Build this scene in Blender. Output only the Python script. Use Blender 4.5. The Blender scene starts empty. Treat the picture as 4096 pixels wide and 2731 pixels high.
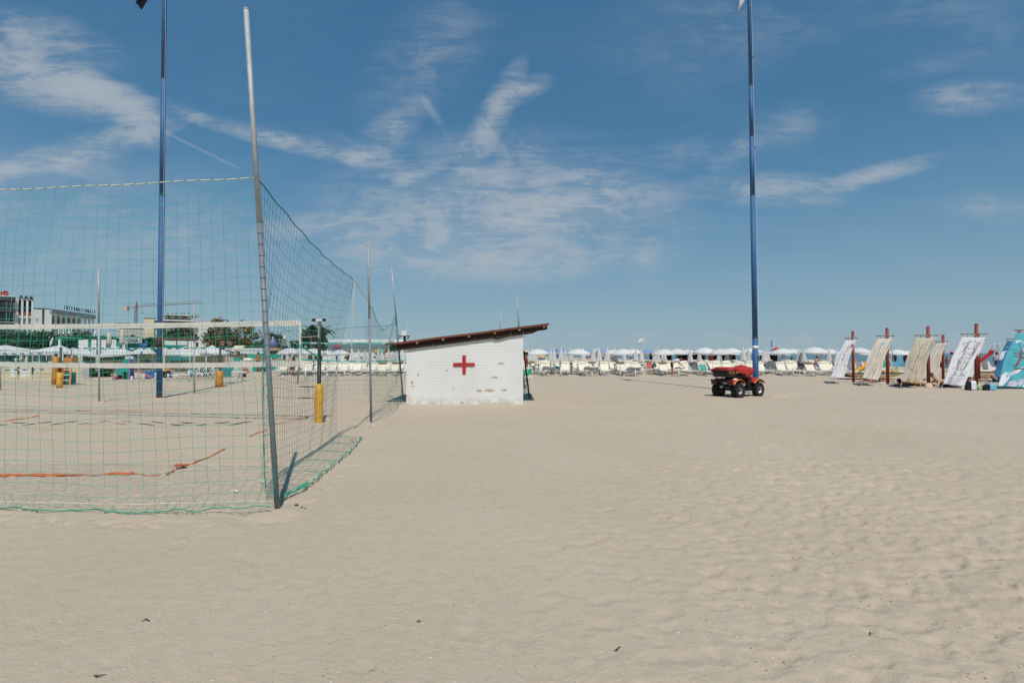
import bpy, bmesh, math, random
import numpy as np
from mathutils import Vector, Matrix, Euler
random.seed(7); np.random.seed(7)
R = math.radians
sc = bpy.context.scene
COL = sc.collection

# ------------------------------------------------------------------ camera
F = 2100.0; CX, CY = 2048.0, 1365.5; HZ = 1412.0; H = 1.65     # photo pixels, 4096 wide
PITCH = math.atan((HZ - CY) / F)
cd = bpy.data.cameras.new('camera'); cam = bpy.data.objects.new('camera', cd); COL.objects.link(cam)
cd.sensor_width = 36.0; cd.lens = F / 4096.0 * 36.0; cd.clip_end = 20000; cd.clip_start = 0.05
cam.location = (0, 0, H); cam.rotation_euler = (R(90) + PITCH, 0, 0)
sc.camera = cam

# ------------------------------------------------------------------ light
SUN_EL, SUN_AZ = R(57), R(13.5)           # shadows fall away from the camera, a little to the left
sd = Vector((-math.sin(SUN_AZ) * math.cos(SUN_EL), math.cos(SUN_AZ) * math.cos(SUN_EL), -math.sin(SUN_EL)))
sl = bpy.data.lights.new('sun', 'SUN'); sl.energy = 4.4; sl.angle = R(0.53); sl.color = (1.0, 0.945, 0.86)
so = bpy.data.objects.new('sun', sl); COL.objects.link(so)
so.rotation_euler = sd.to_track_quat('-Z', 'Y').to_euler(); so.location = (5, -10, 30)

w = bpy.data.worlds.new('World'); sc.world = w; w.use_nodes = True
nt = w.node_tree; nt.nodes.clear()
def N(t, **kw):
    n = nt.nodes.new(t)
    for k, v in kw.items(): setattr(n, k, v)
    return n
def L(a, b): nt.links.new(a, b)
def MA(op, a, b=None, c=None, clamp=False):
    n = N('ShaderNodeMath', operation=op, use_clamp=clamp)
    for i, x in enumerate((a, b, c)):
        if x is None: continue
        if isinstance(x, (int, float)): n.inputs[i].default_value = x
        else: L(x, n.inputs[i])
    return n.outputs[0]
out = N('ShaderNodeOutputWorld'); bg = N('ShaderNodeBackground'); L(bg.outputs[0], out.inputs[0])
bg.inputs[1].default_value = 0.075
sky = N('ShaderNodeTexSky', sky_type='NISHITA', sun_disc=False, sun_elevation=SUN_EL, sun_rotation=R(180) - SUN_AZ,
        altitude=5, air_density=1.0, dust_density=0.1, ozone_density=6.0)
tc = N('ShaderNodeTexCoord'); sx = N('ShaderNodeSeparateXYZ'); L(tc.outputs['Generated'], sx.inputs[0])
dx, dy, dz = sx.outputs
ay = MA('ADD', MA('ABSOLUTE', dy), 0.02)
uu = MA('DIVIDE', dx, ay); vv = MA('DIVIDE', dz, ay)
cuv = N('ShaderNodeCombineXYZ'); L(uu, cuv.inputs[0]); L(vv, cuv.inputs[1]); L(MA('GREATER_THAN', dy, 0.0), cuv.inputs[2])
# high thin cloud: wisps on a flat layer far overhead
zz = MA('ADD', MA('MAXIMUM', dz, 0.0), 0.16)
cq = N('ShaderNodeCombineXYZ'); L(MA('DIVIDE', dx, zz), cq.inputs[0]); L(MA('DIVIDE', dy, zz), cq.inputs[1])
def noise(vec, scale, detail=6, rough=.55, dist=0.0, mapping=None):
    if mapping:
        m = N('ShaderNodeMapping'); m.inputs['Rotation'].default_value = (0, 0, mapping[0]); m.inputs['Scale'].default_value = (mapping[1], mapping[2], 1)
        L(vec, m.inputs[0]); vec = m.outputs[0]
    n = N('ShaderNodeTexNoise', noise_dimensions='3D'); n.inputs['Scale'].default_value = scale; n.inputs['Detail'].default_value = detail
    n.inputs['Roughness'].default_value = rough; n.inputs['Distortion'].default_value = dist; L(vec, n.inputs['Vector'])
    return n.outputs[0]
n1 = noise(cq.outputs[0], 1.3, 5, .6, .9, (R(35), 1.0, 2.2))
n2 = noise(cuv.outputs[0], 5.0, 7, .62, 1.2, (R(-20), 1.0, 2.0))
n3 = noise(cuv.outputs[0], 16.0, 4, .6, .4)
# where the wisps lie (u, v, half length, half width, angle, weight); u = side/forward, v = up/forward
def uvp(px, py): return ((px - 2048) / F, (HZ - py) / F)
BL = [(130, 170, 340, 100, -14, .7), (150, 340, 400, 90, -16, .85), (580, 480, 130, 70, -55, .6), (380, 605, 330, 52, 16, 1.1), (60, 690, 420, 70, 4, .5), (440, 405, 230, 60, -20, .8), (330, 340, 260, 50, -18, .5),
      (740, 455, 120, 26, -22, .45), (1130, 570, 330, 32, -14, 1.05), (1480, 640, 220, 45, -22, .7), (1560, 540, 160, 60, 38, .6),
      (1950, 520, 260, 52, 62, .85), (2080, 380, 120, 40, 22, .8), (1720, 230, 330, 150, 50, .30), (1740, 470, 90, 16, -58, .35),
      (1900, 760, 560, 190, 4, .55), (2050, 900, 620, 170, 0, .75), (1850, 1040, 500, 90, -3, .6), (2350, 840, 380, 70, 8, .6), (1350, 910, 260, 45, 3, .55),
      (3080, 770, 280, 60, -2, .85), (3480, 710, 260, 32, 14, .7), (3850, 410, 200, 62, 3, .62), (3150, 520, 180, 80, 15, .28), (2920, 640, 130, 45, 40, .5),
      (2600, 1030, 170, 60, 12, .55), (3950, 845, 200, 50, -4, .45), (3700, 280, 200, 40, 12, .25), (2900, 110, 500, 200, 12, .18), (3800, 80, 500, 160, -15, .16),
      (2620, 650, 300, 60, 10, .3), (2250, 690, 250, 60, -20, .35), (300, 900, 700, 200, 0, .35), (900, 1000, 600, 160, 0, .25)]
acc = None
for (px, py, ll, ww, ang, wt) in BL:
    u, v = uvp(px, py)
    m = N('ShaderNodeMapping', vector_type='TEXTURE')
    m.inputs['Location'].default_value = (u, v, 1); m.inputs['Rotation'].default_value = (0, 0, R(ang)); m.inputs['Scale'].default_value = (1.35 * ll / F, 1.45 * ww / F, .5)
    L(cuv.outputs[0], m.inputs[0])
    g = N('ShaderNodeTexGradient', gradient_type='SPHERICAL'); L(m.outputs[0], g.inputs[0])
    t = MA('MULTIPLY', g.outputs['Fac'], wt)
    acc = t if acc is None else MA('ADD', acc, t)
# low heaps of cloud along the horizon all the way round
cu = MA('MULTIPLY', MA('MULTIPLY', MA('SUBTRACT', noise(cuv.outputs[0], 14.0, 5, .6, .2, (0, 1, 2.2)), .47, clamp=True), 5.0),
        MA('SUBTRACT', 1.0, MA('MULTIPLY', MA('ABSOLUTE', MA('SUBTRACT', vv, .021)), 46.0), clamp=True), clamp=True)
gen = MA('MULTIPLY', MA('SUBTRACT', n1, .47, clamp=True), 1.1)             # faint veil everywhere
n4 = noise(cuv.outputs[0], 30.0, 5, .65, 1.4, (R(-24), .30, 1.6))
def sst(x, lo, hi):
    n = N('ShaderNodeMapRange', interpolation_type='SMOOTHSTEP'); n.inputs[1].default_value = lo; n.inputs[2].default_value = hi; L(x, n.inputs[0]); return n.outputs[0]
tex = sst(MA('ADD', MA('ADD', MA('MULTIPLY', n2, .50), MA('MULTIPLY', n3, .16)), MA('MULTIPLY', n4, .34)), .42, .63)
wis = MA('MULTIPLY', MA('POWER', acc, 1.25), MA('MULTIPLY', MA('ADD', tex, .15), 2.25))
cl = MA('ADD', MA('ADD', MA('MULTIPLY', gen, .22), wis), MA('MULTIPLY', cu, .62))
def trail(p0, p1, wpx):                                                      # two old contrails
    a, b = uvp(*p0), uvp(*p1); an = math.atan2(b[1] - a[1], b[0] - a[0]); ln = math.dist(a, b) / 2
    m = N('ShaderNodeMapping', vector_type='TEXTURE'); m.inputs['Location'].default_value = ((a[0] + b[0]) / 2, (a[1] + b[1]) / 2, 1)
    m.inputs['Rotation'].default_value = (0, 0, an); m.inputs['Scale'].default_value = (ln, wpx / F, .5); L(cuv.outputs[0], m.inputs[0])
    s = N('ShaderNodeSeparateXYZ'); L(m.outputs[0], s.inputs[0])
    q = MA('MULTIPLY', MA('SUBTRACT', 1.0, MA('ABSOLUTE', s.outputs[1]), clamp=True), MA('MULTIPLY', MA('SUBTRACT', 1.0, MA('ABSOLUTE', s.outputs[0]), clamp=True), 6.0, clamp=True))
    return MA('MULTIPLY', q, MA('LESS_THAN', MA('ABSOLUTE', s.outputs[2]), 1.0))
cl = MA('ADD', cl, MA('MULTIPLY', trail((-120, 170), (230, 335), 9), .34)); cl = MA('ADD', cl, MA('MULTIPLY', trail((630, 518), (985, 692), 8), .30))
cl = MA('MULTIPLY', MA('SUBTRACT', 1.0, MA('POWER', 2.718, MA('MULTIPLY', cl, -1.15))), .80)
above = MA('MULTIPLY', MA('MULTIPLY', dz, 60.0, clamp=True), 1.0); cl = MA('MULTIPLY', cl, above)
# tone of the sky as the camera's film-like processing renders it: same curve over the whole dome
spc = N('ShaderNodeSeparateColor'); L(sky.outputs[0], spc.inputs[0]); cbc = N('ShaderNodeCombineColor')
for i_, (k_, g_) in enumerate(((.520, .715), (.725, .585), (.835, .52))):
    L(MA('MULTIPLY', MA('POWER', MA('MULTIPLY', spc.outputs[i_], .075), g_), k_ / .075), cbc.inputs[i_])
hzf = MA('MULTIPLY', MA('POWER', MA('SUBTRACT', 1.0, MA('DIVIDE', MA('MAXIMUM', dz, 0.0), .40), clamp=True), 2.0), .85)     # marine haze thickening towards the horizon
hzm = N('ShaderNodeMix', data_type='RGBA'); L(hzf, hzm.inputs['Factor']); L(cbc.outputs[0], hzm.inputs['A']); hzm.inputs['B'].default_value = (.385 / .075, .518 / .075, .595 / .075, 1)
mx = N('ShaderNodeMix', data_type='RGBA'); L(cl, mx.inputs['Factor']); L(hzm.outputs['Result'], mx.inputs['A']); mx.inputs['B'].default_value = (7.2, 7.9, 8.5, 1)
L(mx.outputs['Result'], bg.inputs[0])

vs = sc.view_settings; vs.view_transform = 'Standard'; vs.look = 'None'; vs.gamma = 1.0; vs.exposure = -0.30; vs.use_curve_mapping = False
sc.render.resolution_x = 1024; sc.render.resolution_y = 682

# ------------------------------------------------------------------ pixel -> world (a pixel is a direction; depth comes from the ground or the thing touched)
_cp, _sp = math.cos(PITCH), math.sin(PITCH)
def ray(px, py):
    a, b = (px - CX) / F, (CY - py) / F
    return Vector((a, _cp - b * _sp, _sp + b * _cp))
def G(px, py, z=0.0):
    d = ray(px, py); t = (z - H) / d.z
    return Vector((d.x * t, d.y * t, z))
def A(px, py, Y):
    d = ray(px, py); t = Y / d.y
    return Vector((d.x * t, Y, H + d.z * t))
def XA(px, Y): return (px - CX) / F * Y

# ------------------------------------------------------------------ materials
MATS = {}
def mat(name, col, rough=.6, var=.12, scale=6.0, metal=0.0, bump=0.0, bscale=60.0, spec=.4, dirt=None, trans=0.0, emit=0.0):
    if name in MATS: return MATS[name]
    m = bpy.data.materials.new(name); m.use_nodes = True; t = m.node_tree; b = t.nodes['Principled BSDF']
    b.inputs['Roughness'].default_value = rough; b.inputs['Metallic'].default_value = metal; b.inputs['Specular IOR Level'].default_value = spec
    tcn = t.nodes.new('ShaderNodeTexCoord'); ns = t.nodes.new('ShaderNodeTexNoise'); ns.inputs['Scale'].default_value = scale; ns.inputs['Detail'].default_value = 5
    t.links.new(tcn.outputs['Object'], ns.inputs['Vector'])
    mp = t.nodes.new('ShaderNodeMapRange'); mp.inputs[1].default_value = .3; mp.inputs[2].default_value = .7; mp.inputs[3].default_value = 1 - var; mp.inputs[4].default_value = 1 + var
    t.links.new(ns.outputs[0], mp.inputs[0])
    oi = t.nodes.new('ShaderNodeObjectInfo'); m2 = t.nodes.new('ShaderNodeMapRange'); m2.inputs[3].default_value = 1 - var * .6; m2.inputs[4].default_value = 1 + var * .6; t.links.new(oi.outputs['Random'], m2.inputs[0])
    mu = t.nodes.new('ShaderNodeMath'); mu.operation = 'MULTIPLY'; t.links.new(mp.outputs[0], mu.inputs[0]); t.links.new(m2.outputs[0], mu.inputs[1])
    vm = t.nodes.new('ShaderNodeVectorMath'); vm.operation = 'SCALE'; vm.inputs[0].default_value = col[:3]; t.links.new(mu.outputs[0], vm.inputs['Scale'])
    src = vm.outputs[0]
    if dirt:                                       # (colour, noise scale, threshold)
        n2 = t.nodes.new('ShaderNodeTexNoise'); n2.inputs['Scale'].default_value = dirt[1]; n2.inputs['Detail'].default_value = 8; n2.inputs['Roughness'].default_value = .65
        t.links.new(tcn.outputs['Object'], n2.inputs['Vector'])
        r = t.nodes.new('ShaderNodeMapRange'); r.inputs[1].default_value = dirt[2]; r.inputs[2].default_value = dirt[2] + .06; t.links.new(n2.outputs[0], r.inputs[0])
        mxn = t.nodes.new('ShaderNodeMix'); mxn.data_type = 'RGBA'; t.links.new(r.outputs[0], mxn.inputs['Factor']); t.links.new(src, mxn.inputs['A']); mxn.inputs['B'].default_value = (*dirt[0], 1); src = mxn.outputs['Result']
    t.links.new(src, b.inputs['Base Color'])
    if bump:
        n3 = t.nodes.new('ShaderNodeTexNoise'); n3.inputs['Scale'].default_value = bscale; n3.inputs['Detail'].default_value = 6; t.links.new(tcn.outputs['Object'], n3.inputs['Vector'])
        bp = t.nodes.new('ShaderNodeBump'); bp.inputs['Strength'].default_value = bump; bp.inputs['Distance'].default_value = .02; t.links.new(n3.outputs[0], bp.inputs['Height']); t.links.new(bp.outputs[0], b.inputs['Normal'])
    if trans:                                      # thin cloth lets some light through
        tr = t.nodes.new('ShaderNodeBsdfTranslucent'); t.links.new(src, tr.inputs[0]); ms = t.nodes.new('ShaderNodeMixShader'); ms.inputs[0].default_value = trans
        t.links.new(b.outputs[0], ms.inputs[1]); t.links.new(tr.outputs[0], ms.inputs[2]); t.links.new(ms.outputs[0], t.nodes['Material Output'].inputs[0])
    MATS[name] = m; return m

galv = mat('galvanised steel', (.36, .37, .385), .55, .15, 9, .15, .1, 80, dirt=((.55, .55, .54), 30, .68))
pvc = mat('grey painted pipe', (.19, .205, .225), .5, .15, 9, 0, .08, 80, dirt=((.42, .43, .43), 26, .67))
netg = mat('green net twine', (.012, .33, .215), .7, .25, 3)
netd = mat('dark net twine', (.02, .20, .18), .8, .2, 3)
neth = mat('grey green net twine', (.05, .2, .17), .8, .2, 3)
rope = mat('white rope', (.62, .58, .50), .9, .2, 40)
bluep = mat('blue pole paint', (.034, .120, .275), .6, .06, 5, 0, .05, 40, dirt=((.2, .3, .42), 22, .70))
rust = mat('rusty steel', (.06, .03, .02), .8, .3, 20, 0, .3, 60)
white = mat('white paint', (.74, .74, .72), .5, .06, 6)
whitep = mat('white plastic', (.72, .72, .70), .4, .06, 6)
cream = mat('cream fabric', (.73, .685, .56), .85, .06, 8, 0, .15, 60)
creamd = mat('tan shade fabric', (.62, .50, .33), .85, .08, 8, trans=.55)
canvas = mat('white canvas', (.70, .70, .69), .8, .07, 5, 0, .1, 20, trans=.18)
creamb = mat('cream board', (.62, .55, .40), .8, .10, 5, 0, .1, 30, dirt=((.42, .36, .27), 7, .66))
yellow = mat('yellow pad vinyl', (.62, .33, .04), .5, .18, 9, 0, .25, 18)
ochre = mat('orange pad vinyl', (.55, .22, .02), .5, .18, 9, 0, .2, 18)
orange = mat('orange board', (.55, .22, .06), .6, .15, 7)
tape = mat('orange tape', (.52, .12, .035), .6, .2, 8)
black = mat('black plastic', (.014, .014, .015), .5, .3, 8)
darkst = mat('dark steel', (.03, .032, .035), .45, .2, 12, .5)
brownw = mat('reddish brown wood', (.15, .042, .022), .65, .22, 5, 0, .3, 14)
darkw = mat('dark brown boards', (.030, .017, .010), .8, .3, 6, 0, .3, 20)
lightw = mat('pale raw wood', (.42, .28, .17), .8, .2, 15)
redp = mat('red post paint', (.235, .042, .02), .6, .18, 9, 0, .15, 30)
redx = mat('red cross paint', (.42, .022, .022), .6, .12, 14)
teal = mat('teal paint', (.02, .34, .25), .55, .12, 4)
teald = mat('deep teal paint', (.03, .22, .22), .6, .14, 4)
paleteal = mat('pale teal paint', (.40, .60, .56), .6, .10, 4)
blue = mat('blue plastic', (.03, .14, .38), .5, .15, 5)
skyb = mat('light blue cloth', (.12, .42, .56), .7, .12, 5)
navy = mat('navy plastic', (.028, .022, .13), .5, .15, 5)
pink = mat('pink plastic', (.58, .18, .26), .5, .12, 5)
purple = mat('lilac plastic', (.20, .17, .42), .5, .12, 5)
red = mat('red plastic', (.45, .03, .025), .45, .12, 5)
redcloth = mat('red cover cloth', (.46, .028, .022), .7, .10, 6, 0, .2, 9)
maroon = mat('maroon cloth', (.20, .01, .03), .8, .15, 6)
yel = mat('yellow plastic', (.72, .36, .02), .45, .12, 5)
green = mat('green plastic', (.02, .36, .16), .45, .12, 5)
greend = mat('green canvas', (.01, .34, .20), .7, .1, 5)
glass = mat('dark window glass', (.03, .045, .05), .12, .2, 3, 0, 0, 60, .8)
stone = mat('terracotta', (.45, .2, .11), .8, .15, 8)
concrete = mat('pale concrete', (.46, .44, .40), .85, .1, 3)
renderwall = mat('white render wall', (.66, .66, .64), .85, .05, .4)  # even white render shared by the far walls
brownroof = mat('brown roof tiles', (.16, .09, .06), .85, .2, 3)
cafe = mat('brown timber wall', (.16, .095, .05), .8, .25, 2.5, 0, .2, 8)
skin = mat('tanned skin', (.34, .13, .065), .55, .1, 8)
skinp = mat('fair skin', (.50, .25, .16), .55, .1, 8)
hair = mat('dark brown hair', (.03, .015, .01), .7, .2, 40)
hairb = mat('grey brown hair', (.10, .06, .04), .7, .2, 40)
wcloth = mat('white cotton', (.68, .68, .70), .9, .06, 8, 0, .2, 14)
dcloth = mat('black cotton', (.015, .015, .02), .9, .2, 8)
ycloth = mat('yellow cotton', (.62, .42, .12), .9, .1, 8)
straw = mat('straw hat', (.55, .46, .30), .9, .12, 30)
bark = mat('tree bark', (.10, .07, .05), .9, .25, 12, 0, .4, 25)
leafg = mat('dark green leaves', (.035, .07, .02), .6, .45, 1.2)
leafo = mat('olive brown leaves', (.16, .085, .025), .6, .5, 1.0)
leafy = mat('olive green leaves', (.085, .09, .02), .6, .45, 1.0)
plaid = mat('chrome metal', (.6, .6, .6), .25, .1, 5, .9)

# ------------------------------------------------------------------ mesh helpers
class MB:
    def __init__(s): s.v = []; s.f = []
    def add(s, vs, fs):
        o = len(s.v); s.v += [tuple(p) for p in vs]; s.f += [tuple(i + o for i in f) for f in fs]; return s
    def box(s, c, d, rot=None, taper=1.0):
        x, y, z = d[0] / 2, d[1] / 2, d[2] / 2
        P = [Vector((sx * x * (taper if sz > 0 else 1), sy * y * (taper if sz > 0 else 1), sz * z)) for sz in (-1, 1) for sy in (-1, 1) for sx in (-1, 1)]
        if rot is not None: P = [rot @ p for p in P]
        c = Vector(c); return s.add([p + c for p in P], [(0, 2, 3, 1), (4, 5, 7, 6), (0, 1, 5, 4), (2, 6, 7, 3), (0, 4, 6, 2), (1, 3, 7, 5)])
    def bbox(s, x0, x1, y0, y1, z0, z1): return s.box(((x0 + x1) / 2, (y0 + y1) / 2, (z0 + z1) / 2), (x1 - x0, y1 - y0, z1 - z0))
    def beam(s, a, b, wd, hg, up=(0, 0, 1)):
        a, b = Vector(a), Vector(b); d = (b - a); l = d.length; x = d / l; u = Vector(up); y = u.cross(x)
        if y.length < 1e-4: y = Vector((0, 1, 0)).cross(x)
        y.normalize(); z = x.cross(y); return s.box((a + b) / 2, (l, wd, hg), Matrix((x, y, z)).transposed())
    def tube(s, pts, r, n=6, caps=True, closed=False):
        pts = [Vector(p) for p in pts]; m = len(pts); rr = r if isinstance(r, (list, tuple)) else [r] * m
        vs = []; prev = None
        for i, p in enumerate(pts):
            if closed: d = pts[(i + 1) % m] - pts[i - 1]
            else: d = pts[min(i + 1, m - 1)] - pts[max(i - 1, 0)]
            if d.length < 1e-9: d = Vector((0, 0, 1))
            d.normalize()
            if prev is None: a = d.orthogonal().normalized()
            else:
                a = prev - d * prev.dot(d); a = a.normalized() if a.length > 1e-6 else d.orthogonal().normalized()
            prev = a; b = d.cross(a)
            for k in range(n):
                t = 2 * math.pi * k / n; vs.append(p + (a * math.cos(t) + b * math.sin(t)) * rr[i])
        fs = []
        for i in range(m if closed else m - 1):
            j = (i + 1) % m
            for k in range(n): fs.append((i * n + k, i * n + (k + 1) % n, j * n + (k + 1) % n, j * n + k))
        if caps and not closed: fs += [tuple(range(n - 1, -1, -1)), tuple((m - 1) * n + k for k in range(n))]
        return s.add(vs, fs)
    def lathe(s, prof, n=16, c=(0, 0, 0), cap=True, fold=None):
        vs = []; fs = []; m = len(prof); c = Vector(c)
        for i, (r, z) in enumerate(prof):
            for k in range(n):
                t = 2 * math.pi * k / n; q = r * (fold(t, i / (m - 1)) if fold else 1); vs.append(c + Vector((q * math.cos(t), q * math.sin(t), z)))
        for i in range(m - 1):
            for k in range(n): fs.append((i * n + k, i * n + (k + 1) % n, (i + 1) * n + (k + 1) % n, (i + 1) * n + k))
        if cap: fs += [tuple(range(n - 1, -1, -1)), tuple((m - 1) * n + k for k in range(n))]
        return s.add(vs, fs)
    def grid(s, fn, nu, nv, th=0.0):
        o = [[Vector(fn(i / nu, j / nv)) for i in range(nu + 1)] for j in range(nv + 1)]
        vs = [p for r in o for p in r]; W = nu + 1
        fs = [(j * W + i, j * W + i + 1, (j + 1) * W + i + 1, (j + 1) * W + i) for j in range(nv) for i in range(nu)]
        if th:
            M = len(vs); nn = []
            for j in range(nv + 1):
                for i in range(nu + 1):
                    a = o[j][min(i + 1, nu)] - o[j][max(i - 1, 0)]; b = o[min(j + 1, nv)][i] - o[max(j - 1, 0)][i]; q = a.cross(b)
                    nn.append(q.normalized() if q.length > 1e-9 else Vector((0, -1, 0)))
            vs = vs + [p - q * th for p, q in zip(vs, nn)]
            fs2 = [tuple(M + k for k in reversed(f)) for f in fs]
            ed = [(i, i + 1) for i in range(nu)] + [(nu + j * W, nu + (j + 1) * W) for j in range(nv)] + [(nv * W + i + 1, nv * W + i) for i in range(nu)] + [((j + 1) * W, j * W) for j in range(nv)]
            fs = fs + fs2 + [(b, a, a + M, b + M) for a, b in ed]
        return s.add(vs, fs)
    def prism(s, poly, y0, y1, fn=None):             # polygon in xz, extruded along y
        n = len(poly); fn = fn or (lambda x, y, z: (x, y, z))
        vs = [fn(x, y0, z) for x, z in poly] + [fn(x, y1, z) for x, z in poly]
        return s.add(vs, [tuple(range(n)), tuple(range(2 * n - 1, n - 1, -1))] + [((k + 1) % n, k, k + n, (k + 1) % n + n) for k in range(n)])
    def ball(s, c, r, n=10, m=7):
        r = r if isinstance(r, (tuple, list)) else (r, r, r); pr = [(math.sin(math.pi * i / m), -math.cos(math.pi * i / m)) for i in range(m + 1)]
        pr = [(max(a, .02), b) for a, b in pr]; o = len(s.v); s.lathe(pr, n)
        for i in range(o, len(s.v)):
            x, y, z = s.v[i]; s.v[i] = (c[0] + x * r[0], c[1] + y * r[1], c[2] + z * r[2])
        return s
    def mesh(s, name, m, smooth=False):
        me = bpy.data.meshes.new(name); me.from_pydata(s.v, [], s.f); me.materials.append(m)
        if smooth: me.polygons.foreach_set('use_smooth', [True] * len(me.polygons))
        me.update(); return me
    def build(s, name, m, parent=None, smooth=False, loc=None, rz=None):
        o = bpy.data.objects.new(name, s.mesh(name, m, smooth)); COL.objects.link(o)
        if parent is not None: o.parent = parent
        if loc is not None: o.location = loc
        if rz is not None: o.rotation_euler.z = rz
        return o
def tag(o, label=None, cat=None, group=None, kind=None):
    if label: o['label'] = label
    if cat: o['category'] = cat
    if group: o['group'] = group
    if kind: o['kind'] = kind
    return o
def thing(name, label, cat, loc=(0, 0, 0), rz=0.0, group=None):
    o = bpy.data.objects.new(name, None); COL.objects.link(o); o.location = loc; o.rotation_euler.z = rz; o.empty_display_size = .2
    return tag(o, label, cat, group)
def copy_tree(o, parent=None, loc=None, rz=None, label=None, group=None):
    c = o.copy(); COL.objects.link(c); c.parent = parent
    if loc is not None: c.location = loc
    if rz is not None: c.rotation_euler.z = rz
    if label: c['label'] = label
    if group: c['group'] = group
    for ch in o.children: copy_tree(ch, c)
    return c
_ord = ['first', 'second', 'third', 'fourth', 'fifth', 'sixth', 'seventh', 'eighth', 'ninth', 'tenth', 'eleventh', 'twelfth', 'thirteenth', 'fourteenth', 'fifteenth', 'sixteenth', 'seventeenth', 'eighteenth', 'nineteenth']
_ten = ['twenty', 'thirty', 'forty', 'fifty', 'sixty']
def ordn(i):                                          # 1 -> first
    if i < 20: return _ord[i - 1]
    a, b = divmod(i, 10); t = _ten[a - 2]
    return (t[:-1] + 'ieth') if b == 0 else t + '-' + _ord[b - 1]
def pbox(mb, x0, y0, x1, y1, Y, dep=.5):              # box whose front face spans these pixels at depth Y
    a, b = A(x0, y0, Y), A(x1, y1, Y); return mb.bbox(a.x, b.x, Y, Y + dep, b.z, a.z)
class FR:                                             # a frame facing the camera's side of the beach, standing on the ground at depth Y below pixel px
    def __init__(s, px, Y):
        u = (px - CX) / F; n = math.hypot(u, 1); s.o = Vector((u * Y, Y, 0)); s.ex = Vector((1 / n, -u / n, 0)); s.ey = Vector((u / n, 1 / n, 0)); s.rz = math.atan2(s.ex.y, s.ex.x)
    def pt(s, px, py, off=0.0):                        # local (x, z) where the pixel meets the facade plane
        d = ray(px, py); c = Vector((0, 0, H)); t = (s.o + s.ey * off - c).dot(s.ey) / d.dot(s.ey); p = c + d * t; return (p - s.o).dot(s.ex), p.z
    def rect(s, x0, y0, x1, y1, off=0.0):
        a, b = s.pt(x0, y0, off), s.pt(x1, y1, off); return a[0], b[0], b[1], a[1]
def text_mesh(s, size, extr=0.0):
    cu_ = bpy.data.curves.new('lettering', 'FONT'); cu_.body = s; cu_.size = size; cu_.extrude = extr; cu_.align_x = 'CENTER'; cu_.resolution_u = 2
    o = bpy.data.objects.new('lettering', cu_); COL.objects.link(o); dg = bpy.context.evaluated_depsgraph_get()
    me = bpy.data.meshes.new_from_object(o.evaluated_get(dg)); vs = [tuple(v.co) for v in me.vertices]; fs = [tuple(p.vertices) for p in me.polygons]
    bpy.data.objects.remove(o); bpy.data.meshes.remove(me); return vs, fs

# ------------------------------------------------------------------ sand, one sheet from underfoot to the horizon
def shore(y): return 51.0 - (y - 62.0) * 0.165
def axis_pts():
    a = [0.0]
    while a[-1] < 9000: t = a[-1]; a.append(t + (.026 if t < 4.2 else min(.026 + (t - 4.2) * .011 + max(0, t - 26) * .05, 400)))
    return np.array(a)
xa = axis_pts(); X1 = np.concatenate([-xa[:0:-1], xa])
ya = [1.0]
while ya[-1] < 9000: ya.append(ya[-1] + min(.011 + max(ya[-1] - 1.0, 0) * .0048 + max(ya[-1] - 40, 0) * .03, 400))
Y1 = np.concatenate([[-400, -60, -15, -4, -1, 0, .5], np.array(ya)])
XX, YY = np.meshgrid(X1, Y1); ZZ = np.zeros_like(XX)
rng = np.random.RandomState(3)
def vnoise(x, y, seed):
    r = np.random.RandomState(seed); T = r.rand(256, 256); xi = np.floor(x).astype(int); yi = np.floor(y).astype(int); fx = x - xi; fy = y - yi
    fx = fx * fx * (3 - 2 * fx); fy = fy * fy * (3 - 2 * fy); xi %= 256; yi %= 256; xj = (xi + 1) % 256; yj = (yi + 1) % 256
    return (T[yi, xi] * (1 - fx) + T[yi, xj] * fx) * (1 - fy) + (T[yj, xi] * (1 - fx) + T[yj, xj] * fx) * fy - .5
near = np.clip((34 - YY) / 18, 0, 1) * np.clip((40 - np.abs(XX)) / 15, 0, 1) * np.clip((YY + .5), 0, 1)
rough_r = np.clip((XX + 1.2 - (YY - 3) * .10) / 4.0, .10, 1.0)             # trampled towards the right, raked smooth in the middle
rough_r = np.maximum(rough_r, np.clip((-XX - 1.6) / 2.0, 0, .55))
ZZ += near * .030 * vnoise(XX * .55, YY * .55, 1) + near * .007 * rough_r * vnoise(XX * 2.2, YY * 2.2, 2) + near * .0035 * rough_r * vnoise(XX * 5.5, YY * 5.5, 4)
fine = np.clip((14 - YY) / 6, 0, 1) * near
ZZ += fine * .0035 * rough_r * vnoise(XX * 16, YY * 16, 5)
def dent(cx, cy, a, b, th, dep):                      # a print: sharp lip on one side, floor rising gently to the other
    r = max(a, b) * 1.9
    i0, i1 = np.searchsorted(X1, [cx - r, cx + r]); j0, j1 = np.searchsorted(Y1, [cy - r, cy + r])
    if i1 - i0 < 2 or j1 - j0 < 2: return
    x = XX[j0:j1, i0:i1] - cx; y = YY[j0:j1, i0:i1] - cy; c, s = math.cos(th), math.sin(th)
    xl = (x * c + y * s) / a; yl = (-x * s + y * c) / b; rr = np.sqrt(xl * xl + yl * yl)
    ZZ[j0:j1, i0:i1] += dep * (-(1 / (1 + np.exp((rr - 1.0) * 9))) * np.clip(.62 - .38 * yl, 0, 1.1) + .22 * np.exp(-((rr - 1.25) / .28) ** 2) * (1 - .5 * yl))
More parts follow.
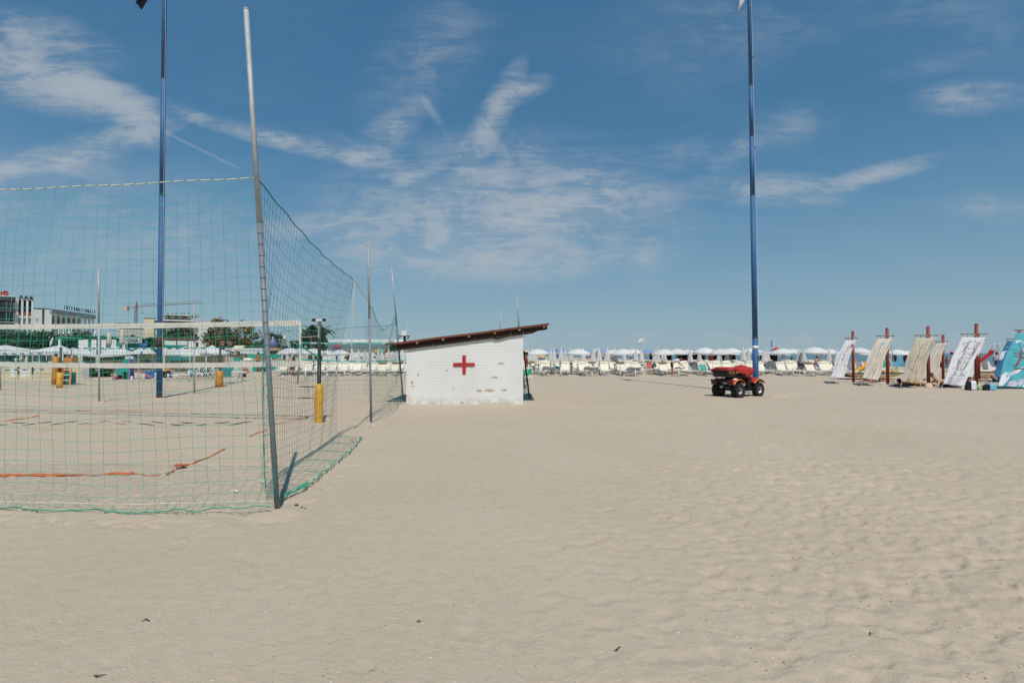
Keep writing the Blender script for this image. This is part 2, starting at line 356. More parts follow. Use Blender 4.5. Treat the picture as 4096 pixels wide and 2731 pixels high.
def prints(n, ymax, pw):
    for k in range(n):
        y = 1.6 + (ymax - 1.6) * rng.rand() ** pw; x = (rng.rand() * 2.3 - 1.15) * y
        p = np.clip((x + .4 - (y - 3) * .10) / 3.4, .05, 1.0)
        if x < -2.2 and y > 5: p = max(p, .75)
        if rng.rand() > p: continue
        s = .55 + .75 * rng.rand(); dent(x, y, .060 * s * (1 + rng.rand()), .060 * s, rng.uniform(-.9, .9), (.0065 + .012 * rng.rand()) * (.45 + .55 * p) * (1 + max(0, y - 7) * .05))
prints(15000, 27, .62); prints(5500, 8, .9)
for (px_, py_) in ((1110, 2047), (1485, 1694), (1614, 1612), (397, 1609), (778, 1576), (637, 1592), (3024, 1573), (1275, 1692), (3414, 1530), (3551, 1538), (3714, 1548), (3904, 1546), (3772, 1518)):
    g_ = G(px_, py_); q_ = (XX - g_.x) ** 2 + (YY - g_.y) ** 2; ZZ += np.where(q_ < 1.5, .035 * np.exp(-q_ / .03) - .018 * np.exp(-(np.sqrt(q_) - .33) ** 2 / .012), 0)
# heaped sand at the hut's foot and along the court's near tape, and the beach dipping under the sea
ZZ += .05 * np.exp(-((YY - 16.4) / .35) ** 2) * np.exp(-((XX + 1.6) / 2.6) ** 4) * .6
sh = np.clip((XX - (shore(np.clip(YY, -50, 420)) - 3)) / 7.0, 0, 2.2)
far_sea = np.clip((YY - 420) / 40, 0, 1)
ZZ -= np.where(XX > -60, np.maximum(sh, far_sea * np.clip((XX + 60) / 40, 0, 1) * 2) * .6, 0)
nx, ny = len(X1), len(Y1)
me = bpy.data.meshes.new('sand'); co = np.stack([XX, YY, ZZ], -1).reshape(-1, 3)
idx = np.arange(nx * ny).reshape(ny, nx); q = np.stack([idx[:-1, :-1], idx[:-1, 1:], idx[1:, 1:], idx[1:, :-1]], -1).reshape(-1, 4)
me.vertices.add(nx * ny); me.vertices.foreach_set('co', co.ravel().astype(np.float32)); me.loops.add(q.size); me.loops.foreach_set('vertex_index', q.ravel().astype(np.int32))
me.polygons.add(len(q)); me.polygons.foreach_set('loop_start', np.arange(0, q.size, 4, dtype=np.int32)); me.polygons.foreach_set('loop_total', np.full(len(q), 4, dtype=np.int32))
me.polygons.foreach_set('use_smooth', [True] * len(q)); me.update(calc_edges=True); me.validate()
sand = bpy.data.objects.new('sand', me); COL.objects.link(sand); tag(sand, kind='structure', label='pale beige trampled beach sand')
def gz(x, y):                                         # sand height under a point
    i = min(max(int(np.searchsorted(X1, x)), 1), nx - 1); j = min(max(int(np.searchsorted(Y1, y)), 1), ny - 1); return float(ZZ[j, i])
ms = bpy.data.materials.new('beach sand'); ms.use_nodes = True; nt = ms.node_tree; bs = nt.nodes['Principled BSDF']; me.materials.append(ms)
bs.inputs['Roughness'].default_value = .95; bs.inputs['Specular IOR Level'].default_value = .15
tcg = N('ShaderNodeTexCoord'); OB = tcg.outputs['Object']
def nz(scale, det=5, rg=.55, ds=0.0): return noise(OB, scale, det, rg, ds)
def ramp(fac, stops):
    r = N('ShaderNodeValToRGB'); L(fac, r.inputs[0]); e = r.color_ramp.elements
    for i, (p, c) in enumerate(stops):
        el = e[i] if i < 2 else e.new(p)
        el.position = p; el.color = (*c, 1)
    return r.outputs[0]
def mixc(f, a, b, bt='MIX'):
    n = N('ShaderNodeMix', data_type='RGBA', blend_type=bt)
    for s_, x in (('Factor', f), ('A', a), ('B', b)):
        i = n.inputs[s_]
        if isinstance(x, (int, float)): i.default_value = x
        elif isinstance(x, tuple): i.default_value = (*x, 1)
        else: L(x, i)
    return n.outputs['Result']
base = ramp(nz(.35, 4), [(.3, (.482, .398, .302)), (.7, (.535, .448, .348))])
base = mixc(MA('MULTIPLY', nz(3.1, 6, .6, .6), .55), base, ramp(nz(9.0, 5), [(.35, (.458, .373, .276)), (.65, (.555, .463, .358))]))
grain = ramp(nz(420, 2), [(.3, (.80, .79, .78)), (.7, (1.16, 1.16, 1.15))]); base = mixc(1.0, base, grain, 'MULTIPLY')
damp = MA('MULTIPLY', MA('SUBTRACT', nz(1.6, 7, .65, 1.0), .60, clamp=True), 2.2, clamp=True); base = mixc(damp, base, (.41, .325, .245))
vo = N('ShaderNodeTexVoronoi', feature='F1'); vo.inputs['Scale'].default_value = 17.0; L(OB, vo.inputs['Vector'])
wn = N('ShaderNodeTexWhiteNoise'); L(vo.outputs['Position'], wn.inputs[0])
spk = MA('MULTIPLY', MA('LESS_THAN', vo.outputs['Distance'], .085), MA('GREATER_THAN', wn.outputs['Value'], .62)); base = mixc(MA('MULTIPLY', spk, .85), base, (.68, .65, .60))
vo2 = N('ShaderNodeTexVoronoi', feature='F1'); vo2.inputs['Scale'].default_value = 11.0; L(OB, vo2.inputs['Vector'])
wn2 = N('ShaderNodeTexWhiteNoise'); L(vo2.outputs['Position'], wn2.inputs[0])
spd = MA('MULTIPLY', MA('LESS_THAN', vo2.outputs['Distance'], .07), MA('GREATER_THAN', wn2.outputs['Value'], .78)); base = mixc(MA('MULTIPLY', spd, .6), base, (.16, .11, .07))
L(base, bs.inputs['Base Color'])
b1 = N('ShaderNodeBump'); b1.inputs['Strength'].default_value = .65; b1.inputs['Distance'].default_value = .012; L(MA('ADD', nz(38, 6, .65), MA('MULTIPLY', nz(260, 3), .35)), b1.inputs['Height'])
b2 = N('ShaderNodeBump'); b2.inputs['Strength'].default_value = .38; b2.inputs['Distance'].default_value = .05; L(nz(8.5, 7, .65, .5), b2.inputs['Height']); L(b2.outputs[0], b1.inputs['Normal']); L(b1.outputs[0], bs.inputs['Normal'])

# ------------------------------------------------------------------ sea
mw = bpy.data.materials.new('sea water'); mw.use_nodes = True; nt = mw.node_tree; bw = nt.nodes['Principled BSDF']
tcg = N('ShaderNodeTexCoord'); OB = tcg.outputs['Object']
L(ramp(noise(OB, .05, 4, .6, 0, (R(12), 3, 1)), [(.35, (.035, .105, .15)), (.65, (.06, .16, .20))]), bw.inputs['Base Color']); bw.inputs['Roughness'].default_value = .22
bb = N('ShaderNodeBump'); bb.inputs['Strength'].default_value = .6; bb.inputs['Distance'].default_value = .25; L(noise(OB, .9, 5, .6, .3, (R(12), 1, 2.4)), bb.inputs['Height']); L(bb.outputs[0], bw.inputs['Normal'])
m = MB(); ys = [-400, 0, 40, 62, 100, 160, 250, 420, 1500, 9500]
m.add([(shore(min(max(y, -60), 420)) - 1.0 if y < 430 else -400 - y * .2, y, -.16) for y in ys] + [(9500, y, -.16) for y in ys], [(i, i + len(ys), i + len(ys) + 1, i + 1) for i in range(len(ys) - 1)])
tag(m.build('sea', mw), kind='structure', label='blue sea reaching the horizon')

# shell scraps and pebbles strewn over the near sand
m = MB(); m2 = MB()
for k in range(520):
    y = 1.8 + 13 * random.random() ** 1.7; x = (random.random() * 2.2 - 1.1) * y; s = random.uniform(.003, .009) * (1 if k % 4 else .5); z = gz(x, y)
    t = (m if k % 4 else m2); a0 = random.random() * 6; t.add([(x + s * math.cos(a0 + q) * random.uniform(.6, 1.2), y + s * math.sin(a0 + q) * random.uniform(.6, 1.2), z + .003) for q in (0, 1.3, 2.6, 3.8, 5)] + [(x, y, z + .003 + s * .5)], [(i, (i + 1) % 5, 5) for i in range(5)])
tag(m.build('shell_scraps', mat('bleached shell', (.62, .58, .50), .6, .2, 5)), 'tiny bleached shell scraps strewn over the near sand', 'shells', kind='stuff')
tag(m2.build('twig_scraps', mat('dry twig', (.10, .065, .035), .8, .3, 5)), 'tiny dark twig scraps strewn over the near sand', 'twigs', kind='stuff')
m = MB(); rc = random.Random(12)          # crumbs of caked sand and bark in little drifts
for k in range(420):
    y = 1.9 + 12 * rc.random() ** 1.5; x = (rc.random() * 2.2 - 1.1) * y; sp_ = rc.uniform(.04, .16); aa = rc.uniform(-.4, .4)
    for q_ in range(rc.randint(3, 12)):
        xx = x + rc.gauss(0, sp_); yy = y + rc.gauss(0, sp_ * .35) + (xx - x) * math.tan(aa); s = rc.uniform(.002, .007) * (.7 + y * .05); z = gz(xx, yy); a0 = rc.random() * 6
        m.add([(xx + s * 2.0 * math.cos(t_) + .0, yy + s * .6 * math.sin(t_) + s * math.cos(t_) * math.sin(a0) * .5, z - .001) for t_ in (0, 1.3, 2.5, 3.8, 5)] + [(xx, yy, z + s * .8)], [(i, (i + 1) % 5, 5) for i in range(5)])
tag(m.build('sand_crumbs', mat('caked sand crumbs', (.37, .275, .18), .9, .4, 3)), 'small brown crumbs of caked sand in drifts on the near beach', 'crumbs', kind='stuff')
for (px, py, r, lab) in ((1185, 2025, .020, 'largest dark pebble on the sand right of the near net post'), (1208, 2028, .013, 'middle dark pebble on the sand right of the near net post'), (1220, 2031, .010, 'smallest brown pebble on the sand right of the near net post')):
    g = G(px, py); m = MB().ball((0, 0, r * .5), (r * 1.1, r, r * .7), 9, 6); tag(m.build('pebble', mat('dark pebble', (.10, .05, .035), .7, .2, 20), smooth=True, loc=(g.x, g.y, gz(g.x, g.y))), lab, 'pebble')
# larger broken twigs and clods lying on the sand
for i, (px, py, ln, a, lab) in enumerate(((585, 2485, .055, .3, 'dark curled twig on the sand at lower left'), (1675, 2482, .04, .9, 'short dark twig on the sand near the bottom centre'), (395, 2705, .06, .2, 'bent dark twig at the bottom left edge'),
                                        (2470, 2590, .05, .5, 'dark knobbly twig on the sand at bottom middle'), (3480, 2535, .035, .2, 'black scrap lying in a footprint at lower right'), (2705, 1978, .05, .2, 'flat grey shell half on the raked sand'))):
    g = G(px, py); m = MB(); z = gz(g.x, g.y) + .006
    m.tube([(ln * (t - .5) * math.cos(a), ln * (t - .5) * math.sin(a) + .012 * math.sin(t * 5 + i), z + .006 * math.sin(t * 3.1)) for t in (0, .25, .5, .75, 1)], [.001, .0035, .004, .003, .001], 6)
    tag(m.build('twig', mat('dark twig', (.07, .04, .022), .8, .3, 40) if i < 5 else MATS['bleached shell'], loc=(g.x, g.y, 0)), lab, 'twig' if i < 5 else 'shell')

# ------------------------------------------------------------------ blue flagpoles
def pole_pts(base, top, n=2): return [base.lerp(top, i / (n - 1)) for i in range(n)]
def flagpole(bpx, bpy_, tpx, label, r0, steps, collar, flagmat, flag_lab, side):
    b = G(bpx, bpy_); t14 = A(tpx, 0, b.y); d = (t14 - b); hh = d.z; root = thing('flagpole', label, 'flagpole', (b.x, b.y, 0))
    top = d * (1.22)
    zs = [0] + steps + [1.22]; r = r0
    for i in range(len(zs) - 1):
        m = MB(); p0, p1 = d * zs[i], d * zs[i + 1]
        if i == 0: p0 = p0 - Vector((0, 0, .3))
        m.tube([p0, p1], [r, r * .97], 18); m.build('pole_section', bluep, root, True)
        if i < len(zs) - 2: MB().tube([p1 - d * .0015, p1 + d * .0015], [r * 1.02, r * .9], 18).build('joint_ring', rust, root, True)
        r *= .90
    MB().lathe([(r * .4, -.02), (r * 1.6, 0), (r * 1.6, .06), (.01, .1)], 14, top).build('finial', bluep, root, True)
    if collar:
        c = d * collar; m = MB(); m.tube([c - Vector((0, 0, .22)), c + Vector((0, 0, .2))], [r0 * 1.10, r0 * 1.06], 18); m.build('rusty_sleeve', rust, root, True)
        MB().box(c + Vector((-r0 * 1.2, 0, -.05)), (.08, .12, .3)).build('cleat', rust, root)
    MB().tube([(0, 0, -.05), d * .008], [r0 * 1.03, r0 * 1.02], 18).build('rusty_foot', rust, root, True)
    hy = MB().tube([Vector((r0 + .03, -.05, 1.0)), d * .55 + Vector((r0 * .9, -.04, 0)), top + Vector((.06, -.03, -.2))], .006, 5); hy.build('halyard', rope, root)
    return root, b, d, top
f1, fb1, fd1, ft1 = flagpole(637, 1592, 658, 'blue stepped flagpole inside the netted volleyball court', .098, [.505, .80], .139, bluep, '', -1)
f2, fb2, fd2, ft2 = flagpole(3024, 1573, 2997, 'tall blue flagpole standing right behind the red quad bike', .118, [.14, .50, .65, .78], 0, bluep, '', -1)
pp = fd2 * .115; MB().tube([pp + Vector((0, 0, -.07)), pp + Vector((0, 0, .07))], .1195, 18).build('white_sticker', white, f2, True)
MB().box(fd2 * .852 + Vector((.05, 0, 0)), (.16, .05, .05)).build('cleat', black, f2)
MB().box(fd2 * .62 + Vector((.05, 0, 0)), (.2, .06, .06)).build('cleat', black, f2)
def flag(path, wid, m, label, th=.01, seed=0):      # hanging cloth: path of its tip edge, folded
    mb = MB(); n = len(path) - 1
    def fn(u, v):
        x = v * n; i = min(int(x), n - 1); p = Vector(path[i]).lerp(Vector(path[i + 1]), x - i)
        wv = wid[min(int(x), n - 1)] * (1 - (x - i)) + wid[min(int(x) + 1, n)] * (x - i)
        return p + Vector(((u - .5) * wv, .12 * math.sin(u * 7 + v * 3 + seed), .06 * math.sin(u * 5 + seed)))
    mb.grid(fn, 14, 24, th); o = mb.build('flag', m, None, True); tag(o, label, 'flag'); return o
t1 = A(658, 0, fb1.y); t2 = A(2997, 0, fb2.y)
flag([t1 + Vector((-.12, 0, 1.6)), t1 + Vector((-.45, 0, .75)), t1 + Vector((-.72, 0, .25)), t1 + Vector((-.93, 0, -.27))], [.9, .75, .42, .12], mat('dark navy flag', (.012, .016, .05), .8, .15, 3), 'dark flag hanging limp from the left blue flagpole', seed=1)
flag([t2 + Vector((-.15, 0, 1.5)), t2 + Vector((-.22, 0, .7)), t2 + Vector((-.28, 0, .15)), t2 + Vector((-.42, 0, -.36))], [.5, .5, .36, .10], canvas, 'tattered white flag hanging from the right blue flagpole', seed=2)

# ------------------------------------------------------------------ net fence posts
POSTS = {}
def post(key, bpx, bpy_, tpx, tpy, r, label, m=pvc, up=galv, yt=None, base=None, split=.57, grp='net fence posts'):
    b = base or G(bpx, bpy_); t = A(tpx, tpy, yt or b.y); d = t - b
    root = thing('net_post', label, 'post', (b.x, b.y, 0), group=grp)
    MB().tube([Vector((0, 0, 0)) - d * .06, d * split], r, 14).build('lower_pipe', m, root, True)
    MB().tube([d * split, d * .999], [r * 1.0, r * .96], 14).build('upper_pipe', up, root, True)
    MB().lathe([(r * 1.02, -.012), (r * 1.02, .004), (.3 * r, .008)], 12, d).build('pipe_cap', galv, root, True)
    POSTS[key] = (b, t); return root
post('a', 1110, 2047, 984, 36, .027, 'tall leaning grey net post nearest the camera at the net corner')
post('b', 1485, 1694, 1472, 962, .026, 'second grey net post from the camera along the side net')
post('c', 1614, 1612, 1566, 1068, .026, 'thin leaning net post in front of the left corner of the hut', m=mat('grey green pipe', (.12, .16, .155), .5, .2, 9, .2))
post('d', 397, 1609, 394, 1075, .030, 'grey net post at the back of the court left of the left flagpole', m=galv)
post('e', 778, 1576, 776, 1214, .030, 'grey net post at the back of the court right of the left flagpole', m=galv)
post('f', 2, 1560, -14, 1180, .030, 'grey net post cut by the left edge of the picture', m=galv)
b0 = Vector((-9.6, 5.9, 0)); POSTS['z'] = (b0, b0 + Vector((-.3, 0, 5.0)))
post('g', 0, 0, 2065, 1175, .032, 'leaning grey net post rising behind the right half of the hut roof', m=galv, yt=24, base=Vector((XA(2098, 24), 24, 0)))
post('h', 0, 0, 2002, 1240, .036, 'upright net post rising behind the middle of the hut roof', m=galv, yt=33, base=Vector((XA(2000, 33), 33, 0)))
post('i', 0, 0, 1964, 1281, .040, 'shortest looking net post behind the middle of the hut roof', m=galv, yt=43.7, base=Vector((XA(1964, 43.7), 43.7, 0)))
post('k', 2118, 1592, 2095, 1404, .030, 'short black leaning post at the right corner of the hut', m=black, up=black, grp=None)

# ------------------------------------------------------------------ nets: real twine
def netmesh(P, nu, nv, r, skip=None, nrow=None):
    mb = MB(); pts = [[Vector(P(i / nu, j / nv)) for i in range(nu + 1)] for j in range(nv + 1)]
    for j in range(nv + 1):
        if skip and skip(j / nv): continue
        mb.tube(pts[j], r, 3, False)
    for i in range(nu + 1): mb.tube([pts[j][i] for j in range(nv + 1)], r, 3, False)
    return mb
def jit(a, b, s): return (math.sin(a * 12.9898 + b * 78.233 + s) * 43758.5453) % 1 - .5
def at_post(k, z):
    b, t = POSTS[k]; return b.lerp(t, (z - b.z) / (t.z - b.z))
# front panel, running left out of the picture to the next post
TA = at_post('a', 3.50); BA = at_post('a', .10) + Vector((0, -.03, 0)); TZ = Vector((-9.75, 5.9, 3.42)); BZ = Vector((-9.6, 5.9, .06))
def Pfront(u, v):
    t = TA.lerp(TZ, u); t.z -= .05 * math.sin(math.pi * u); b = BA.lerp(BZ, u); sh_ = -.30 * min(1, u * 3) ; b = b + Vector((sh_, 0, 0)); b.z -= .06 * math.sin(math.pi * min(1, u * 2))
    p = t.lerp(b, v); k = math.sin(math.pi * v)
    p += Vector((.008 * math.sin(u * 31 + v * 9), -.10 * k * math.sin(math.pi * u) + .012 * math.sin(u * 40 + v * 17), (.014 * math.sin(u * 23 + v * 7) + .006 * jit(u * 50, v * 29, 1)) * min(1, v * 8)))
    if v > .96: p += Vector((.04 * jit(u * 40, v, 3), -.04 + .05 * jit(u * 30, v, 5), 0)); p.z = max(p.z, .02)
    return p
fr = thing('net_fence', 'green square mesh net across the near side of the court', 'net')
netmesh(Pfront, 57, 29, .0019).build('mesh', netg, fr)
def ropeb(name, pts, r, m, par, tw=0): return MB().tube(pts, r, 6).build(name, m, par, True)
ropeb('top_rope', [Pfront(i / 60, 0) for i in range(61)], .0058, rope, fr); ropeb('green_lacing', [Pfront(i / 240, 0) + Vector((0, .008 * math.cos(i * 1.3), .008 * math.sin(i * 1.3))) for i in range(0, 110)], .0025, netg, fr)
def Pb(i, n, dz, w): p = Pfront(i / n, 1); p.z = max(.014, p.z + dz + w * math.sin(i * .7)); p.y += .03 * math.sin(i * .37); return p
ropeb('bottom_rope', [Pfront(i / 60, 1).lerp(Vector((Pfront(i / 60, 1).x, BA.y, .10)), .5) + Vector((0, -.02, .03)) for i in range(61)], .004, rope, fr)
ropeb('bottom_cord', [Pb(i, 160, -.02, .012) + Vector((0, -.05, 0)) for i in range(161)], .006, netg, fr)
mm = MB()
for i in range(0, 150):
    p = Pb(i, 150, 0, .01)
    if i % 2: mm.tube([p + Vector((0, -.02, .05 + .05 * abs(jit(i, 2, 1)))), p + Vector((.04 * jit(i, 1, 2), -.08, .012)), p + Vector((.10 * jit(i, 5, 2), -.03 + .06 * jit(i, 7, 2), .018))], .0022, 3, False)
tag(mm.build('loose_twine', netg, fr), kind='stuff')
for j in range(2, 29):     # turns of twine round the near post
    z = TA.z + (BA.z - TA.z) * j / 29; c = at_post('a', z); MB().tube([c + Vector((.031 * math.cos(t), .031 * math.sin(t), .006 * math.sin(t))) for t in [k * math.pi / 5 for k in range(10)]], .0020, 4, False, True).build('post_loop', netg, fr)

# side panel, near post to second post, belly blown left, hem pegged out to the right
TE = A(1417, 1118, 10.3); BOT = [G(1118, 2006), G(1218, 1959), G(1307, 1881), G(1392, 1814), G(1444, 1755)]
def lin(P, u):
    x = u * (len(P) - 1); i = min(int(x), len(P) - 2); return P[i].lerp(P[i + 1], x - i)
BOTY = [p.y for p in BOT]
def botat(y):
    for i in range(len(BOT) - 1):
        if y <= BOTY[i + 1] or i == len(BOT) - 2: return BOT[i].lerp(BOT[i + 1], (y - BOTY[i]) / (BOTY[i + 1] - BOTY[i]))
def Pside(u, v):
    t = TA.lerp(TE, u); t.z -= .12 * math.sin(math.pi * u); b = botat(BOT[0].y + (BOT[-1].y - BOT[0].y) * u) + Vector((0, 0, .02))
    e = min(1, u * 6) ; fold = Vector((t.x * .45 + b.x * .55 - .42 * e, (t.y + b.y) / 2, .03))
    if u < .03: fold = Vector((BA.x, BA.y, .15))
    if v < .84:
        s = v / .84; p = t.lerp(fold, s); k = math.sin(math.pi * s) * e
        p += Vector((-.10 * k, 0, -.22 * k * math.sin(math.pi * u)))
    else:
        s = (v - .84) / .16; p = fold.lerp(b, s); p.z = .03 + .06 * math.sin(math.pi * s) * abs(math.sin(u * 19)) + .02 * abs(jit(u * 60, v * 30, 2))
    p += Vector((.012 * math.sin(u * 43 + v * 11) * e, .010 * math.sin(u * 31 + v * 13), .008 * math.sin(u * 37 + v * 5) * min(1, v * 6)))
    p.z = max(p.z, .02); return p
sn = thing('net_fence', 'green net sagging along the right side of the court from the near corner post', 'net')
netmesh(Pside, 46, 30, .0018).build('mesh', netd, sn)
ropeb('top_rope', [Pside(i / 50, 0) for i in range(51)], .007, netd, sn); ropeb('hem_rope', [Pside(i / 60, 1) for i in range(61)], .006, rope, sn)
ropeb('hem_cord', [Pside(i / 120, 1) + Vector((.02 + .012 * math.sin(i), 0, .01 + .01 * math.sin(i * 1.7))) for i in range(121)], .007, netg, sn)
mm = MB()
for i in range(26): p = Pside(.01 + i * .006, 1); mm.tube([p + Vector((-.02, 0, .03)), p + Vector((.03, -.02, .06 * abs(jit(i, 1, 3)))), p + Vector((.05 * jit(i, 4, 3), .03, .01))], .004, 4)
tag(mm.build('knotted_twine', netg, sn), kind='stuff')
kn = at_post('b', at_post('b', 2.85).z)
tr_ = MB().tube([TE, TE.lerp(kn, .5) + Vector((0, 0, -.03)), kn], .012, 6); tr_.build('tie_rope', rope, sn)
for i in range(8): MB().tube([Pside(1, i / 9), Pside(1, (i + 1) / 9)], .005, 4).build('edge_cord', netd, sn) if i == 0 else None
MB().tube([TE, TE + Vector((-.02, 0, -.5)), TE + Vector((-.06, .05, -1.3))], .012, 6).build('hanging_strap', rope, sn)
for (px, py) in ((1415, 1768),):
    g = G(px, py); m = MB()
    for k in range(7): a = k * .9; m.add([g + Vector((0, 0, .05)), g + Vector((.05 * math.cos(a), .05 * math.sin(a), .05)), g + Vector((.07 * math.cos(a + .35), .05 * math.sin(a + .35), .075)), g + Vector((.04 * math.cos(a + .6), .05 * math.sin(a + .6), .05))], [(0, 1, 2, 3)])
    tag(m.build('plane_leaf', orange), 'dry orange leaf caught in the hem of the side net', 'leaf')
MB().tube([G(1462, 1738), at_post('b', .05)], .005, 5).build('peg_rope', rope, sn)

# second bay: tangled fine net between second and third post
def Pbay(u, v):
    b0_, t0_ = at_post('b', .06), at_post('b', 2.80); b1_, t1_ = at_post('c', .05), at_post('c', 2.95)
    t = t0_.lerp(t1_, u); t.z -= .55 * math.sin(math.pi * u ** .9); b = b0_.lerp(b1_, u) + Vector((.12 * math.sin(math.pi * u), 0, 0))
    p = t.lerp(b, v); p += Vector((-.16 * math.sin(math.pi * v) * (1 - u) ** 2 + .04 * math.sin(v * 23 + u * 9), .05 * math.sin(v * 9 + u * 20), .03 * math.sin(u * 30 + v * 4)))
    return p
bn = thing('net_fence', 'tangled fine green net between the second post and the hut', 'net')
netmesh(Pbay, 34, 34, .0018).build('mesh', neth, bn); ropeb('top_rope', [Pbay(i / 30, 0) for i in range(31)], .007, netd, bn)
ropeb('bottom_rope', [Pbay(i / 30, 1) for i in range(31)], .006, rope, bn)
# far end of the court: thin nets between the back posts
def straight_net(name, label, ka, kb, zt, zb, nu, nv, m, r=.003, sag=.15):
    t0, t1, b0_, b1_ = at_post(ka, zt), at_post(kb, zt), at_post(ka, zb), at_post(kb, zb); o = thing(name, label, 'net')
    def Pq(u, v):
        t = t0.lerp(t1, u); t.z -= sag * math.sin(math.pi * u); p = t.lerp(b0_.lerp(b1_, u), v); return p + Vector((0, .05 * math.sin(u * 12 + v * 5), .02 * math.sin(u * 25)))
    netmesh(Pq, nu, nv, r).build('mesh', m, o); ropeb('top_rope', [Pq(i / 24, 0) for i in range(25)], .007, m, o); ropeb('bottom_rope', [Pq(i / 24, 1) for i in range(25)], .006, rope, o); return o
straight_net('net_fence', 'faint far net between the two back posts left of the blue flagpole', 'f', 'd', 2.6, .1, 26, 16, neth, .0018)
straight_net('net_fence', 'faint far net stretched behind the blue flagpole', 'd', 'e', 2.5, .1, 22, 16, neth, .0018)
straight_net('net_fence', 'faint far net closing the court between a back post and the hut corner', 'e', 'c', 2.6, .1, 50, 16, neth, .0016)
straight_net('net_fence', 'green net hanging behind the middle of the hut roof', 'i', 'h', 2.95, .1, 30, 22, neth, .0028, .5)
straight_net('net_fence', 'green net sagging behind the right half of the hut roof', 'h', 'g', 2.98, .1, 30, 22, netg, .0024, .45)
q = thing('net_fence', 'small torn net hanging from the black post at the hut corner', 'net'); kb, kt = POSTS['k']
def Pk(u, v): return (kt - Vector((0, 0, .75))).lerp(kb + Vector((0, 0, .1)), v).lerp(Vector((.35, 17.6, .95 - .85 * v)), u) + Vector((.02 * math.sin(v * 19), 0, -.12 * math.sin(math.pi * u)))
netmesh(Pk, 12, 9, .004).build('mesh', netd, q)

# ------------------------------------------------------------------ volleyball courts
def vnet(name, label, a, b, ztop, zbot, bandm, r=.0022, cell=.1, bh=.075, mesh_m=None, sag=.05, side=True, side_m=None):
    o = thing(name, label, 'net'); a, b = Vector(a), Vector(b); ln = (b - a).length; d = (b - a).normalized()
    def P(u, v):
        p = a.lerp(b, u); zt = ztop - sag * math.sin(math.pi * u); zb = zbot - sag * 2.2 * math.sin(math.pi * u)
        p.z = zt * (1 - v) + zb * v; p.y += .03 * math.sin(math.pi * v) * math.sin(u * 25); return p
    netmesh(P, max(8, int(ln / cell)), max(4, int((ztop - zbot) / cell)), r).build('mesh', mesh_m or netd, o)
    for nm, v in (('top_band', 0.0), ('bottom_band', 1.0)):
        MB().grid(lambda u, w_: P(u, v) + Vector((0, -.012 - .006 * math.sin(u * 90) + .01 * (w_ - .5), (.5 - w_) * bh * (1 + .06 * math.sin(u * 55)))), 90, 3, .008).build(nm, bandm, o)
    if side:
        for nm, u in (('side_band', 0.0), ('side_band', 1.0)):
            MB().grid(lambda w_, v: P(u, v) + d * (.05 * (w_ - .5)) + Vector((0, -.014, 0)), 1, 8, .006).build(nm, side_m or bandm, o)
    return o, P
ya_ = 12.45; na = A(1202, 1288, 12.35); nb = Vector((-15.6, 14.2, 0))
band = mat('worn white webbing', (.66, .63, .57), .8, .10, 2.0, 0, .15, 12, dirt=((.36, .32, .27), 5, .66))
vn, VP = vnet('volleyball_net', 'volleyball net with wide white bands across the near court', (na.x, na.y, 0), nb, 2.36, 1.40, band, bh=.125, sag=.03)
pv = G(1275, 1692); root = thing('volleyball_post', 'dark volleyball post with a yellow padded foot seen through the side net', 'post', (pv.x, pv.y, 0))
MB().tube([(0, 0, -.2), (0, 0, 1.55)], .045, 14).build('lower_tube', darkst, root, True); MB().tube([(0, 0, 1.55), (0, 0, 2.40)], .038, 14).build('upper_tube', mat('green grey pipe', (.07, .09, .085), .5, .2, 10), root, True)
MB().box((0, 0, 2.43), (.26, .07, .05)).build('crossbar', white, root)
for s in (-1, 1): MB().lathe([(.045, -.03), (.045, .03)], 10, (s * .12, -.04, 2.43)).build('pulley', darkst, root)
MB().tube([(0, -.05, 2.0), (0, -.05, 2.28)], .022, 8).build('winch', galv, root)
MB().lathe([(.088, 0), (.095, .05), (.082, .3), (.098, .48), (.108, .62), (.092, .74), (.100, .92), (.05, .93)], 14, (0, 0, 0), True, lambda t, s: 1 + .07 * math.sin(3 * t + s * 8)).build('foot_pad', yellow, root, True)
lines = thing('net_rope', 'ropes tying the white banded net to its near post', 'rope')
for pts in ([VP(0, 0) , Vector((pv.x, pv.y, 2.43))], [VP(0, .35), Vector((pv.x, pv.y, 2.05))], [VP(0, 1), Vector((pv.x, pv.y, 1.15))]): MB().tube(pts, .006, 5).build('rope', rope, lines)
MB().grid(lambda u, v: VP(0, .55).lerp(Vector((pv.x, pv.y, 1.55)), u) + Vector((0, -.05, (v - .5) * .04)), 6, 1, .006).build('green_strap', netg, lines)
# orange court tapes on the sand
def strip(name, label, pts, w0, m, lift=.008, wav=.02):
    mb = MB(); P = [G(*p) for p in pts]; n = 40
    def fn(u, v):
        p = lin(P, u); d = (lin(P, min(1, u + .02)) - lin(P, max(0, u - .02))).normalized(); s = Vector((-d.y, d.x, 0)); wd = w0 * (1 - .25 * abs(math.sin(u * 9)))
        q = p + s * (v - .5) * wd; tw = .5 + .5 * math.sin(u * 13 + 1); q.z = gz(q.x, q.y) + lift + v * w0 * .5 * tw; q += s * wav * math.sin(u * 7); return q
    mb.grid(fn, n, 2, .003); return tag(mb.build(name, m), label, 'tape')
strip('court_tape', 'orange court tape lying along the front of the near court', [(-700, 1905), (-200, 1902), (60, 1900), (300, 1898), (530, 1896)], .055, tape, .012)
strip('court_tape', 'frayed orange tape end left of the court corner', [(520, 1896), (580, 1895), (640, 1898)], .02, tape)
strip('court_tape', 'orange tape running from the court corner away to the right', [(668, 1898), (700, 1880), (760, 1855), (832, 1828), (905, 1797)], .032, tape)
strip('court_tape', 'thin orange tape remnant beside the near post', [(1000, 1750), (1040, 1731), (1070, 1721)], .03, tape)
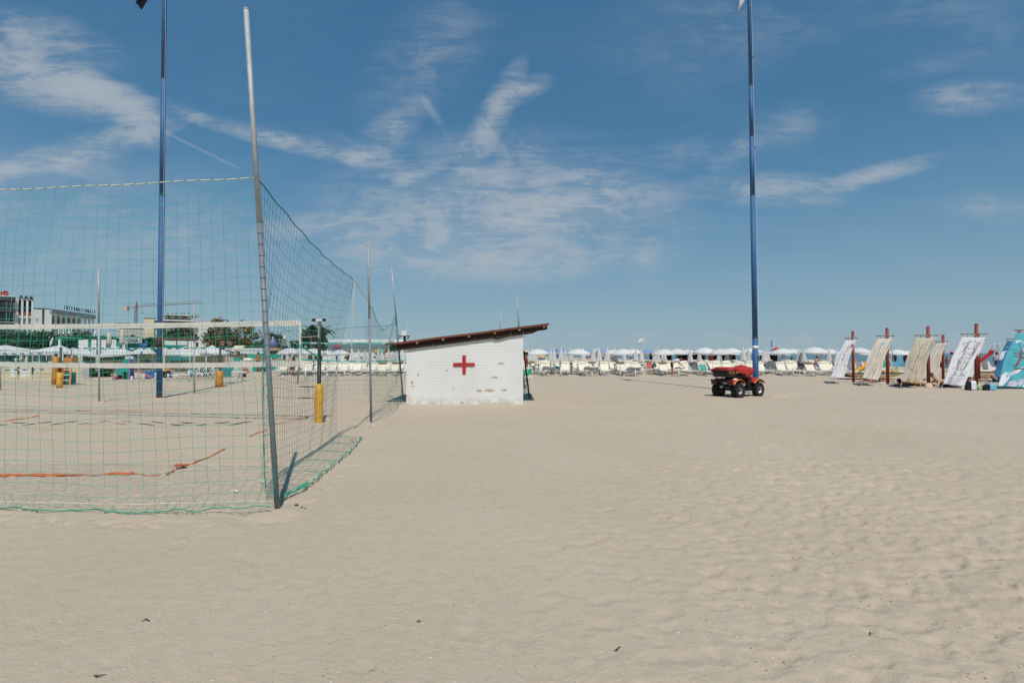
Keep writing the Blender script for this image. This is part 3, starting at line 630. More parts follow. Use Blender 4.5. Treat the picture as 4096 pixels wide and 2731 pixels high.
strip('court_tape', 'orange tape at the far left of the court', [(-60, 1690), (30, 1683), (90, 1675), (160, 1664)], .05, tape)
strip('court_tape', 'thin orange tape along the middle of the court', [(300, 1643), (420, 1640), (560, 1642), (760, 1640)], .018, tape)
strip('court_tape', 'faded tape piece seen through the side net', [(1080, 1706), (1160, 1680), (1250, 1662), (1300, 1645)], .02, tape)
strip('court_tape', 'pale tape on the sand behind the quad bike', [(3095, 1586), (3140, 1587), (3175, 1585)], .03, rope)
g = G(722, 1869); m = MB(); m.grid(lambda u, v: g + Vector(((u - .5) * .16, (v - .5) * .09, .012 + .04 * abs(math.sin(u * 8 + v * 5)))), 8, 5, .004); tag(m.build('cloth_scrap', tape), 'crumpled orange scrap on the tape near the court corner', 'scrap')
for (px, py, lab) in ((935, 1970, 'small white feather shaped scrap beside the near post'), (1040, 1928, 'pale curled scrap on the sand left of the near post')):
    g = G(px, py); m = MB(); m.grid(lambda u, v: g + Vector(((u - .5) * .09, (v - .5) * .03 + .02 * math.sin(u * 3), .02 + .012 * math.sin(u * 4))), 6, 2, .003); tag(m.build('scrap', white), lab, 'scrap')
# black ground cord, a wavy line of shallow black tape
for k, (y0, lab) in enumerate(((1698, 'broken black tape line nearer the net across the court'), (1690, 'broken black tape line just behind the other across the court'))):
    o = thing('ground_tape', lab, 'tape'); 
    for i in range(9):
        x0 = -20 + i * 115 + k * 55 + 30 * jit(i, k, 2); P = [G(x0 + s * (60 + 25 * jit(i, 3, k)), y0 + 3 * math.sin(s * 3 + i)) for s in (0, .25, .5, .75, 1)]
        MB().tube([p + Vector((0, 0, .012)) for p in P], [.002, .010, .012, .009, .002], 5).build('tape_piece', black, o)
# the further courts: green banded net, striped net, their posts
gb = mat('green white banner tape', (.08, .42, .36), .7, .3, 1.2, dirt=((.60, .64, .62), 3.0, .52))
n2, P2 = vnet('volleyball_net', 'volleyball net with faded green bands left of the hut', (XA(1207, 31), 31, 0), (XA(1660, 31), 31, 0), 2.26, 1.27, gb, r=.003, cell=.16, bh=.10, mesh_m=neth)
m = mat('leaning grey post', (.3, .31, .32), .5)
o = thing('volleyball_post', 'thin pale pole leaning beside the green banded net', 'post', G(1190, 1535)); MB().tube([(0, 0, -.1), A(1200, 1372, 27.0) - G(1190, 1535)], .05, 8).build('pole', galv, o)
sw = mat('blue white striped tape', (.03, .12, .25), .7, .1, 1)
def stripes(t_name='striped net tape'):
    m_ = bpy.data.materials.new(t_name); m_.use_nodes = True; t = m_.node_tree; b = t.nodes['Principled BSDF']; b.inputs['Roughness'].default_value = .7
    c = t.nodes.new('ShaderNodeTexCoord'); mp_ = t.nodes.new('ShaderNodeMapping'); mp_.inputs['Rotation'].default_value = (0, R(35), 0); wv = t.nodes.new('ShaderNodeTexWave'); wv.inputs['Scale'].default_value = .8; wv.wave_type = 'BANDS'; wv.bands_direction = 'X'
    rp = t.nodes.new('ShaderNodeValToRGB'); rp.color_ramp.interpolation = 'CONSTANT'; rp.color_ramp.elements[0].color = (.03, .13, .27, 1); rp.color_ramp.elements[1].position = .5; rp.color_ramp.elements[1].color = (.66, .67, .66, 1)
    t.links.new(c.outputs['Object'], mp_.inputs[0]); t.links.new(mp_.outputs[0], wv.inputs[0]); t.links.new(wv.outputs[1], rp.inputs[0]); t.links.new(rp.outputs[0], b.inputs['Base Color']); return m_
strm = stripes()
vnet('volleyball_net', 'net with blue and white striped tapes left of the blue flagpole', (XA(288, 30), 30, 0), (XA(826, 30), 30, 0), 1.93, 1.04, strm, r=.0028, cell=.16, bh=.075, mesh_m=neth, sag=.02)
vnet('volleyball_net', 'low net with striped tape at the far left edge', (XA(-420, 29), 29, 0), (XA(188, 29), 29, 0), 1.63, .75, strm, r=.0028, cell=.16, bh=.075, mesh_m=neth, sag=.02)
def padpost(px, py, topy, padh, padw, label, tubem=darkst, padm=ochre):
    b = G(px, py); o = thing('volleyball_post', label, 'post', (b.x, b.y, 0)); t = A(px + 4, topy, b.y); hh = t.z
    MB().tube([(0, 0, -.1), (0.03, 0, hh)], .05, 10).build('tube', tubem, o, True)
    MB().lathe([(padw, 0), (padw * 1.05, padh * .3), (padw * .9, padh * .6), (padw, padh), (.03, padh + .02)], 12).build('foot_pad', padm, o, True); return o
padpost(877, 1548, 1384, .78, .17, 'black net post with orange foot pad right of the blue flagpole')
padpost(238, 1551, 1388, .72, .13, 'net post with narrow yellow foot pad at the far left', padm=yellow)
padpost(221, 1538, 1424, 1.45, .16, 'tall yellow padded post beside the umpire ladder')
o = thing('umpire_chair', 'orange umpire ladder stand at the far left of the courts', 'chair', G(262, 1540)); 
for s in (-1, 1): MB().beam((s * .22, .0, 0), (s * .13, .25, 1.55), .07, .05).build('ladder_rail', orange, o)
for k in range(5): MB().beam((-.2 + k * .015, .03 + .045 * k, .25 + .27 * k), (.2 - k * .015, .03 + .045 * k, .25 + .27 * k), .08, .03).build('rung', white, o)
MB().box((-.26, .2, .62), (.10, .5, 1.25)).build('side_board', orange, o); MB().box((-.02, .35, 1.2), (.42, .4, .42)).build('seat_box', orange, o)
MB().box((.02, .3, .35), (.3, .3, .6)).build('crate', teald, o)
# low rail with seats behind the side net
o = thing('low_bench', 'low slatted bench on the sand seen through the side net', 'bench', G(1232, 1594)); 
MB().box((0, 0, .40), (.62, .22, .03)).build('seat_frame', white, o)
for i in range(9): MB().box((-.28 + i * .07, -.0, .425), (.04, .22, .03)).build('slat', darkst, o)
MB().tube([(0, 0, 0), (0, 0, .4)], .012, 6).build('leg', galv, o); MB().tube([(0, -.02, .03), (-.34, -.02, .015), (.3, -.02, .015)], .01, 5).build('foot', darkst, o)

# ------------------------------------------------------------------ first aid hut
HX0, HX1 = -3.40, .36; HY = 16.9; HL, HR = 1.80, 2.26; DEP = 2.7
hut = thing('first_aid_hut', 'white painted brick first aid hut with red cross and sloping brown roof', 'hut', (0, HY, 0))
def ztop(x): return HL + (HR - HL) * (x - HX0) / (HX1 - HX0)
wallm = mat('flaking white masonry', (.74, .74, .72), .85, .05, 2.0, 0, .12, 30)
mb_ = bpy.data.materials.new('peeling painted brick'); mb_.use_nodes = True; nt = mb_.node_tree; b = nt.nodes['Principled BSDF']; b.inputs['Roughness'].default_value = .85
def sst_(x, lo, hi):
    n = N('ShaderNodeMapRange', interpolation_type='SMOOTHSTEP'); n.inputs[1].default_value = lo; n.inputs[2].default_value = hi; L(x, n.inputs[0]); return n.outputs[0]
gco = N('ShaderNodeNewGeometry'); P_ = gco.outputs['Position']
sp_ = N('ShaderNodeSeparateXYZ'); L(P_, sp_.inputs[0])
pe = MA('ADD', noise(P_, 2.3, 8, .68, .4), MA('MULTIPLY', MA('SUBTRACT', 1.15, sp_.outputs[2]), .035))
peel = MA('GREATER_THAN', pe, .685)
for (cx_, cz_, rx_, rz_) in ((-.35, 1.31, .11, .05), (-1.05, .44, .10, .055), (-.72, .45, .16, .06), (-.25, .46, .10, .035), (-1.62, .06, .06, .03), (-3.01, .95, .035, .05), (-3.22, .70, .05, .04), (-3.20, .58, .06, .03), (-.55, .87, .12, .04), (-2.1, 1.08, .05, .025)):
    ex = MA('POWER', MA('DIVIDE', MA('SUBTRACT', sp_.outputs[0], cx_), rx_), 2.0); ez = MA('POWER', MA('DIVIDE', MA('SUBTRACT', sp_.outputs[2], cz_), rz_), 2.0)
    bl_ = MA('LESS_THAN', MA('ADD', MA('ADD', ex, ez), MA('MULTIPLY', MA('SUBTRACT', noise(P_, 14.0, 5, .6), .5), 3.4)), .95); peel = MA('MAXIMUM', peel, bl_)
inner = ramp(noise(P_, 30, 5), [(.35, (.47, .32, .22)), (.65, (.62, .53, .43))])
wht = ramp(noise(P_, 1.2, 7, .6), [(.3, (.70, .70, .68)), (.7, (.78, .78, .765))]); wht = mixc(MA('MULTIPLY', MA('SUBTRACT', noise(P_, 7, 8, .7), .62, clamp=True), 1.6, clamp=True), wht, (.52, .49, .44))
spl = MA('MULTIPLY', MA('SUBTRACT', 1.0, MA('DIVIDE', sp_.outputs[2], .30), clamp=True), sst_(noise(P_, 5.0, 7, .7), .42, .62))      # sand splashed up the foot of the wall
wht = mixc(MA('MULTIPLY', spl, .75), wht, (.46, .38, .29))
L(mixc(peel, wht, inner), b.inputs['Base Color']); bp = N('ShaderNodeBump'); bp.inputs['Strength'].default_value = .35; bp.inputs['Distance'].default_value = .008
L(MA('SUBTRACT', noise(P_, 40, 5), MA('MULTIPLY', peel, .8)), bp.inputs['Height']); L(bp.outputs[0], b.inputs['Normal'])
m = MB(); m.prism([(HX0 + .004, -.2), (HX1 - .004, -.2), (HX1 - .004, HR - .003), (HX0 + .004, HL - .003)], -.0022, DEP); wall = m.build('wall', mb_, hut)
BW, BHT = .30, .102; shared = MB().box((0, .01, 0), (BW - .005, .034, BHT - .005)).mesh('brick', mb_)
half = {}
row = 0; z = -.06
while z < HR:
    x = HX0 - (BW / 2 if row % 2 else 0)
    while x < HX1 - .001:
        a, c = max(x, HX0), min(x + BW, HX1); za, zc = ztop(a), ztop(c)
        if c - a > .02 and z < min(za, zc) - .012:
            full = abs(c - a - BW) < 1e-6 and z + BHT <= za
            if full: o = bpy.data.objects.new('brick', shared); COL.objects.link(o); o.parent = wall; o.location = ((a + c) / 2, random.uniform(-.0022, .0018), z + BHT / 2)
            else:
                mm = MB().prism([(a + .0035, z + .003), (c - .0035, z + .003), (c - .0035, min(z + BHT - .003, zc - .003)), (a + .0035, min(z + BHT - .003, za - .003))], -.007, .027); mm.build('brick', mb_, wall, loc=(0, random.uniform(-.002, .0018), 0))
        x += BW
    z += BHT; row += 1
# red cross of two boards
cxp, czp = XA(1857, HY), A(1857, 1458, HY).z
cr = MB(); cr.box((cxp, -.022, czp), (.112, .022, .60)); c1 = cr.build('red_cross', redx, hut); c1['label'] = 'faded red painted cross'
MB().bbox(cxp - .352, cxp - .058, -.033, -.011, czp - .055, czp + .055).build('cross_arm', redx, c1); MB().bbox(cxp + .058, cxp + .345, -.033, -.011, czp - .052, czp + .054).build('cross_arm', redx, c1)
# roof: sloping deck, edge boards, dark eaves beam, purlin ends
RX0, RX1 = -4.06, 1.19; RZ0, RZ1 = 1.94, 2.605
sl_ = (RZ1 - RZ0) / (RX1 - RX0)
def rz_(x): return RZ0 + sl_ * (x - RX0)
roof = MB().prism([(RX0 + .02, rz_(RX0) - .035), (RX1 - .02, rz_(RX1) - .035), (RX1 - .02, rz_(RX1) - .008), (RX0 + .02, rz_(RX0) - .008)], -.13, DEP + .25).build('roof', mat('tarred roof felt', (.05, .03, .024), .9, .2, 5), hut)
xs = [RX0, -2.9, -1.55, -.25, .62, RX1]
for i in range(5):
    a, c = xs[i] + .003, xs[i + 1] - .003; dy_ = random.uniform(-.008, .008); dzz = random.uniform(-.006, .006); MB().prism([(a, rz_(a) - .062 + dzz), (c, rz_(c) - .062 + dzz * .4), (c, rz_(c) + .004 + dzz * .4), (a, rz_(a) + .004 + dzz)], -.165 + dy_, -.135 + dy_).build('edge_board', brownw, roof)
for i, (a, c) in enumerate(((-3.92, -2.55), (-2.545, -1.2), (-1.195, -.05), (-.045, .36), (.365, 1.13))):
    poly = [(a, rz_(a) - .26), (c, rz_(c) - .255), (c, rz_(c) - .068), (a, rz_(a) - .068)]
    if i == 4: poly = [(a, rz_(a) - .262)] + [(a + (c - a) * k / 9, rz_(a + (c - a) * k / 9) - .215 - .03 * abs(jit(k, 2, 9)) - (.045 if k < 5 else 0) + .004 * k) for k in range(1, 10)] + [(c, rz_(c) - .068), (a, rz_(a) - .068)]
    if i == 2: poly = [(a, rz_(a) - .26), (-.62, rz_(-.62) - .255), (-.5, rz_(-.5) - .31), (-.3, rz_(-.3) - .29), (c, rz_(c) - .25), (c, rz_(c) - .068), (a, rz_(a) - .068)]
    MB().prism(poly, -.075, -.052).build('eaves_board', darkw, roof)
for x in (-3.03, -2.2, -1.37, -.55, .245, 1.03): MB().box((x, -.05, rz_(x) - .094), (.062, .20, .048), Matrix.Rotation(-math.atan(sl_), 3, 'Y')).build('purlin_end', lightw, roof)
MB().tube([(.42, -.06, 2.27), (.43, -.06, 2.2), (.425, -.06, 2.12)], .006, 4).build('loose_wire', black, roof)

# ------------------------------------------------------------------ red quad bike: local x = forward, y = left
TH = R(31.5); gq = G(2952, 1590); LB, TW = 1.25, .83
qc = gq + Vector((-math.sin(TH), math.cos(TH), 0)) * TW / 2
quad = thing('quad_bike', 'red and black quad bike under a red cover beside the blue flagpole', 'quad bike', (qc.x, qc.y, 0), TH)
rubber = mat('black tyre rubber', (.018, .017, .016), .85, .25, 30, 0, .2, 40); alloy = mat('dull alloy rim', (.46, .46, .47), .4, .1, 8, .7)
qred = mat('quad red plastic', (.40, .03, .018), .38, .10, 6); qyel = mat('quad yellow trim', (.62, .26, .02), .4, .1, 6)
def wheel(x, y, wd, rad, s):
    o = bpy.data.objects.new('wheel', None); COL.objects.link(o); o.parent = quad; o.location = (x, y, rad - .012)
    def rot(mb):
        mb.v = [(a, c, b) for a, b, c in mb.v]; return mb
    hw = wd / 2
    t = MB().lathe([(rad * .50, -hw * .75), (rad * .62, -hw), (rad * .86, -hw * 1.02), (rad * .965, -hw * .78), (rad * .97, 0), (rad * .965, hw * .78), (rad * .86, hw * 1.02), (rad * .62, hw), (rad * .50, hw * .75)], 30, cap=False)
    for k in range(20):
        for q_, off in ((-1, 0), (1, .5)):
            a = 2 * math.pi * (k + off) / 20; Mx = Matrix.Rotation(a, 3, 'Z') @ Matrix.Rotation(q_ * .35, 3, 'X')
            t.box((rad * .965 * math.cos(a), rad * .965 * math.sin(a), q_ * hw * .50), (.045, .034, hw * .95), Mx)
    rot(t).build('tyre', rubber, o, False)
    rim = MB().lathe([(rad * .53, -hw * .8), (rad * .47, -hw * .6), (rad * .42, hw * .1), (rad * .30, hw * .25), (rad * .16, hw * .35), (rad * .16, -hw * .35), (rad * .30, -hw * .25), (rad * .42, -hw * .1), (rad * .47, hw * .6), (rad * .53, hw * .8)], 26, cap=False); rot(rim).build('rim', alloy, o, True)
    hub = MB().lathe([(.02, s * hw * .65), (.045, s * hw * .6), (.055, s * hw * .3), (.055, 0)], 12); rot(hub).build('hub', darkst, o, True)
wheel(0, -TW / 2, .25, .272, -1); wheel(0, TW / 2, .25, .272, -1); wheel(LB, -TW / 2 + .02, .20, .268, -1); wheel(LB, TW / 2 - .02, .20, .268, -1)
fr_ = MB()
fr_.tube([(0, -.36, .27), (0, .36, .27)], .03, 8); fr_.tube([(LB, -.36, .27), (LB, .36, .27)], .022, 8)
for s in (-1, 1):
    fr_.tube([(-.12, s * .13, .45), (.15, s * .15, .30), (.9, s * .15, .30), (1.25, s * .13, .42), (1.42, s * .12, .55)], .02, 6); fr_.tube([(LB, s * .3, .30), (LB - .05, s * .12, .62)], .03, 8); fr_.tube([(.02, s * .16, .28), (.10, s * .12, .66)], .035, 8)
fr_.build('frame', darkst, quad, True)
MB().box((.55, 0, .43), (.46, .30, .32)).build('engine', darkst, quad)
e = MB(); e.box((.62, -.17, .42), (.20, .06, .18)); e.tube([(.52, -.18, .36), (.62, -.22, .42), (.72, -.2, .52)], .035, 8); e.lathe([(.06, -.02), (.06, .02)], 14, (.66, -.2, .44)); e.build('engine_casing', alloy, quad, True)
for s in (-1, 1): MB().box((.64, s * .30, .24), (.60, .22, .035)).build('footboard', black, quad); MB().box((.88, s * .25, .48), (.22, .12, .44)).build('side_panel', black, quad)
MB().tube([(-.30, .10, .38), (-.05, .10, .42)], .055, 10).build('silencer', alloy, quad, True); MB().box((-.12, 0, .46), (.10, .16, .22)).build('tail_bracket', darkst, quad); MB().box((-.185, .0, .56), (.02, .2, .12)).build('number_plate', white, quad)
def fender(x, s, wd, r_, front):
    def fn(u, v):
        a = R(150) - u * R(118) if not front else R(146) - u * R(112)
        rr = r_ + .015 * math.sin(v * 3); y = s * (TW / 2 - .18 + v * wd); return (x + rr * math.cos(a) * 1.12, y, .30 + rr * math.sin(a) * 1.02 + .06 * (1 - v))
    f_ = MB().grid(fn, 14, 5, .02).build('fender', qred, quad, True)
    def fe(u, v): p = fn(u, .92 + .12 * v); return (p[0], p[1] + s * .006, p[2] + .016)
    MB().grid(fe, 14, 1, .012).build('yellow_trim', qyel, f_)
for s in (-1, 1): fender(0, s, .27, .335, False); fender(LB, s, .24, .33, True)
for s in (-1, 1):
    MB().box((-.36, s * .36, .56), (.05, .20, .20), Matrix.Rotation(-.5, 3, 'Y')).build('mud_flap', mat('dark red plastic', (.10, .018, .014), .5), quad)
    l_ = MB().ball((-.14, s * .40, .67), (.10, .075, .045), 12, 8).build('rear_lamp', white, quad, True)
b_ = MB(); b_.prism([(-.32, .60), (.15, .70), (.40, .72), (.52, .62), (.42, .55), (-.1, .52)], -.26, .26); b_.build('tail_fairing', black, quad)
b_ = MB(); b_.prism([(.74, .62), (.86, .84), (.98, .90), (1.20, .78), (1.46, .62), (1.42, .55), (.95, .54)], -.14, .14); b_.build('front_fairing', qred, quad)
b_ = MB(); b_.prism([(.02, .72), (.10, .80), (.55, .80), (.82, .88), (.84, .76), (.60, .66), (.10, .66)], -.15, .15); b_.build('seat', black, quad)
MB().prism([(1.40, .40), (1.62, .52), (1.60, .58), (1.38, .56)], -.2, .2).build('front_bumper', black, quad)
rk = MB()
for y in (-.32, -.1, .12, .34): rk.tube([(-.42, y, .76), (.10, y, .77)], .012, 6)
for x in (-.42, -.16, .10): rk.tube([(x, -.36, .765), (x, .36, .765)], .012, 6)
for x in (-.3, .05):
    for s in (-1, 1): rk.tube([(x, s * .25, .62), (x, s * .3, .765)], .012, 6)
rk.build('rear_rack', darkst, quad, True)
bag = MB()
def bagf(u, v):
    a = 2 * math.pi * u; q_ = 1 - .06 * math.cos(math.pi * (2 * v - 1)) * 0; sx_, sy_ = .29, .40; cs, sn_ = math.cos(a), math.sin(a); e_ = .5
    x = math.copysign(abs(cs) ** e_, cs) * sx_; y = math.copysign(abs(sn_) ** e_, sn_) * sy_; k = 1 - .10 * (2 * v - 1) ** 4
    return (-.20 + x * k, y * k,   .775 + v * .30 + .015 * math.sin(a * 5) * v)
bag.grid(bagf, 28, 6); bag.add([bagf(i / 28, 1) for i in range(28)] + [(-.2, 0, 1.07)], [(i, (i + 1) % 28, 28) for i in range(28)]); bg_ = bag.build('rear_bag', black, quad, True)
vs_, fs_ = text_mesh('ESCUE', .115); t_ = MB(); t_.add([(-.33 + x, -.412, .89 + y) for x, y, z in vs_], fs_); t_.build('lettering', mat('orange print', (.62, .22, .02), .6), bg_)
hb = MB(); hb.tube([(.86, 0, .86), (.80, 0, 1.02)], .03, 8); hb.tube([(.70, -.38, 1.04), (.78, -.2, 1.06), (.80, 0, 1.02), (.78, .2, 1.06), (.70, .38, 1.04)], .014, 6); hb.build('handlebar', darkst, quad, True)
# cover: red cloth thrown from bag to handlebars
def cov(u, v):
    x = -.52 + 1.56 * u; s = 2 * v - 1; prof = [1.03, 1.10, 1.13, 1.125, 1.11, 1.10, 1.12, 1.22, 1.06]; k = u * 8; i = min(int(k), 7); zt = prof[i] * (1 - k + i) + prof[i + 1] * (k - i)
    hw = .36 + .03 * math.sin(u * 9); dr = [.05, .17, .18, .16, .20, .24, .25, .27, .16]; drop = dr[i] * (1 - k + i) + dr[i + 1] * (k - i)
    if u < .34 and s < 0: drop *= .55
    y = hw * math.copysign(min(1, abs(s) * 1.5), s); z = zt - (max(0, abs(s) * 1.5 - 1) / .5) * drop - .02 * s * s + .012 * math.sin(u * 22 + s * 6) * abs(s)
    if .72 < u < .95: z -= .10 * (min(1, abs(s) * 1.4)) ** 1 * (1 if abs(s) < 1 else 1); y *= .92
    return (x, y + .012 * math.sin(u * 31), z)
MB().grid(cov, 44, 22, .008).build('cover', redcloth, quad, True)
for s in (-1, 1): MB().tube([(1.0, s * .28, .98), (1.02, s * .22, .82), (1.0, s * .2, .74)], .011, 5).build('tie_cord', rope, quad)
MB().ball((1.12, -.14, .98), (.075, .065, .07), 12, 8).build('siren_lamp', qred, quad, True); MB().lathe([(.05, -.01), (.055, .01)], 12, (1.12, -.205, .98)).build('lamp_glass', white, quad)
MB().box((.62, 0, .27), (1.0, .50, .05)).build('shadow_pan', black, quad)  # belly pan added to deepen the shadow under the quad
for x_, l_ in ((.0, .34), (LB, .34)):
    for s in (-1, 1): MB().box((x_, s * .20, .47), (l_, .10, .26)).build('dark_fender_fill', black, quad)  # black fill added for the dark beneath the fenders
MB().box((.30, 0, .58), (.44, .44, .14)).build('seat_base', black, quad); MB().box((-.17, .0, .60), (.26, .60, .10)).build('tail_underside', black, quad)

# ------------------------------------------------------------------ sun loungers, head away from the camera
def make_lounger(kind):
    r = thing('sun_lounger', 'x', 'sun lounger'); hy, hz = .22, .36; an = R(52 if kind != 2 else 30); bl = .78; ce, se = math.cos(an), math.sin(an)
    fm = MB()
    for s in (-1, 1): fm.tube([(s * .33, -1.0, hz), (s * .33, hy, hz), (s * .33, .82, hz)], .017, 5); fm.tube([(s * .31, hy, hz), (s * .31, hy + bl * ce, hz + bl * se)], .016, 5)
    fm.tube([(-.33, -1.0, hz), (.33, -1.0, hz)], .017, 5); fm.tube([(-.31, hy + bl * ce, hz + bl * se), (.31, hy + bl * ce, hz + bl * se)], .016, 5); fm.build('frame', whitep, r, True)
    for y, s in ((-.72, -1), (.62, 1)):
        lg = MB().tube([(-.30, y, hz), (-.29, y + s * .10, .03), (.29, y + s * .10, .03), (.30, y, hz)], .02, 5); lg.build('leg', whitep, r, True)
    for s in (-1, 1): MB().tube([(s * .30, .60, hz - .02), (s * .30, hy + bl * ce * .7, hz + bl * se * .66)], .012, 4).build('prop', darkst, r)
    MB().grid(lambda u, v: ((u - .5) * .62, -1.0 + v * (hy + 1.0), hz + .012 - .035 * math.sin(math.pi * u) * math.sin(math.pi * min(v * 1.2, 1))), 4, 6, .012).build('seat', cream, r, True)
    MB().grid(lambda u, v: ((u - .5) * .60, hy + v * bl * ce + .03 * math.sin(math.pi * u), hz + v * bl * se + .01 - .02 * math.sin(math.pi * u)), 4, 6, .012).build('backrest', cream, r, True)
    ty, tz = hy + bl * ce, hz + bl * se
    if kind == 1:   # little sunshade tipped forward over the head
        MB().grid(lambda u, v: ((u - .5) * .64, ty - .02 - v * .17, tz + .04 - v * .05 - .03 * math.sin(math.pi * u)), 3, 3, .01).build('sunshade', creamd, r, True)
    else: MB().grid(lambda u, v: ((u - .5) * .60, ty - .03 - .05 * math.sin(math.pi * v), tz + .02 - v * .15), 3, 4, .03).build('head_cushion', cream, r, True)
    return r
protoL = [make_lounger(k) for k in (0, 1, 2)]; usedL = [False] * 3
def place_lounger(x, y, kind, label, group, rz=0):
    rz += random.uniform(-.16, .16)
    if not usedL[kind]:
        usedL[kind] = True; o = protoL[kind]; o.location = (x, y, 0); o.rotation_euler.z = rz; o['label'] = label; o['group'] = group; return o
    return copy_tree(protoL[kind], None, (x, y, 0), rz, label, group)
rows = [(38.6, 2098, 3345, 1.02), (41.7, 2098, 3370, 1.0), (44.8, 2098, 3400, 1.05), (48.2, 2098, 3420, 1.1)]
rn = ['front row', 'second row', 'third row', 'fourth row']
avoid = [(2166, 60), (2710, 26)]
for ri, (Y, p0, p1, stp) in enumerate(rows):
    x = XA(p0, Y) + .5 * (ri % 2); n = 0; i = 0
    while x < XA(p1, Y):
        px = CX + x / Y * F; y = Y + random.uniform(-.6, .6)
        if not (ri == 0 and (2195 < px < 2262 or 2360 < px < 2400 or 2545 < px < 2585 or 2684 < px < 2730)):
            n += 1; k = 1 if random.random() < .28 else (2 if random.random() < .07 else 0)
            place_lounger(x, y, k, f'{ordn(n)} cream sun lounger from the hut in the {rn[ri]} right of it', 'cream loungers right of the hut', 0)
        x += stp * (.80 if i % 3 else 1.35) * random.uniform(.93, 1.07); i += 1
for ri, (Y, p0, p1) in enumerate(((38.5, 1120, 1632), (42.0, 1130, 1632), (45.5, 1140, 1632))):
    x = XA(p0, Y); n = 0; tot = []
    while x < XA(p1, Y): tot.append(x); x += .86 * random.uniform(.92, 1.25)
    for x in tot:
        n += 1; place_lounger(x, Y + random.uniform(-.4, .4), 1 if random.random() < .2 else 0, f'{ordn(n)} cream sun lounger from the volleyball post in the {rn[ri]} left of the hut', 'cream loungers left of the hut')

# ------------------------------------------------------------------ parasols
pleat = lambda t, s: 1 + (.26 * (1 - .6 * s)) * math.cos(9 * t) * (1 if s < .97 else 0)
def make_closed():
    r = thing('closed_parasol', 'x', 'parasol')
    MB().tube([(0, 0, 0), (0, 0, 2.04)], .017, 6).build('pole', whitep, r, True); MB().tube([(0, 0, 0), (0, 0, .66)], .05, 8).build('ground_sleeve', whitep, r, True)
    cn = MB().lathe([(.205, 1.02), (.19, 1.10), (.155, 1.35), (.105, 1.6), (.065, 1.8), (.03, 1.97), (.012, 2.0)], 54, cap=False, fold=pleat); cn.build('canopy', canvas, r, True)
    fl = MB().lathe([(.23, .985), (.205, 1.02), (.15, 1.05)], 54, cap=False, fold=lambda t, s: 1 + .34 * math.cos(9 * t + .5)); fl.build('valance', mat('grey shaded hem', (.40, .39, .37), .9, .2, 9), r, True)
    MB().ball((0, 0, 2.03), (.035, .035, .05), 8, 6).build('finial', whitep, r, True)
    MB().lathe([(.03, .70), (.20, .79), (.205, .80), (.03, .80)], 12).build('tray', navy, r); return r
def make_open():
    r = thing('open_parasol', 'x', 'parasol')
    MB().tube([(0, 0, 0), (0, 0, 2.02)], .017, 6).build('pole', whitep, r, True); MB().tube([(0, 0, 0), (0, 0, .66)], .05, 8).build('ground_sleeve', whitep, r, True)
    rad = .93
    sc_ = lambda t, s: 1 - .028 * (1 - abs(math.cos(5 * t))) * (1 - s) * 2
    MB().lathe([(rad, 1.63), (.80, 1.735), (.58, 1.86), (.32, 1.965), (.02, 2.0)], 40, cap=False, fold=sc_).build('canopy', canvas, r, True)
    MB().lathe([(rad * 1.0, 1.535), (rad, 1.628)], 40, cap=False, fold=lambda t, s: 1 + .012 * math.cos(20 * t)).build('valance', canvas, r, True)
    for k in range(8):
        a = k * math.pi / 4; MB().tube([(0, 0, 1.97), (.6 * math.cos(a), .6 * math.sin(a), 1.84), (.92 * math.cos(a), .92 * math.sin(a), 1.61)], .008, 4).build('rib', whitep, r)
    MB().ball((0, 0, 2.04), (.03, .03, .05), 8, 6).build('finial', whitep, r, True); MB().lathe([(.03, .70), (.20, .79), (.205, .80), (.03, .80)], 12).build('tray', navy, r); return r
pc, po = make_closed(), make_open(); used = {id(pc): 0, id(po): 0}
def place_par(proto, px, Y, label, group):
    x = XA(px, Y); rz = random.uniform(0, 6)
    if not used[id(proto)]: used[id(proto)] = 1; o = proto; o.location = (x, Y, 0); o.rotation_euler.z = rz; o['label'] = label; o['group'] = group
    else: o = copy_tree(proto, None, (x, Y, 0), rz, label, group)
    s = random.uniform(.93, 1.05); o.scale = (s, s, s * random.uniform(.97, 1.03)); o.rotation_euler.x = random.uniform(-.06, .06); o.rotation_euler.y = random.uniform(-.05, .05); return o
closed_px = [(2112, 44), (2124, 44), (2137, 43), (2203, 43), (2216, 41), (2240, 41), (2263, 42), (2285, 42), (2333, 42), (2370, 41), (2397, 41), (2426, 41), (2458, 41), (2495, 46), (2545, 45), (2568, 41), (2617, 42), (2628, 44), (2650, 46), (2662, 47), (2763, 41), (2800, 46), (2875, 46), (2908, 46), (2973, 41), (2990, 44), (3056, 41), (3068, 44), (3132, 41), (3190, 43), (3203, 42), (3216, 40.6), (3287, 41), (3315, 44), (3341, 42)]
for n, (px, Y) in enumerate(closed_px): place_par(pc, px, Y, f'{ordn(n + 1)} closed white parasol from the hut in the rows right of it', 'closed parasols right of the hut')
open_px = [(2156, 40.5), (2312, 40.5), (2452, 47), (2495, 40.7), (2534, 48), (2660, 40.2), (2709, 44), (2753, 50), (2818, 41.5), (2849, 49), (2886, 40), (2927, 46), (2950, 50), (3008, 46), (3040, 49), (3112, 45), (3134, 41.5), (3170, 50), (3258, 41.5), (3320, 49), (3434, 47), (3480, 50), (3585, 45), (3622, 48)]
for n, (px, Y) in enumerate(open_px): place_par(po, px, Y, f'{ordn(n + 1)} open white parasol from the hut in the rows right of it', 'open parasols right of the hut')
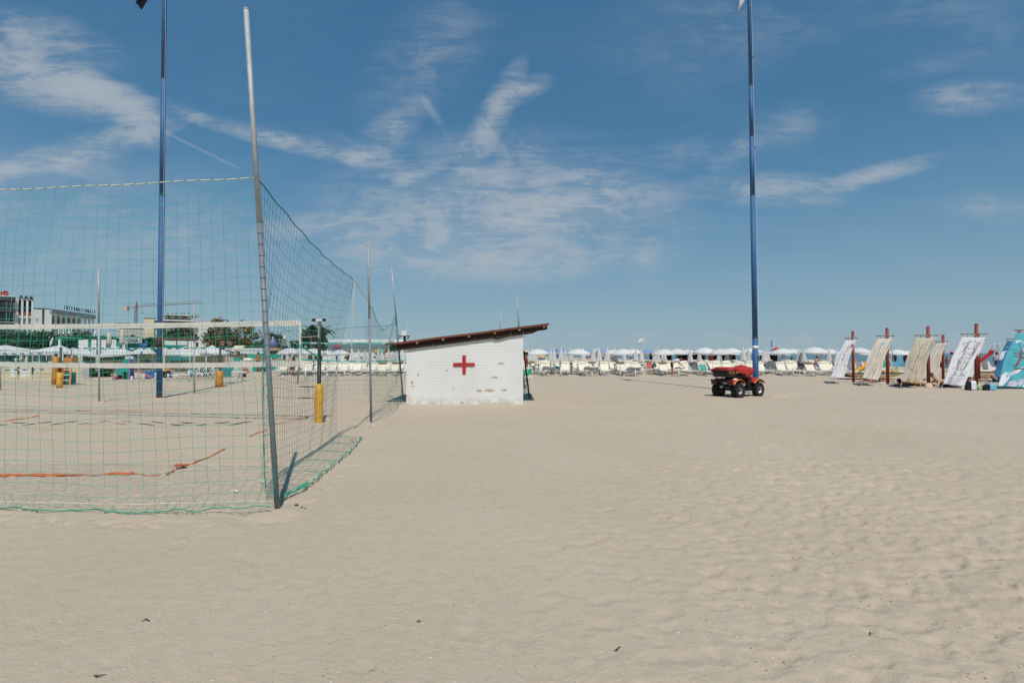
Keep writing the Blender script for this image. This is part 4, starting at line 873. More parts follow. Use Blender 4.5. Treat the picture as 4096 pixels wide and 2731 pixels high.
for n, (px, Y) in enumerate([(1408, 43), (1432, 44), (1457, 43), (1481, 42), (1510, 44), (1532, 43), (1551, 44), (1571, 43), (1590, 44), (1611, 43), (1626, 44)]): place_par(pc, px, Y, f'{ordn(n + 1)} closed white parasol from the volleyball post left of the hut', 'closed parasols left of the hut')
for n, (px, Y) in enumerate([(1160, 40), (1198, 43), (1255, 40), (1312, 43), (1360, 44)]): place_par(po, px, Y, f'{ordn(n + 1)} open white parasol from the near post left of the hut', 'open parasols left of the hut')
for n, (px, Y) in enumerate([(745, 37), (787, 36), (853, 36)]): place_par(po, px, Y, f'{ordn(n + 1)} low white parasol from the left flagpole behind the striped net', 'white parasols behind the striped net')
# white stub posts with a sagging rope along the front of the lounger field
stubs = [(2171, 1498, 1477), (2192, 1503, 1494), (2244, 1506, 1476), (2334, 1497, 1470), (2368, 1506, 1487), (2481, 1508, 1461), (2542, 1505, 1479), (2660, 1500, 1478), (2715, 1507, 1477), (2818, 1500, 1475), (3054, 1503, 1480), (3172, 1505, 1471), (3218, 1504, 1481), (3287, 1498, 1480), (3382, 1502, 1490)]
def stub(px, by, ty, label, grp, r=.055):
    b = G(px, by); t = A(px, ty, b.y); m = MB(); m.lathe([(r, -.1), (r, t.z - .03), (r * .8, t.z), (.01, t.z + .005)], 12); return tag(m.build('rope_post', whitep, None, True, (b.x, b.y, 0)), label, 'post', grp), Vector((b.x, b.y, t.z - .08))
tops = [stub(px, b, t, f'{ordn(i + 1)} white stub post from the hut along the lounger field', 'white stub posts right of the hut')[1] for i, (px, b, t) in enumerate(stubs)]
for i in range(len(tops) - 1):
    if (tops[i + 1] - tops[i]).length < 5.2:
        a, b = tops[i], tops[i + 1]; tag(MB().tube([a.lerp(b, t) - Vector((0, 0, .12 * math.sin(math.pi * t))) for t in (0, .2, .4, .6, .8, 1)], .008, 4).build('barrier_rope', rope), f'rope sagging from {ordn(i + 1)} to {ordn(i + 2)} white stub post right of the hut', 'rope')
stubsL = [(527, 1530, 1504), (575, 1527, 1495), (622, 1526, 1492), (672, 1521, 1494), (756, 1526, 1481), (957, 1522, 1500), (970, 1523, 1488), (1018, 1514, 1495), (1049, 1495, 1479), (1131, 1518, 1499), (1222, 1516, 1479), (1307, 1514, 1492), (1345, 1507, 1487), (1378, 1503, 1485), (1408, 1500, 1478), (1508, 1504, 1485), (1553, 1496, 1476)]
tops = [stub(px, b, t, f'{ordn(i + 1)} white stub post from the left behind the courts', 'white stub posts left of the hut')[1] for i, (px, b, t) in enumerate(stubsL)]
for i in range(len(tops) - 1):
    a, b = tops[i], tops[i + 1]
    if (b - a).length < 4.0: tag(MB().tube([a.lerp(b, t) - Vector((0, 0, .12 * math.sin(math.pi * t))) for t in (0, .2, .4, .6, .8, 1)], .008, 4).build('barrier_rope', rope), f'rope from {ordn(i + 1)} to {ordn(i + 2)} white stub post behind the courts', 'rope')
# towels and cushions slung over side-on loungers at the front
def towel(px0, py0, px1, py1, Y, m, label, cat='towel', sh=0):
    a, b = A(px0, py0, Y), A(px1, py1, Y)
    o = MB().grid(lambda u, v: Vector((a.x + (b.x - a.x) * u + sh * v, Y - .28 + .5 * abs(math.sin(v * 2.4)), a.z + (b.z - a.z) * v * (1 - .25 * math.sin(u * 3) ** 2) + .03 * math.sin(u * 8))), 16, 8, .02).build('towel' if cat == 'towel' else 'beach_bag', m, None, True); return tag(o, label, cat)
for (px, lab) in ((2200, 'low white side table by the white towel near the hut'), (2380, 'low white side table under the striped towel')):
    g = G(px, 1497); o = thing('side_table', lab, 'table', (g.x, g.y, 0)); MB().box((0, 0, .42), (1.0, .55, .03)).build('table_top', whitep, o)
    for sx_ in (-1, 1):
        for sy_ in (-1, 1): MB().tube([(sx_ * .42, sy_ * .22, 0), (sx_ * .4, sy_ * .2, .41)], .018, 5).build('leg', whitep, o)
towel(2170, 1464, 2222, 1484, 37.4, wcloth, 'white towel hanging over the front lounger nearest the hut', sh=-.05)
towel(2222, 1463, 2240, 1479, 37.3, skyb, 'light blue beach bag beside the white towel', 'bag')
towel(2336, 1466, 2397, 1482, 37.6, wcloth, 'white towel with grey folds hung in the front row between stub posts')
towel(2508, 1467, 2566, 1488, 37.5, wcloth, 'white towel trailing off a front lounger left of the bending man')
towel(2700, 1468, 2742, 1476, 37.0, wcloth, 'white towel held over the table by the bending man')
# green folded deck chair leaning behind the hut corner
o = thing('deck_chair', 'green and white folded deck chair leaning behind the hut corner', 'deck chair', Vector((XA(2108, 26), 26, 0)))
MB().box((0, 0, .72), (.50, .05, .26)).build('fabric', greend, o); 
for z_ in (.48, .92): MB().box((0, 0, z_), (.5, .04, .07)).build('white_band', whitep, o)
for s in (-1, 0, 1): MB().tube([(s * .25, -.04, 0), (s * .25, -.02, 1.0)], .014, 5).build('frame_tube', white, o)
MB().tube([(-.27, 0, 1.0), (.27, 0, 1.0)], .014, 5).build('top_rail', darkst, o)
# striped blue and yellow windbreaks and the next bathing station beyond
wbm = stripes('striped windbreak'); 
for n_ in wbm.node_tree.nodes:
    if n_.type == 'VALTORGB': n_.color_ramp.interpolation = 'LINEAR'; n_.color_ramp.elements[0].color = (.02, .10, .38, 1); n_.color_ramp.elements[1].color = (.68, .50, .22, 1); n_.color_ramp.elements[1].position = .75
    if n_.type == 'MAPPING': n_.inputs['Rotation'].default_value = (0, R(90), 0)
    if n_.type == 'TEX_WAVE': n_.inputs['Scale'].default_value = .55; n_.inputs['Distortion'].default_value = 3
for i, (px, wd) in enumerate(((2166, 28), (2352, 22), (2440, 14), (2524, 12), (2410, 12), (2330, 10))):
    Y = 54; a, b = A(px - wd / 2, 1417, Y), A(px + wd / 2, 1441, Y); m = MB().grid(lambda u, v: (a.x + (b.x - a.x) * u, Y + .06 * math.sin(u * 9), a.z + (b.z - a.z) * v), 10, 4, .02)
    tag(m.build('windbreak', wbm), f'{ordn(i + 1)} blue and yellow striped cloth under the parasols right of the hut', 'windbreak')
ycan = mat('yellow canvas', (.70, .42, .12), .8, .1, 4, trans=.2); bcan = mat('blue white canvas', (.25, .36, .60), .8, .1, 4, trans=.2)
def make_y():
    r = thing('yellow_parasol', 'x', 'parasol'); MB().tube([(0, 0, 0), (0, 0, 2.15)], .02, 6).build('pole', whitep, r)
    MB().lathe([(1.25, 1.62), (.9, 1.80), (.4, 1.98), (.02, 2.08)], 16, cap=False).build('canopy', bcan, r, True); MB().lathe([(1.26, 1.48), (1.25, 1.62)], 16, cap=False).build('valance', ycan, r, True); return r
py_ = make_y(); ylist = [(2190, 58), (2250, 60), (2330, 60), (2420, 58), (2520, 61), (2600, 58), (2680, 60), (2770, 58), (2860, 61), (2960, 60), (3060, 58), (3290, 60), (3350, 62)]
for i, (px, Y) in enumerate(ylist):
    lab = f'{ordn(i + 1)} blue topped parasol with yellow edge in the far rows right of the hut'
    if i == 0: py_.location = (XA(px, Y), Y, 0); py_['label'] = lab; py_['group'] = 'yellow edged parasols'
    else: copy_tree(py_, None, (XA(px, Y), Y, 0), random.random() * 6, lab, 'yellow edged parasols')
# a beach bar, its black back sheets standing for shadow under the far parasols
for i, (x0, x1) in enumerate(((2610, 2700), (2720, 2840), (2855, 2960), (3050, 3130))):
    Y = 56 + i; o = thing('shade_shelter', f'{ordn(i + 1)} shelter backed with black for shadow behind the far parasols counted from the hut', 'shelter', Vector((XA((x0 + x1) / 2, Y), Y, 0))); wd = (x1 - x0) / F * Y
    MB().box((0, 1.2, .75), (wd, .1, 1.5)).build('shadow_sheet', dcloth, o); MB().box((0, .5, 1.60), (wd + .3, 1.8, .06)).build('awning', ycan, o)
    for s in (-1, 1): MB().tube([(s * wd / 2, -.3, 0), (s * wd / 2, -.3, 1.6)], .03, 6).build('pole', darkst, o)
    MB().box((wd * .1, .2, .72), (wd * .6, .5, .05)).build('counter', blue, o); MB().box((-wd * .22, .3, .95), (.35, .3, .45)).build('crate', maroon if i % 2 else stone, o)
# lifeguard tower, flags, light masts far off
o = thing('lifeguard_tower', 'lifeguard tower with a red canopy beyond the parasols', 'tower', Vector((XA(3106, 100), 100, 0)))
MB().lathe([(1.0, 2.32), (.02, 2.75)], 4, cap=True).build('canopy', red, o); MB().box((0, 0, 2.22), (1.5, 1.5, .18)).build('canopy_edge', red, o)
for a in (-1, 1):
    for b in (-1, 1): MB().tube([(a * .65, b * .65, -.2), (a * .6, b * .6, 2.2)], .05, 6).build('leg', darkst, o)
MB().box((0, 0, 1.1), (1.3, 1.3, .1)).build('platform', lightw, o)
def mast(px, ty, Y, fl, lab, fm):
    x = XA(px, Y); t = A(px, ty, Y); o = thing('flag_mast', lab, 'flag mast', (x, Y, 0)); MB().tube([(0, 0, -.2), (0, 0, t.z)], .04, 6).build('mast', whitep, o)
    if fl: MB().grid(lambda u, v: (-.05 - .75 * u * (1 if fl > 0 else .25), .08 * math.sin(u * 6), t.z - .1 - v * abs(fl) - .3 * u), 6, 3, .02).build('flag', fm, o, True)
mast(2573, 1350, 82, .7, 'far mast with a white flag above the parasols', canvas); mast(3090, 1354, 100, -1.4, 'far mast with a furled blue flag beside the lifeguard tower', blue); mast(2255, 1384, 80, 0, 'thin far aerial mast right of the hut', white); mast(2162, 1391, 75, 0, 'far lamp mast above the parasol nearest the hut', white); mast(2395, 1390, 85, .4, 'far mast with a tiny white pennant', canvas)
for (px, lab) in ((2227, 'nearer blue furled far parasol right of the hut'), (2255, 'further blue furled far parasol right of the hut')):
    o = thing('blue_parasol', lab, 'parasol', (XA(px, 64), 64, 0)); MB().lathe([(.22, 1.0), (.16, 1.6), (.03, 2.25)], 18, fold=pleat).build('canopy', blue, o); MB().tube([(0, 0, 0), (0, 0, 2.35)], .02, 5).build('pole', white, o)

# towels thrown over loungers here and there
tcol = [blue, red, skyb, wcloth, ycloth, teal, maroon, pink, navy]; rt = random.Random(21); cnt = 0
for ob in [o_ for o_ in COL.objects if o_.get('category') == 'sun lounger' and o_.parent is None]:
    if rt.random() < .16 and ob['group'].endswith('right of the hut'):
        m_ = tcol[rt.randrange(9)]; cnt += 1; t_ = MB().grid(lambda u, v: ((u - .5) * .5, .24 + .50 * .62 * v + .0 - .02, .40 + .50 * .80 * v + .012 * math.sin(u * 9)), 5, 6, .02).build('towel', m_, None, True, ob.location.copy(), ob.rotation_euler.z)
        tag(t_, m_.name.split()[0] + ' towel on the ' + ob['label'].replace(' right of it', ''), 'towel')

# ------------------------------------------------------------------ banners on red posts
def red_post(px, by, ty, label, tpx=None):
    b = G(px, by); t = A(tpx or px, ty, b.y); o = thing('banner_post', label, 'post', (b.x, b.y, 0), group='red banner posts'); d = t - b; r = .075
    MB().tube([Vector((0, 0, -.3)), d], [r, r * .95], 16).build('post', redp, o, True); MB().lathe([(r * .96, -.004), (r * .8, .01), (.01, .012)], 16, d).build('post_top', darkw, o); return b
def banner(label, rod, tl, tr, br, bl, Zt, Zb, m, ties=5, art=(), texts=(), guy=True, wave=.075, patches=()):
    o = thing('banner', label, 'banner', A((bl[0] + br[0]) / 2, HZ + H * F / Zb, Zb)); org = Vector(o.location)
    TL, TR, BR, BL_ = A(*tl, Zt), A(*tr, Zt), A(*br, Zb), A(*bl, Zb)
    def C(u, v, lift=0.0):
        p = TL.lerp(TR, u).lerp(BL_.lerp(BR, u), v); k = math.sin(math.pi * min(1, v * 1.05)) * .7 + .3 * v
        p += Vector((0, wave * math.sin(u * 15 + v * 2.2) * (.35 + k) + wave * .8 * math.sin(u * 6 + v * 5) - lift, 0)); p.x += .02 * math.sin(v * 9) ; return p - org
    MB().grid(lambda u, v: C(u, v), 30, 34, .006).build('cloth', m, o, True)
    r0, r1 = A(rod[0], rod[2], Zt) - org, A(rod[1], rod[2], Zt) - org; MB().tube([r0, r1], .022, 8).build('rod', mat('brown rod', (.20, .10, .06), .7, .2, 10), o, True)
    for i in range(ties):
        u = (i + .15) / (ties - .7); p = C(u, 0); q_ = r0.lerp(r1, .05 + .9 * i / (ties - 1)); MB().tube([p, p.lerp(q_, .5) + Vector((0, -.03, 0)), q_ + Vector((0, -.03, .025)), q_ + Vector((0, .03, .0)), p + Vector((0, .02, 0))], .011, 5).build('tie_loop', canvas, o)
    if guy:
        for u in (0.0, 1.0):
            p = C(u, 1); g = Vector((p.x - .05, p.y, -org.z * 0)); MB().tube([p, Vector((p.x - .10, p.y - .05, gz(p.x + org.x, p.y + org.y) - org.z + .0))], .008, 5).build('guy_rope', rope, o)
    for (col, pts) in patches:        # flat painted areas
        mb = MB(); n = len(pts); cu_, cv_ = sum(p[0] for p in pts) / n, sum(p[1] for p in pts) / n
        ring = []
        for i in range(n):
            for k in range(4): a, b = pts[i], pts[(i + 1) % n]; ring.append((a[0] + (b[0] - a[0]) * k / 4, a[1] + (b[1] - a[1]) * k / 4))
        vs = []
        for s in (1.0, .66, .33): vs += [C(cu_ + (x - cu_) * s, cv_ + (y - cv_) * s, .010) for x, y in ring]
        vs.append(C(cu_, cv_, .010)); M_ = len(ring); fs = [(j * M_ + i, j * M_ + (i + 1) % M_, (j + 1) * M_ + (i + 1) % M_, (j + 1) * M_ + i) for j in range(2) for i in range(M_)] + [(2 * M_ + i, 2 * M_ + (i + 1) % M_, 3 * M_) for i in range(M_)]
        mb.add(vs, fs).build('painted_patch', col, o)
    byc = {}
    for (col, wd, pts) in art: byc.setdefault(col.name, (col, MB()))[1]; mbx = byc[col.name][1]; mbx.tube([C(*[a[k] + (b[k] - a[k]) * t for k in (0, 1)], .015) for a, b in zip(pts[:-1], pts[1:]) for t in (0, .33, .66)] + [C(*pts[-1], .015)], wd * (.62 if col.name in ('sepia paint', 'brown grey paint', 'rust paint', 'ochre paint') else 1), 4)
    for col, mbx in byc.values(): tag(mbx.build('painted_drawing', col, o), kind='stuff')
    tm = MB()
    for (s, u0, v0, w_, col) in texts:
        vs, fs = text_mesh(s, 1.0); xs_ = [v[0] for v in vs]; wid = max(xs_) - min(xs_); k = w_ / wid; asp = (TR - TL).length / ((BL_ - TL).length)
        tm.add([C(u0 + x * k, v0 - y * k * asp, .012) for x, y, z in vs], fs)
    if texts: tag(tm.build('lettering', mat('black ink', (.03, .03, .035), .8), o), kind='stuff')
    return o, C
def arc(cx, cy, rx, ry, a0, a1, n=10): return [(cx + rx * math.cos(R(a0 + (a1 - a0) * i / n)), cy + ry * math.sin(R(a0 + (a1 - a0) * i / n))) for i in range(n + 1)]
cot_w = mat('white banner cotton', (.68, .68, .70), .9, .05, 2, trans=.15); cot_c = mat('cream banner cotton', (.62, .57, .49), .9, .08, 1.5, trans=.15, dirt=((.50, .43, .33), 1.1, .56)); cot_b = mat('stained banner cotton', (.60, .54, .44), .9, .15, 1.1, trans=.15, dirt=((.46, .34, .20), .9, .55))
cot_t = mat('turquoise banner cotton', (.09, .40, .47), .9, .12, 1.5, trans=.12); cot_n = mat('blue banner cotton', (.04, .17, .33), .9, .15, 1.5)
ink = mat('black brush ink', (.02, .02, .025), .8); crim = mat('crimson paint', (.22, .01, .035), .8); sep = mat('sepia paint', (.36, .20, .13), .8); umb = mat('brown grey paint', (.36, .29, .23), .8); rst = mat('rust paint', (.38, .16, .09), .8); fig = mat('red brown paint', (.28, .08, .06), .8); whp = mat('white banner paint', (.66, .66, .70), .9, .05, 3); sndp = mat('ochre paint', (.46, .33, .16), .9); navp = mat('navy banner paint', (.03, .06, .20), .9); gryp = mat('grey banner paint', (.40, .42, .46), .9); lavp = mat('lavender banner paint', (.50, .48, .58), .9)
red_post(3414, 1530, 1324, 'leftmost red post behind the white banner with crimson brush marks', 3411); red_post(3551, 1538, 1312, 'second red post from the left behind the cream banner with ladder sketch', 3548); red_post(3714, 1548, 1306, 'third red post from the left behind the stained beige banner', 3712); red_post(3772, 1518, 1339, 'thinner looking further red post behind the rust patterned banner'); red_post(3904, 1546, 1295, 'tallest red post at the banner with black line drawing', 3905); red_post(3915, 1525, 1334, 'further red post just right of the tallest red post'); red_post(4078, 1549, 1324, 'red post behind the turquoise banner at the right edge')
# 1
a1 = [(crim, .014, arc(.62, .30, .22, .16, 200, 300)), (crim, .010, arc(.7, .28, .2, .12, 190, 320))]
for i in range(7): a1.append((crim, .006 + .006 * (i % 3), [(.55 + i * .05, .10 + .02 * (i % 2)), (.62 + i * .05, .16 + .03 * (i % 3)), (.60 + i * .05, .22)]))
a1 += [(crim, .016, [(.42, .27), (.50, .33)]), (crim, .012, arc(.36, .38, .09, .03, 0, 300)), (crim, .014, [(.34, .42), (.42, .46), (.36, .50)]), (crim, .016, [(.46, .46), (.50, .53)]), (crim, .008, arc(.36, .54, .06, .03, 30, 300)), (mat('pink line paint', (.55, .35, .36), .9), .008, [(.02, .66), (.5, .665), (.98, .66)])]
banner('white banner with crimson brush marks on the leftmost red post', (3379, 3433, 1352), (3381, 1362), (3427, 1360), (3367, 1512), (3320, 1510), 29.05, 28.2, cot_w, 4, a1)
# 2: ladder and long brown figure
a2 = [(sep, .008, [(.30, .12), (.33, .4), (.36, .72)])]
for i in range(7): a2.append((sep, .007, [(.08, .20 + i * .075), (.25, .205 + i * .075), (.40, .20 + i * .075)]))
a2 += [(umb, .009, [(.42, .55), (.46, .42), (.55, .35), (.60, .40), (.55, .55), (.44, .70)]), (rst, .010, [(.9, .16), (.84, .30), (.78, .46), (.68, .58)]), (rst, .008, [(.92, .22), (.80, .34), (.86, .42), (.72, .50)]), (sep, .009, [(.58, .60), (.48, .72), (.40, .84), (.52, .97), (.66, .90), (.70, .74), (.58, .60)])]
for i in range(5): a2.append((sep, .007, [(.44 + .05 * i, .72 + .02 * (i % 2)), (.50 + .03 * i, .80), (.46 + .05 * i, .90)]))
banner('cream banner with a brown sketched ladder on the second red post', (3506, 3580, 1343), (3507, 1355), (3573, 1354), (3506, 1520), (3447, 1513), 27.2, 26.4, cot_c, 5, a2, patches=((skyb, [(.38, .10), (.54, .09), (.56, .16), (.4, .17)]),))
# 3: face and sphere
a3 = [(umb, .012, [(.30, .22), (.44, .34), (.52, .50), (.54, .70), (.62, .98)]), (umb, .010, [(.30, .22), (.46, .16), (.62, .13)]), (umb, .008, [(.30, .22), (.5, .22), (.62, .26)]), (sndp, .014, [(.26, .02), (.28, .2), (.18, .42)]), (sep, .012, [(.44, .36), (.43, .6), (.50, .95)]), (umb, .012, arc(.28, .62, .20, .105, 60, 300, 16)), (umb, .009, arc(.30, .63, .17, .09, 20, 200, 12)), (sndp, .016, [(.14, .10), (.12, .3), (.10, .5)]), (umb, .006, [(.70, .05), (.72, .4), (.74, .8)])]
banner('beige stained banner with a brown sphere and arching lines on the third red post', (3658, 3757, 1341), (3661, 1352), (3747, 1352), (3676, 1533), (3605, 1527), 25.2, 24.8, cot_b, 5, a3, wave=.07, patches=((sndp, [(.05, .90), (.5, .92), (.85, .88), (.9, .96), (.4, .98), (.06, .97)]),))
# 4
a4 = [(rst, .014, arc(.5, .22, .35, .16, 150, 420, 18)), (rst, .012, arc(.45, .45, .15, .12, 0, 360, 18)), (rst, .012, [(.8, .05), (.7, .3), (.85, .5)])]
for i in range(12): a4.append((rst if i % 3 else sep, .008, [(.1 + .5 * abs(jit(i, 1, 1)), .06 + .07 * i), (.5, .07 + .07 * i + .02 * jit(i, 2, 2)), (.95, .05 + .07 * i)]))
banner('rust red patterned banner on the further red post between two pale banners', (3743, 3797, 1365), (3745, 1375), (3788, 1371), (3741, 1506), (3690, 1506), 32.4, 31.8, cot_c, 5, a4)
# 5b behind 5, then 5: line drawing of a winged machine with writing
banner('white banner half hidden behind the line drawing banner', (3870, 3948, 1357), (3872, 1368), (3942, 1365), (3882, 1508), (3815, 1508), 30.35, 30.0, cot_w, 4, (), patches=((sep, [(.86, .52), (.96, .50), (.96, .56), (.86, .57)]), (sep, [(.86, .64), (.96, .62), (.96, .68), (.86, .69)])))
W5 = .0062
a5 = [(ink, W5, [(.40, .07), (.46, .105), (.54, .11), (.60, .075)]), (ink, W5, [(.40, .07), (.30, .12), (.14, .14)]), (ink, W5, [(.60, .075), (.72, .12), (.88, .10)]), (ink, W5, [(.40, .08), (.38, .2), (.28, .30), (.16, .36)]), (ink, W5, [(.61, .08), (.62, .2), (.72, .30), (.88, .38)]), (ink, W5, [(.36, .12), (.34, .22), (.20, .32)]), (ink, W5, [(.70, .12), (.68, .24), (.84, .36)])]
for i in range(7): a5 += [(ink, .0042, [(.14 + .025 * i, .15 + .025 * i), (.24 + .02 * i, .13 + .022 * i), (.34, .12 + .02 * i)]), (ink, .0042, [(.66, .13 + .022 * i), (.76, .13 + .025 * i), (.88 - .01 * i, .14 + .03 * i)])]
a5 += [(ink, W5, [(.34, .28), (.30, .46), (.40, .43), (.55, .42), (.72, .45), (.72, .30)]), (ink, .005, [(.37, .31), (.50, .31), (.49, .35), (.37, .35), (.37, .31)]), (ink, .005, [(.56, .315), (.70, .315), (.70, .355), (.56, .355), (.56, .315)]), (ink, .005, [(.47, .26), (.52, .21), (.50, .27), (.47, .26)]), (ink, .005, [(.57, .26), (.60, .21), (.63, .27)]), (ink, .005, [(.33, .37), (.50, .365), (.70, .375)])]
a5 += [(ink, W5, [(.47, .43), (.44, .70), (.54, .70), (.58, .43)]), (ink, W5, [(.30, .50), (.44, .52)]), (ink, W5, [(.29, .53), (.44, .55)]), (ink, W5, [(.58, .51), (.80, .55), (.86, .52)]), (ink, W5, [(.58, .54), (.78, .58)]), (ink, W5, [(.22, .46), (.30, .62), (.40, .71)]), (ink, W5, [(.26, .46), (.36, .62), (.44, .69)]), (ink, W5, [(.80, .58), (.68, .68), (.56, .72)]), (ink, W5, [(.76, .57), (.64, .66), (.55, .69)]), (ink, .005, [(.26, .74), (.46, .75), (.46, .77), (.26, .765), (.26, .74)]), (ink, .005, [(.60, .745), (.82, .765), (.82, .785), (.6, .77), (.6, .745)]), (ink, .005, [(.90, .70), (.86, .80)]), (ink, .005, [(.14, .70), (.20, .64)])]
for i in range(5): a5.append((ink, .005, [(.49, .47 + .045 * i), (.53, .48 + .045 * i)]))
tx5 = [('LATI DI COSTRUZIONE', .52, .815, .74, ink), ('per volare lontano', .62, .865, .54, ink)]
def scrib(u0, u1, v, k): return (ink, .0036, [(u0 + (u1 - u0) * i / 26, v + .006 * math.sin(i * 2.1 + k) * (1 if (i + k) % 5 else .1) - (.008 if (i * 7 + k) % 9 == 0 else 0)) for i in range(27)])
a5 += [scrib(.11, .33, .862, 1), scrib(.12, .72, .892, 2), scrib(.12, .84, .918, 3), scrib(.12, .66, .943, 4), scrib(.12, .68, .968, 6)]
banner('white banner with a black line drawing and writing on the tallest red post', (3843, 3955, 1336), (3847, 1348), (3943, 1350), (3849, 1545), (3770, 1535), 25.6, 24.7, cot_w, 5, a5, tx5, wave=.03)
# 6 and 7 at the right edge
banner('blue and white banner hanging behind the turquoise one', (4026, 4090, 1355), (4029, 1363), (4085, 1363), (4046, 1516), (3970, 1514), 30.6, 30.4, cot_n, 3, (), patches=((whp, [(.02, .28), (.9, .22), (.95, .40), (.3, .55), (.05, .50)]), (sndp, [(.1, .16), (.7, .13), (.8, .18), (.2, .2)]), (whp, [(.35, .55), (.9, .46), (.95, .70), (.4, .78)]), (sndp, [(.15, .86), (.6, .84), (.8, .92), (.2, .95)]), (navp, [(.02, .52), (.35, .50), (.3, .62), (.04, .64)])))
a7 = [(fig, .05, [(.30, .40), (.36, .46), (.38, .52), (.33, .58)]), (fig, .024, [(.28, .38), (.20, .40), (.14, .37)]), (fig, .020, [(.30, .43), (.22, .45), (.16, .43)]), (fig, .020, [(.28, .40), (.24, .34)]), (fig, .020, [(.33, .39), (.34, .34)]), (fig, .035, [(.38, .47), (.52, .46), (.75, .50)]), (fig, .024, [(.34, .57), (.26, .60), (.20, .62)]), (fig, .03, [(.40, .67), (.60, .66), (.85, .63)]), (fig, .02, [(.40, .67), (.30, .655)]), (navp, .01, [(.18, .18), (.26, .30), (.40, .38), (.5, .39)]), (navp, .008, [(.05, .32), (.2, .33), (.34, .37)])]
p7 = ((whp, [(.04, .14), (.25, .16), (.5, .10), (.8, .13), (.98, .08), (.98, .16), (.5, .20), (.2, .21)]), (gryp, [(.26, .20), (.95, .22), (.9, .36), (.5, .40), (.34, .34)]), (whp, [(.02, .80), (.10, .72), (.40, .69), (.58, .62), (.50, .74), (.22, .82), (.12, .98), (.02, .98)]), (lavp, [(.16, .98), (.24, .90), (.50, .88), (.75, .82), (.98, .72), (.98, .84), (.72, .92), (.62, .985)]), (whp, [(.70, .985), (.78, .90), (.97, .84), (.97, .985)]))
banner('turquoise banner with white clouds and red brown painted creature at the right edge', (4058, 4200, 1320), (4066, 1331), (4190, 1330), (4130, 1552), (3985, 1546), 25.0, 24.2, cot_t, 4, a7, patches=p7, wave=.06)

# ------------------------------------------------------------------ pedal boats with slides
def pedalo(label, loc, rz, accent, slide_m, slide2, L_=3.6):
    o = thing('pedal_boat', label, 'pedal boat', loc, rz); hw = mat('boat gelcoat', (.70, .68, .62), .35, .06, 3); un = mat('boat keel', (.55, .47, .34), .6, .2, 3)
    for s in (-1, 1):
        def hull(u, v):
            x = (u - .5) * L_; t = 2 * abs(u - .5); w_ = .24 * (1 - t ** 4 * .8); a = math.pi * v; return (x + .25 * (u - .5) * math.sin(a) , s * .52 + w_ * math.cos(a), .42 - .34 * math.sin(a) * (1 - .75 * t ** 3) + .10 * t ** 3)
        h = MB().grid(hull, 20, 10, .02); h.build('pontoon', un, o, True)
    MB().prism([(-L_ / 2, .42), (L_ / 2 + .1, .44), (L_ / 2 - .1, .58), (.5, .60), (-.2, .56), (-L_ / 2 + .1, .60)], -.78, .78).build('deck', hw, o)
    MB().bbox(-L_ / 2 + .05, L_ / 2, -.795, .795, .40, .445).build('rubbing_strake', black, o)
    for i, x in enumerate((-.55, .35)):
        for s in (-1, 1): MB().prism([(x - .3, .58), (x + .25, .58), (x + .22, .74), (x - .12, .76), (x - .28, 1.12), (x - .38, 1.12)], s * .36 - .26, s * .36 + .26).build('seat', hw, o)
    MB().prism([(.15, .50), (1.25, .50), (1.45, .57), (1.2, .585), (.35, .575)], -.803, -.79).build('side_panel', accent, o)
    if slide_m:
        def sl2(u, v): x = .30 - 1.55 * u; z = 1.72 - 1.22 * (u ** .95) + (.10 * (1 - u * 6) if u < .1 else 0); y = -.72 + (v - .5) * .46; return (x, y, z + .09 * (2 * abs(v - .5)) ** 4)
        MB().grid(sl2, 20, 8, .03).build('slide', slide_m, o, True)
        if slide2: MB().grid(lambda u, v: (lambda p: (p[0] + .55, p[1] - .30, p[2] * .78 - .10))(sl2(.28 + .72 * u, v)), 16, 6, .03).build('slide', slide2, o, True)
        for y in (-.94, -.50):
            MB().tube([(.35, y, 1.70), (.38, y, 2.15), (.55, y, 2.25), (.75, y, 2.1), (1.02, y, .6)], .018, 6).build('handrail', plaid, o, True)
        for k in range(5): MB().tube([(.55 + .09 * k + .03, -.94, 1.55 - .22 * k), (.55 + .09 * k + .03, -.50, 1.55 - .22 * k)], .018, 6).build('rung', plaid, o)
        for y in (-.92, -.52): MB().tube([(.45, y, 1.70), (.98, y, .58)], .02, 6).build('ladder_rail', white, o)
    return o
g = G(3520, 1517); pedalo('white pedal boat with yellow and green slides behind the second red post', (22.55, g.y + .2, .0), R(4), yel, yel, green, 3.7)
g = G(3960, 1513); pedalo('white pedal boat with a red slide behind the line drawing banner', (g.x + .1, g.y + .8, 0), R(-6), red, red, None)
for (px, py, lab, m_) in ((3640, 1470, 'pale boat hull behind the stained beige banner', skyb), ):
    g = Vector((XA(3610, 41), 41, 0)); o = thing('beach_windbreak', 'light blue folded cloth frames behind the yellow panelled pedal boat', 'windbreak', g)
    for i in range(4): MB().grid(lambda u, v: (-.9 + .55 * i + .5 * u, .4 * math.sin(i * 2) * u, 1.35 - v * (.55 + .2 * (i % 2)) + .5 * u * (1 if i % 2 else -1) * .5), 5, 5, .02).build('cloth_panel', skyb, o)
    for x in (-.9, .3, 1.2): MB().tube([(x, 0, 0), (x, 0, 1.5)], .02, 5).build('pole', white, o)
for (px, Y, lab) in ((3578, 39.5, 'black wetsuit hanging under the parasol behind the pedal boat'), (3622, 40, 'second black garment hanging right of the wetsuit')):
    a = A(px - 10, 1420, Y); b = A(px + 10, 1446, Y); tag(MB().grid(lambda u, v: (a.x + (b.x - a.x) * (.5 + (u - .5) * (1 - .4 * abs(v - .4))), Y + .04 * math.sin(u * 8), a.z + (b.z - a.z) * v), 8, 6, .03).build('garment', dcloth), lab, 'garment')
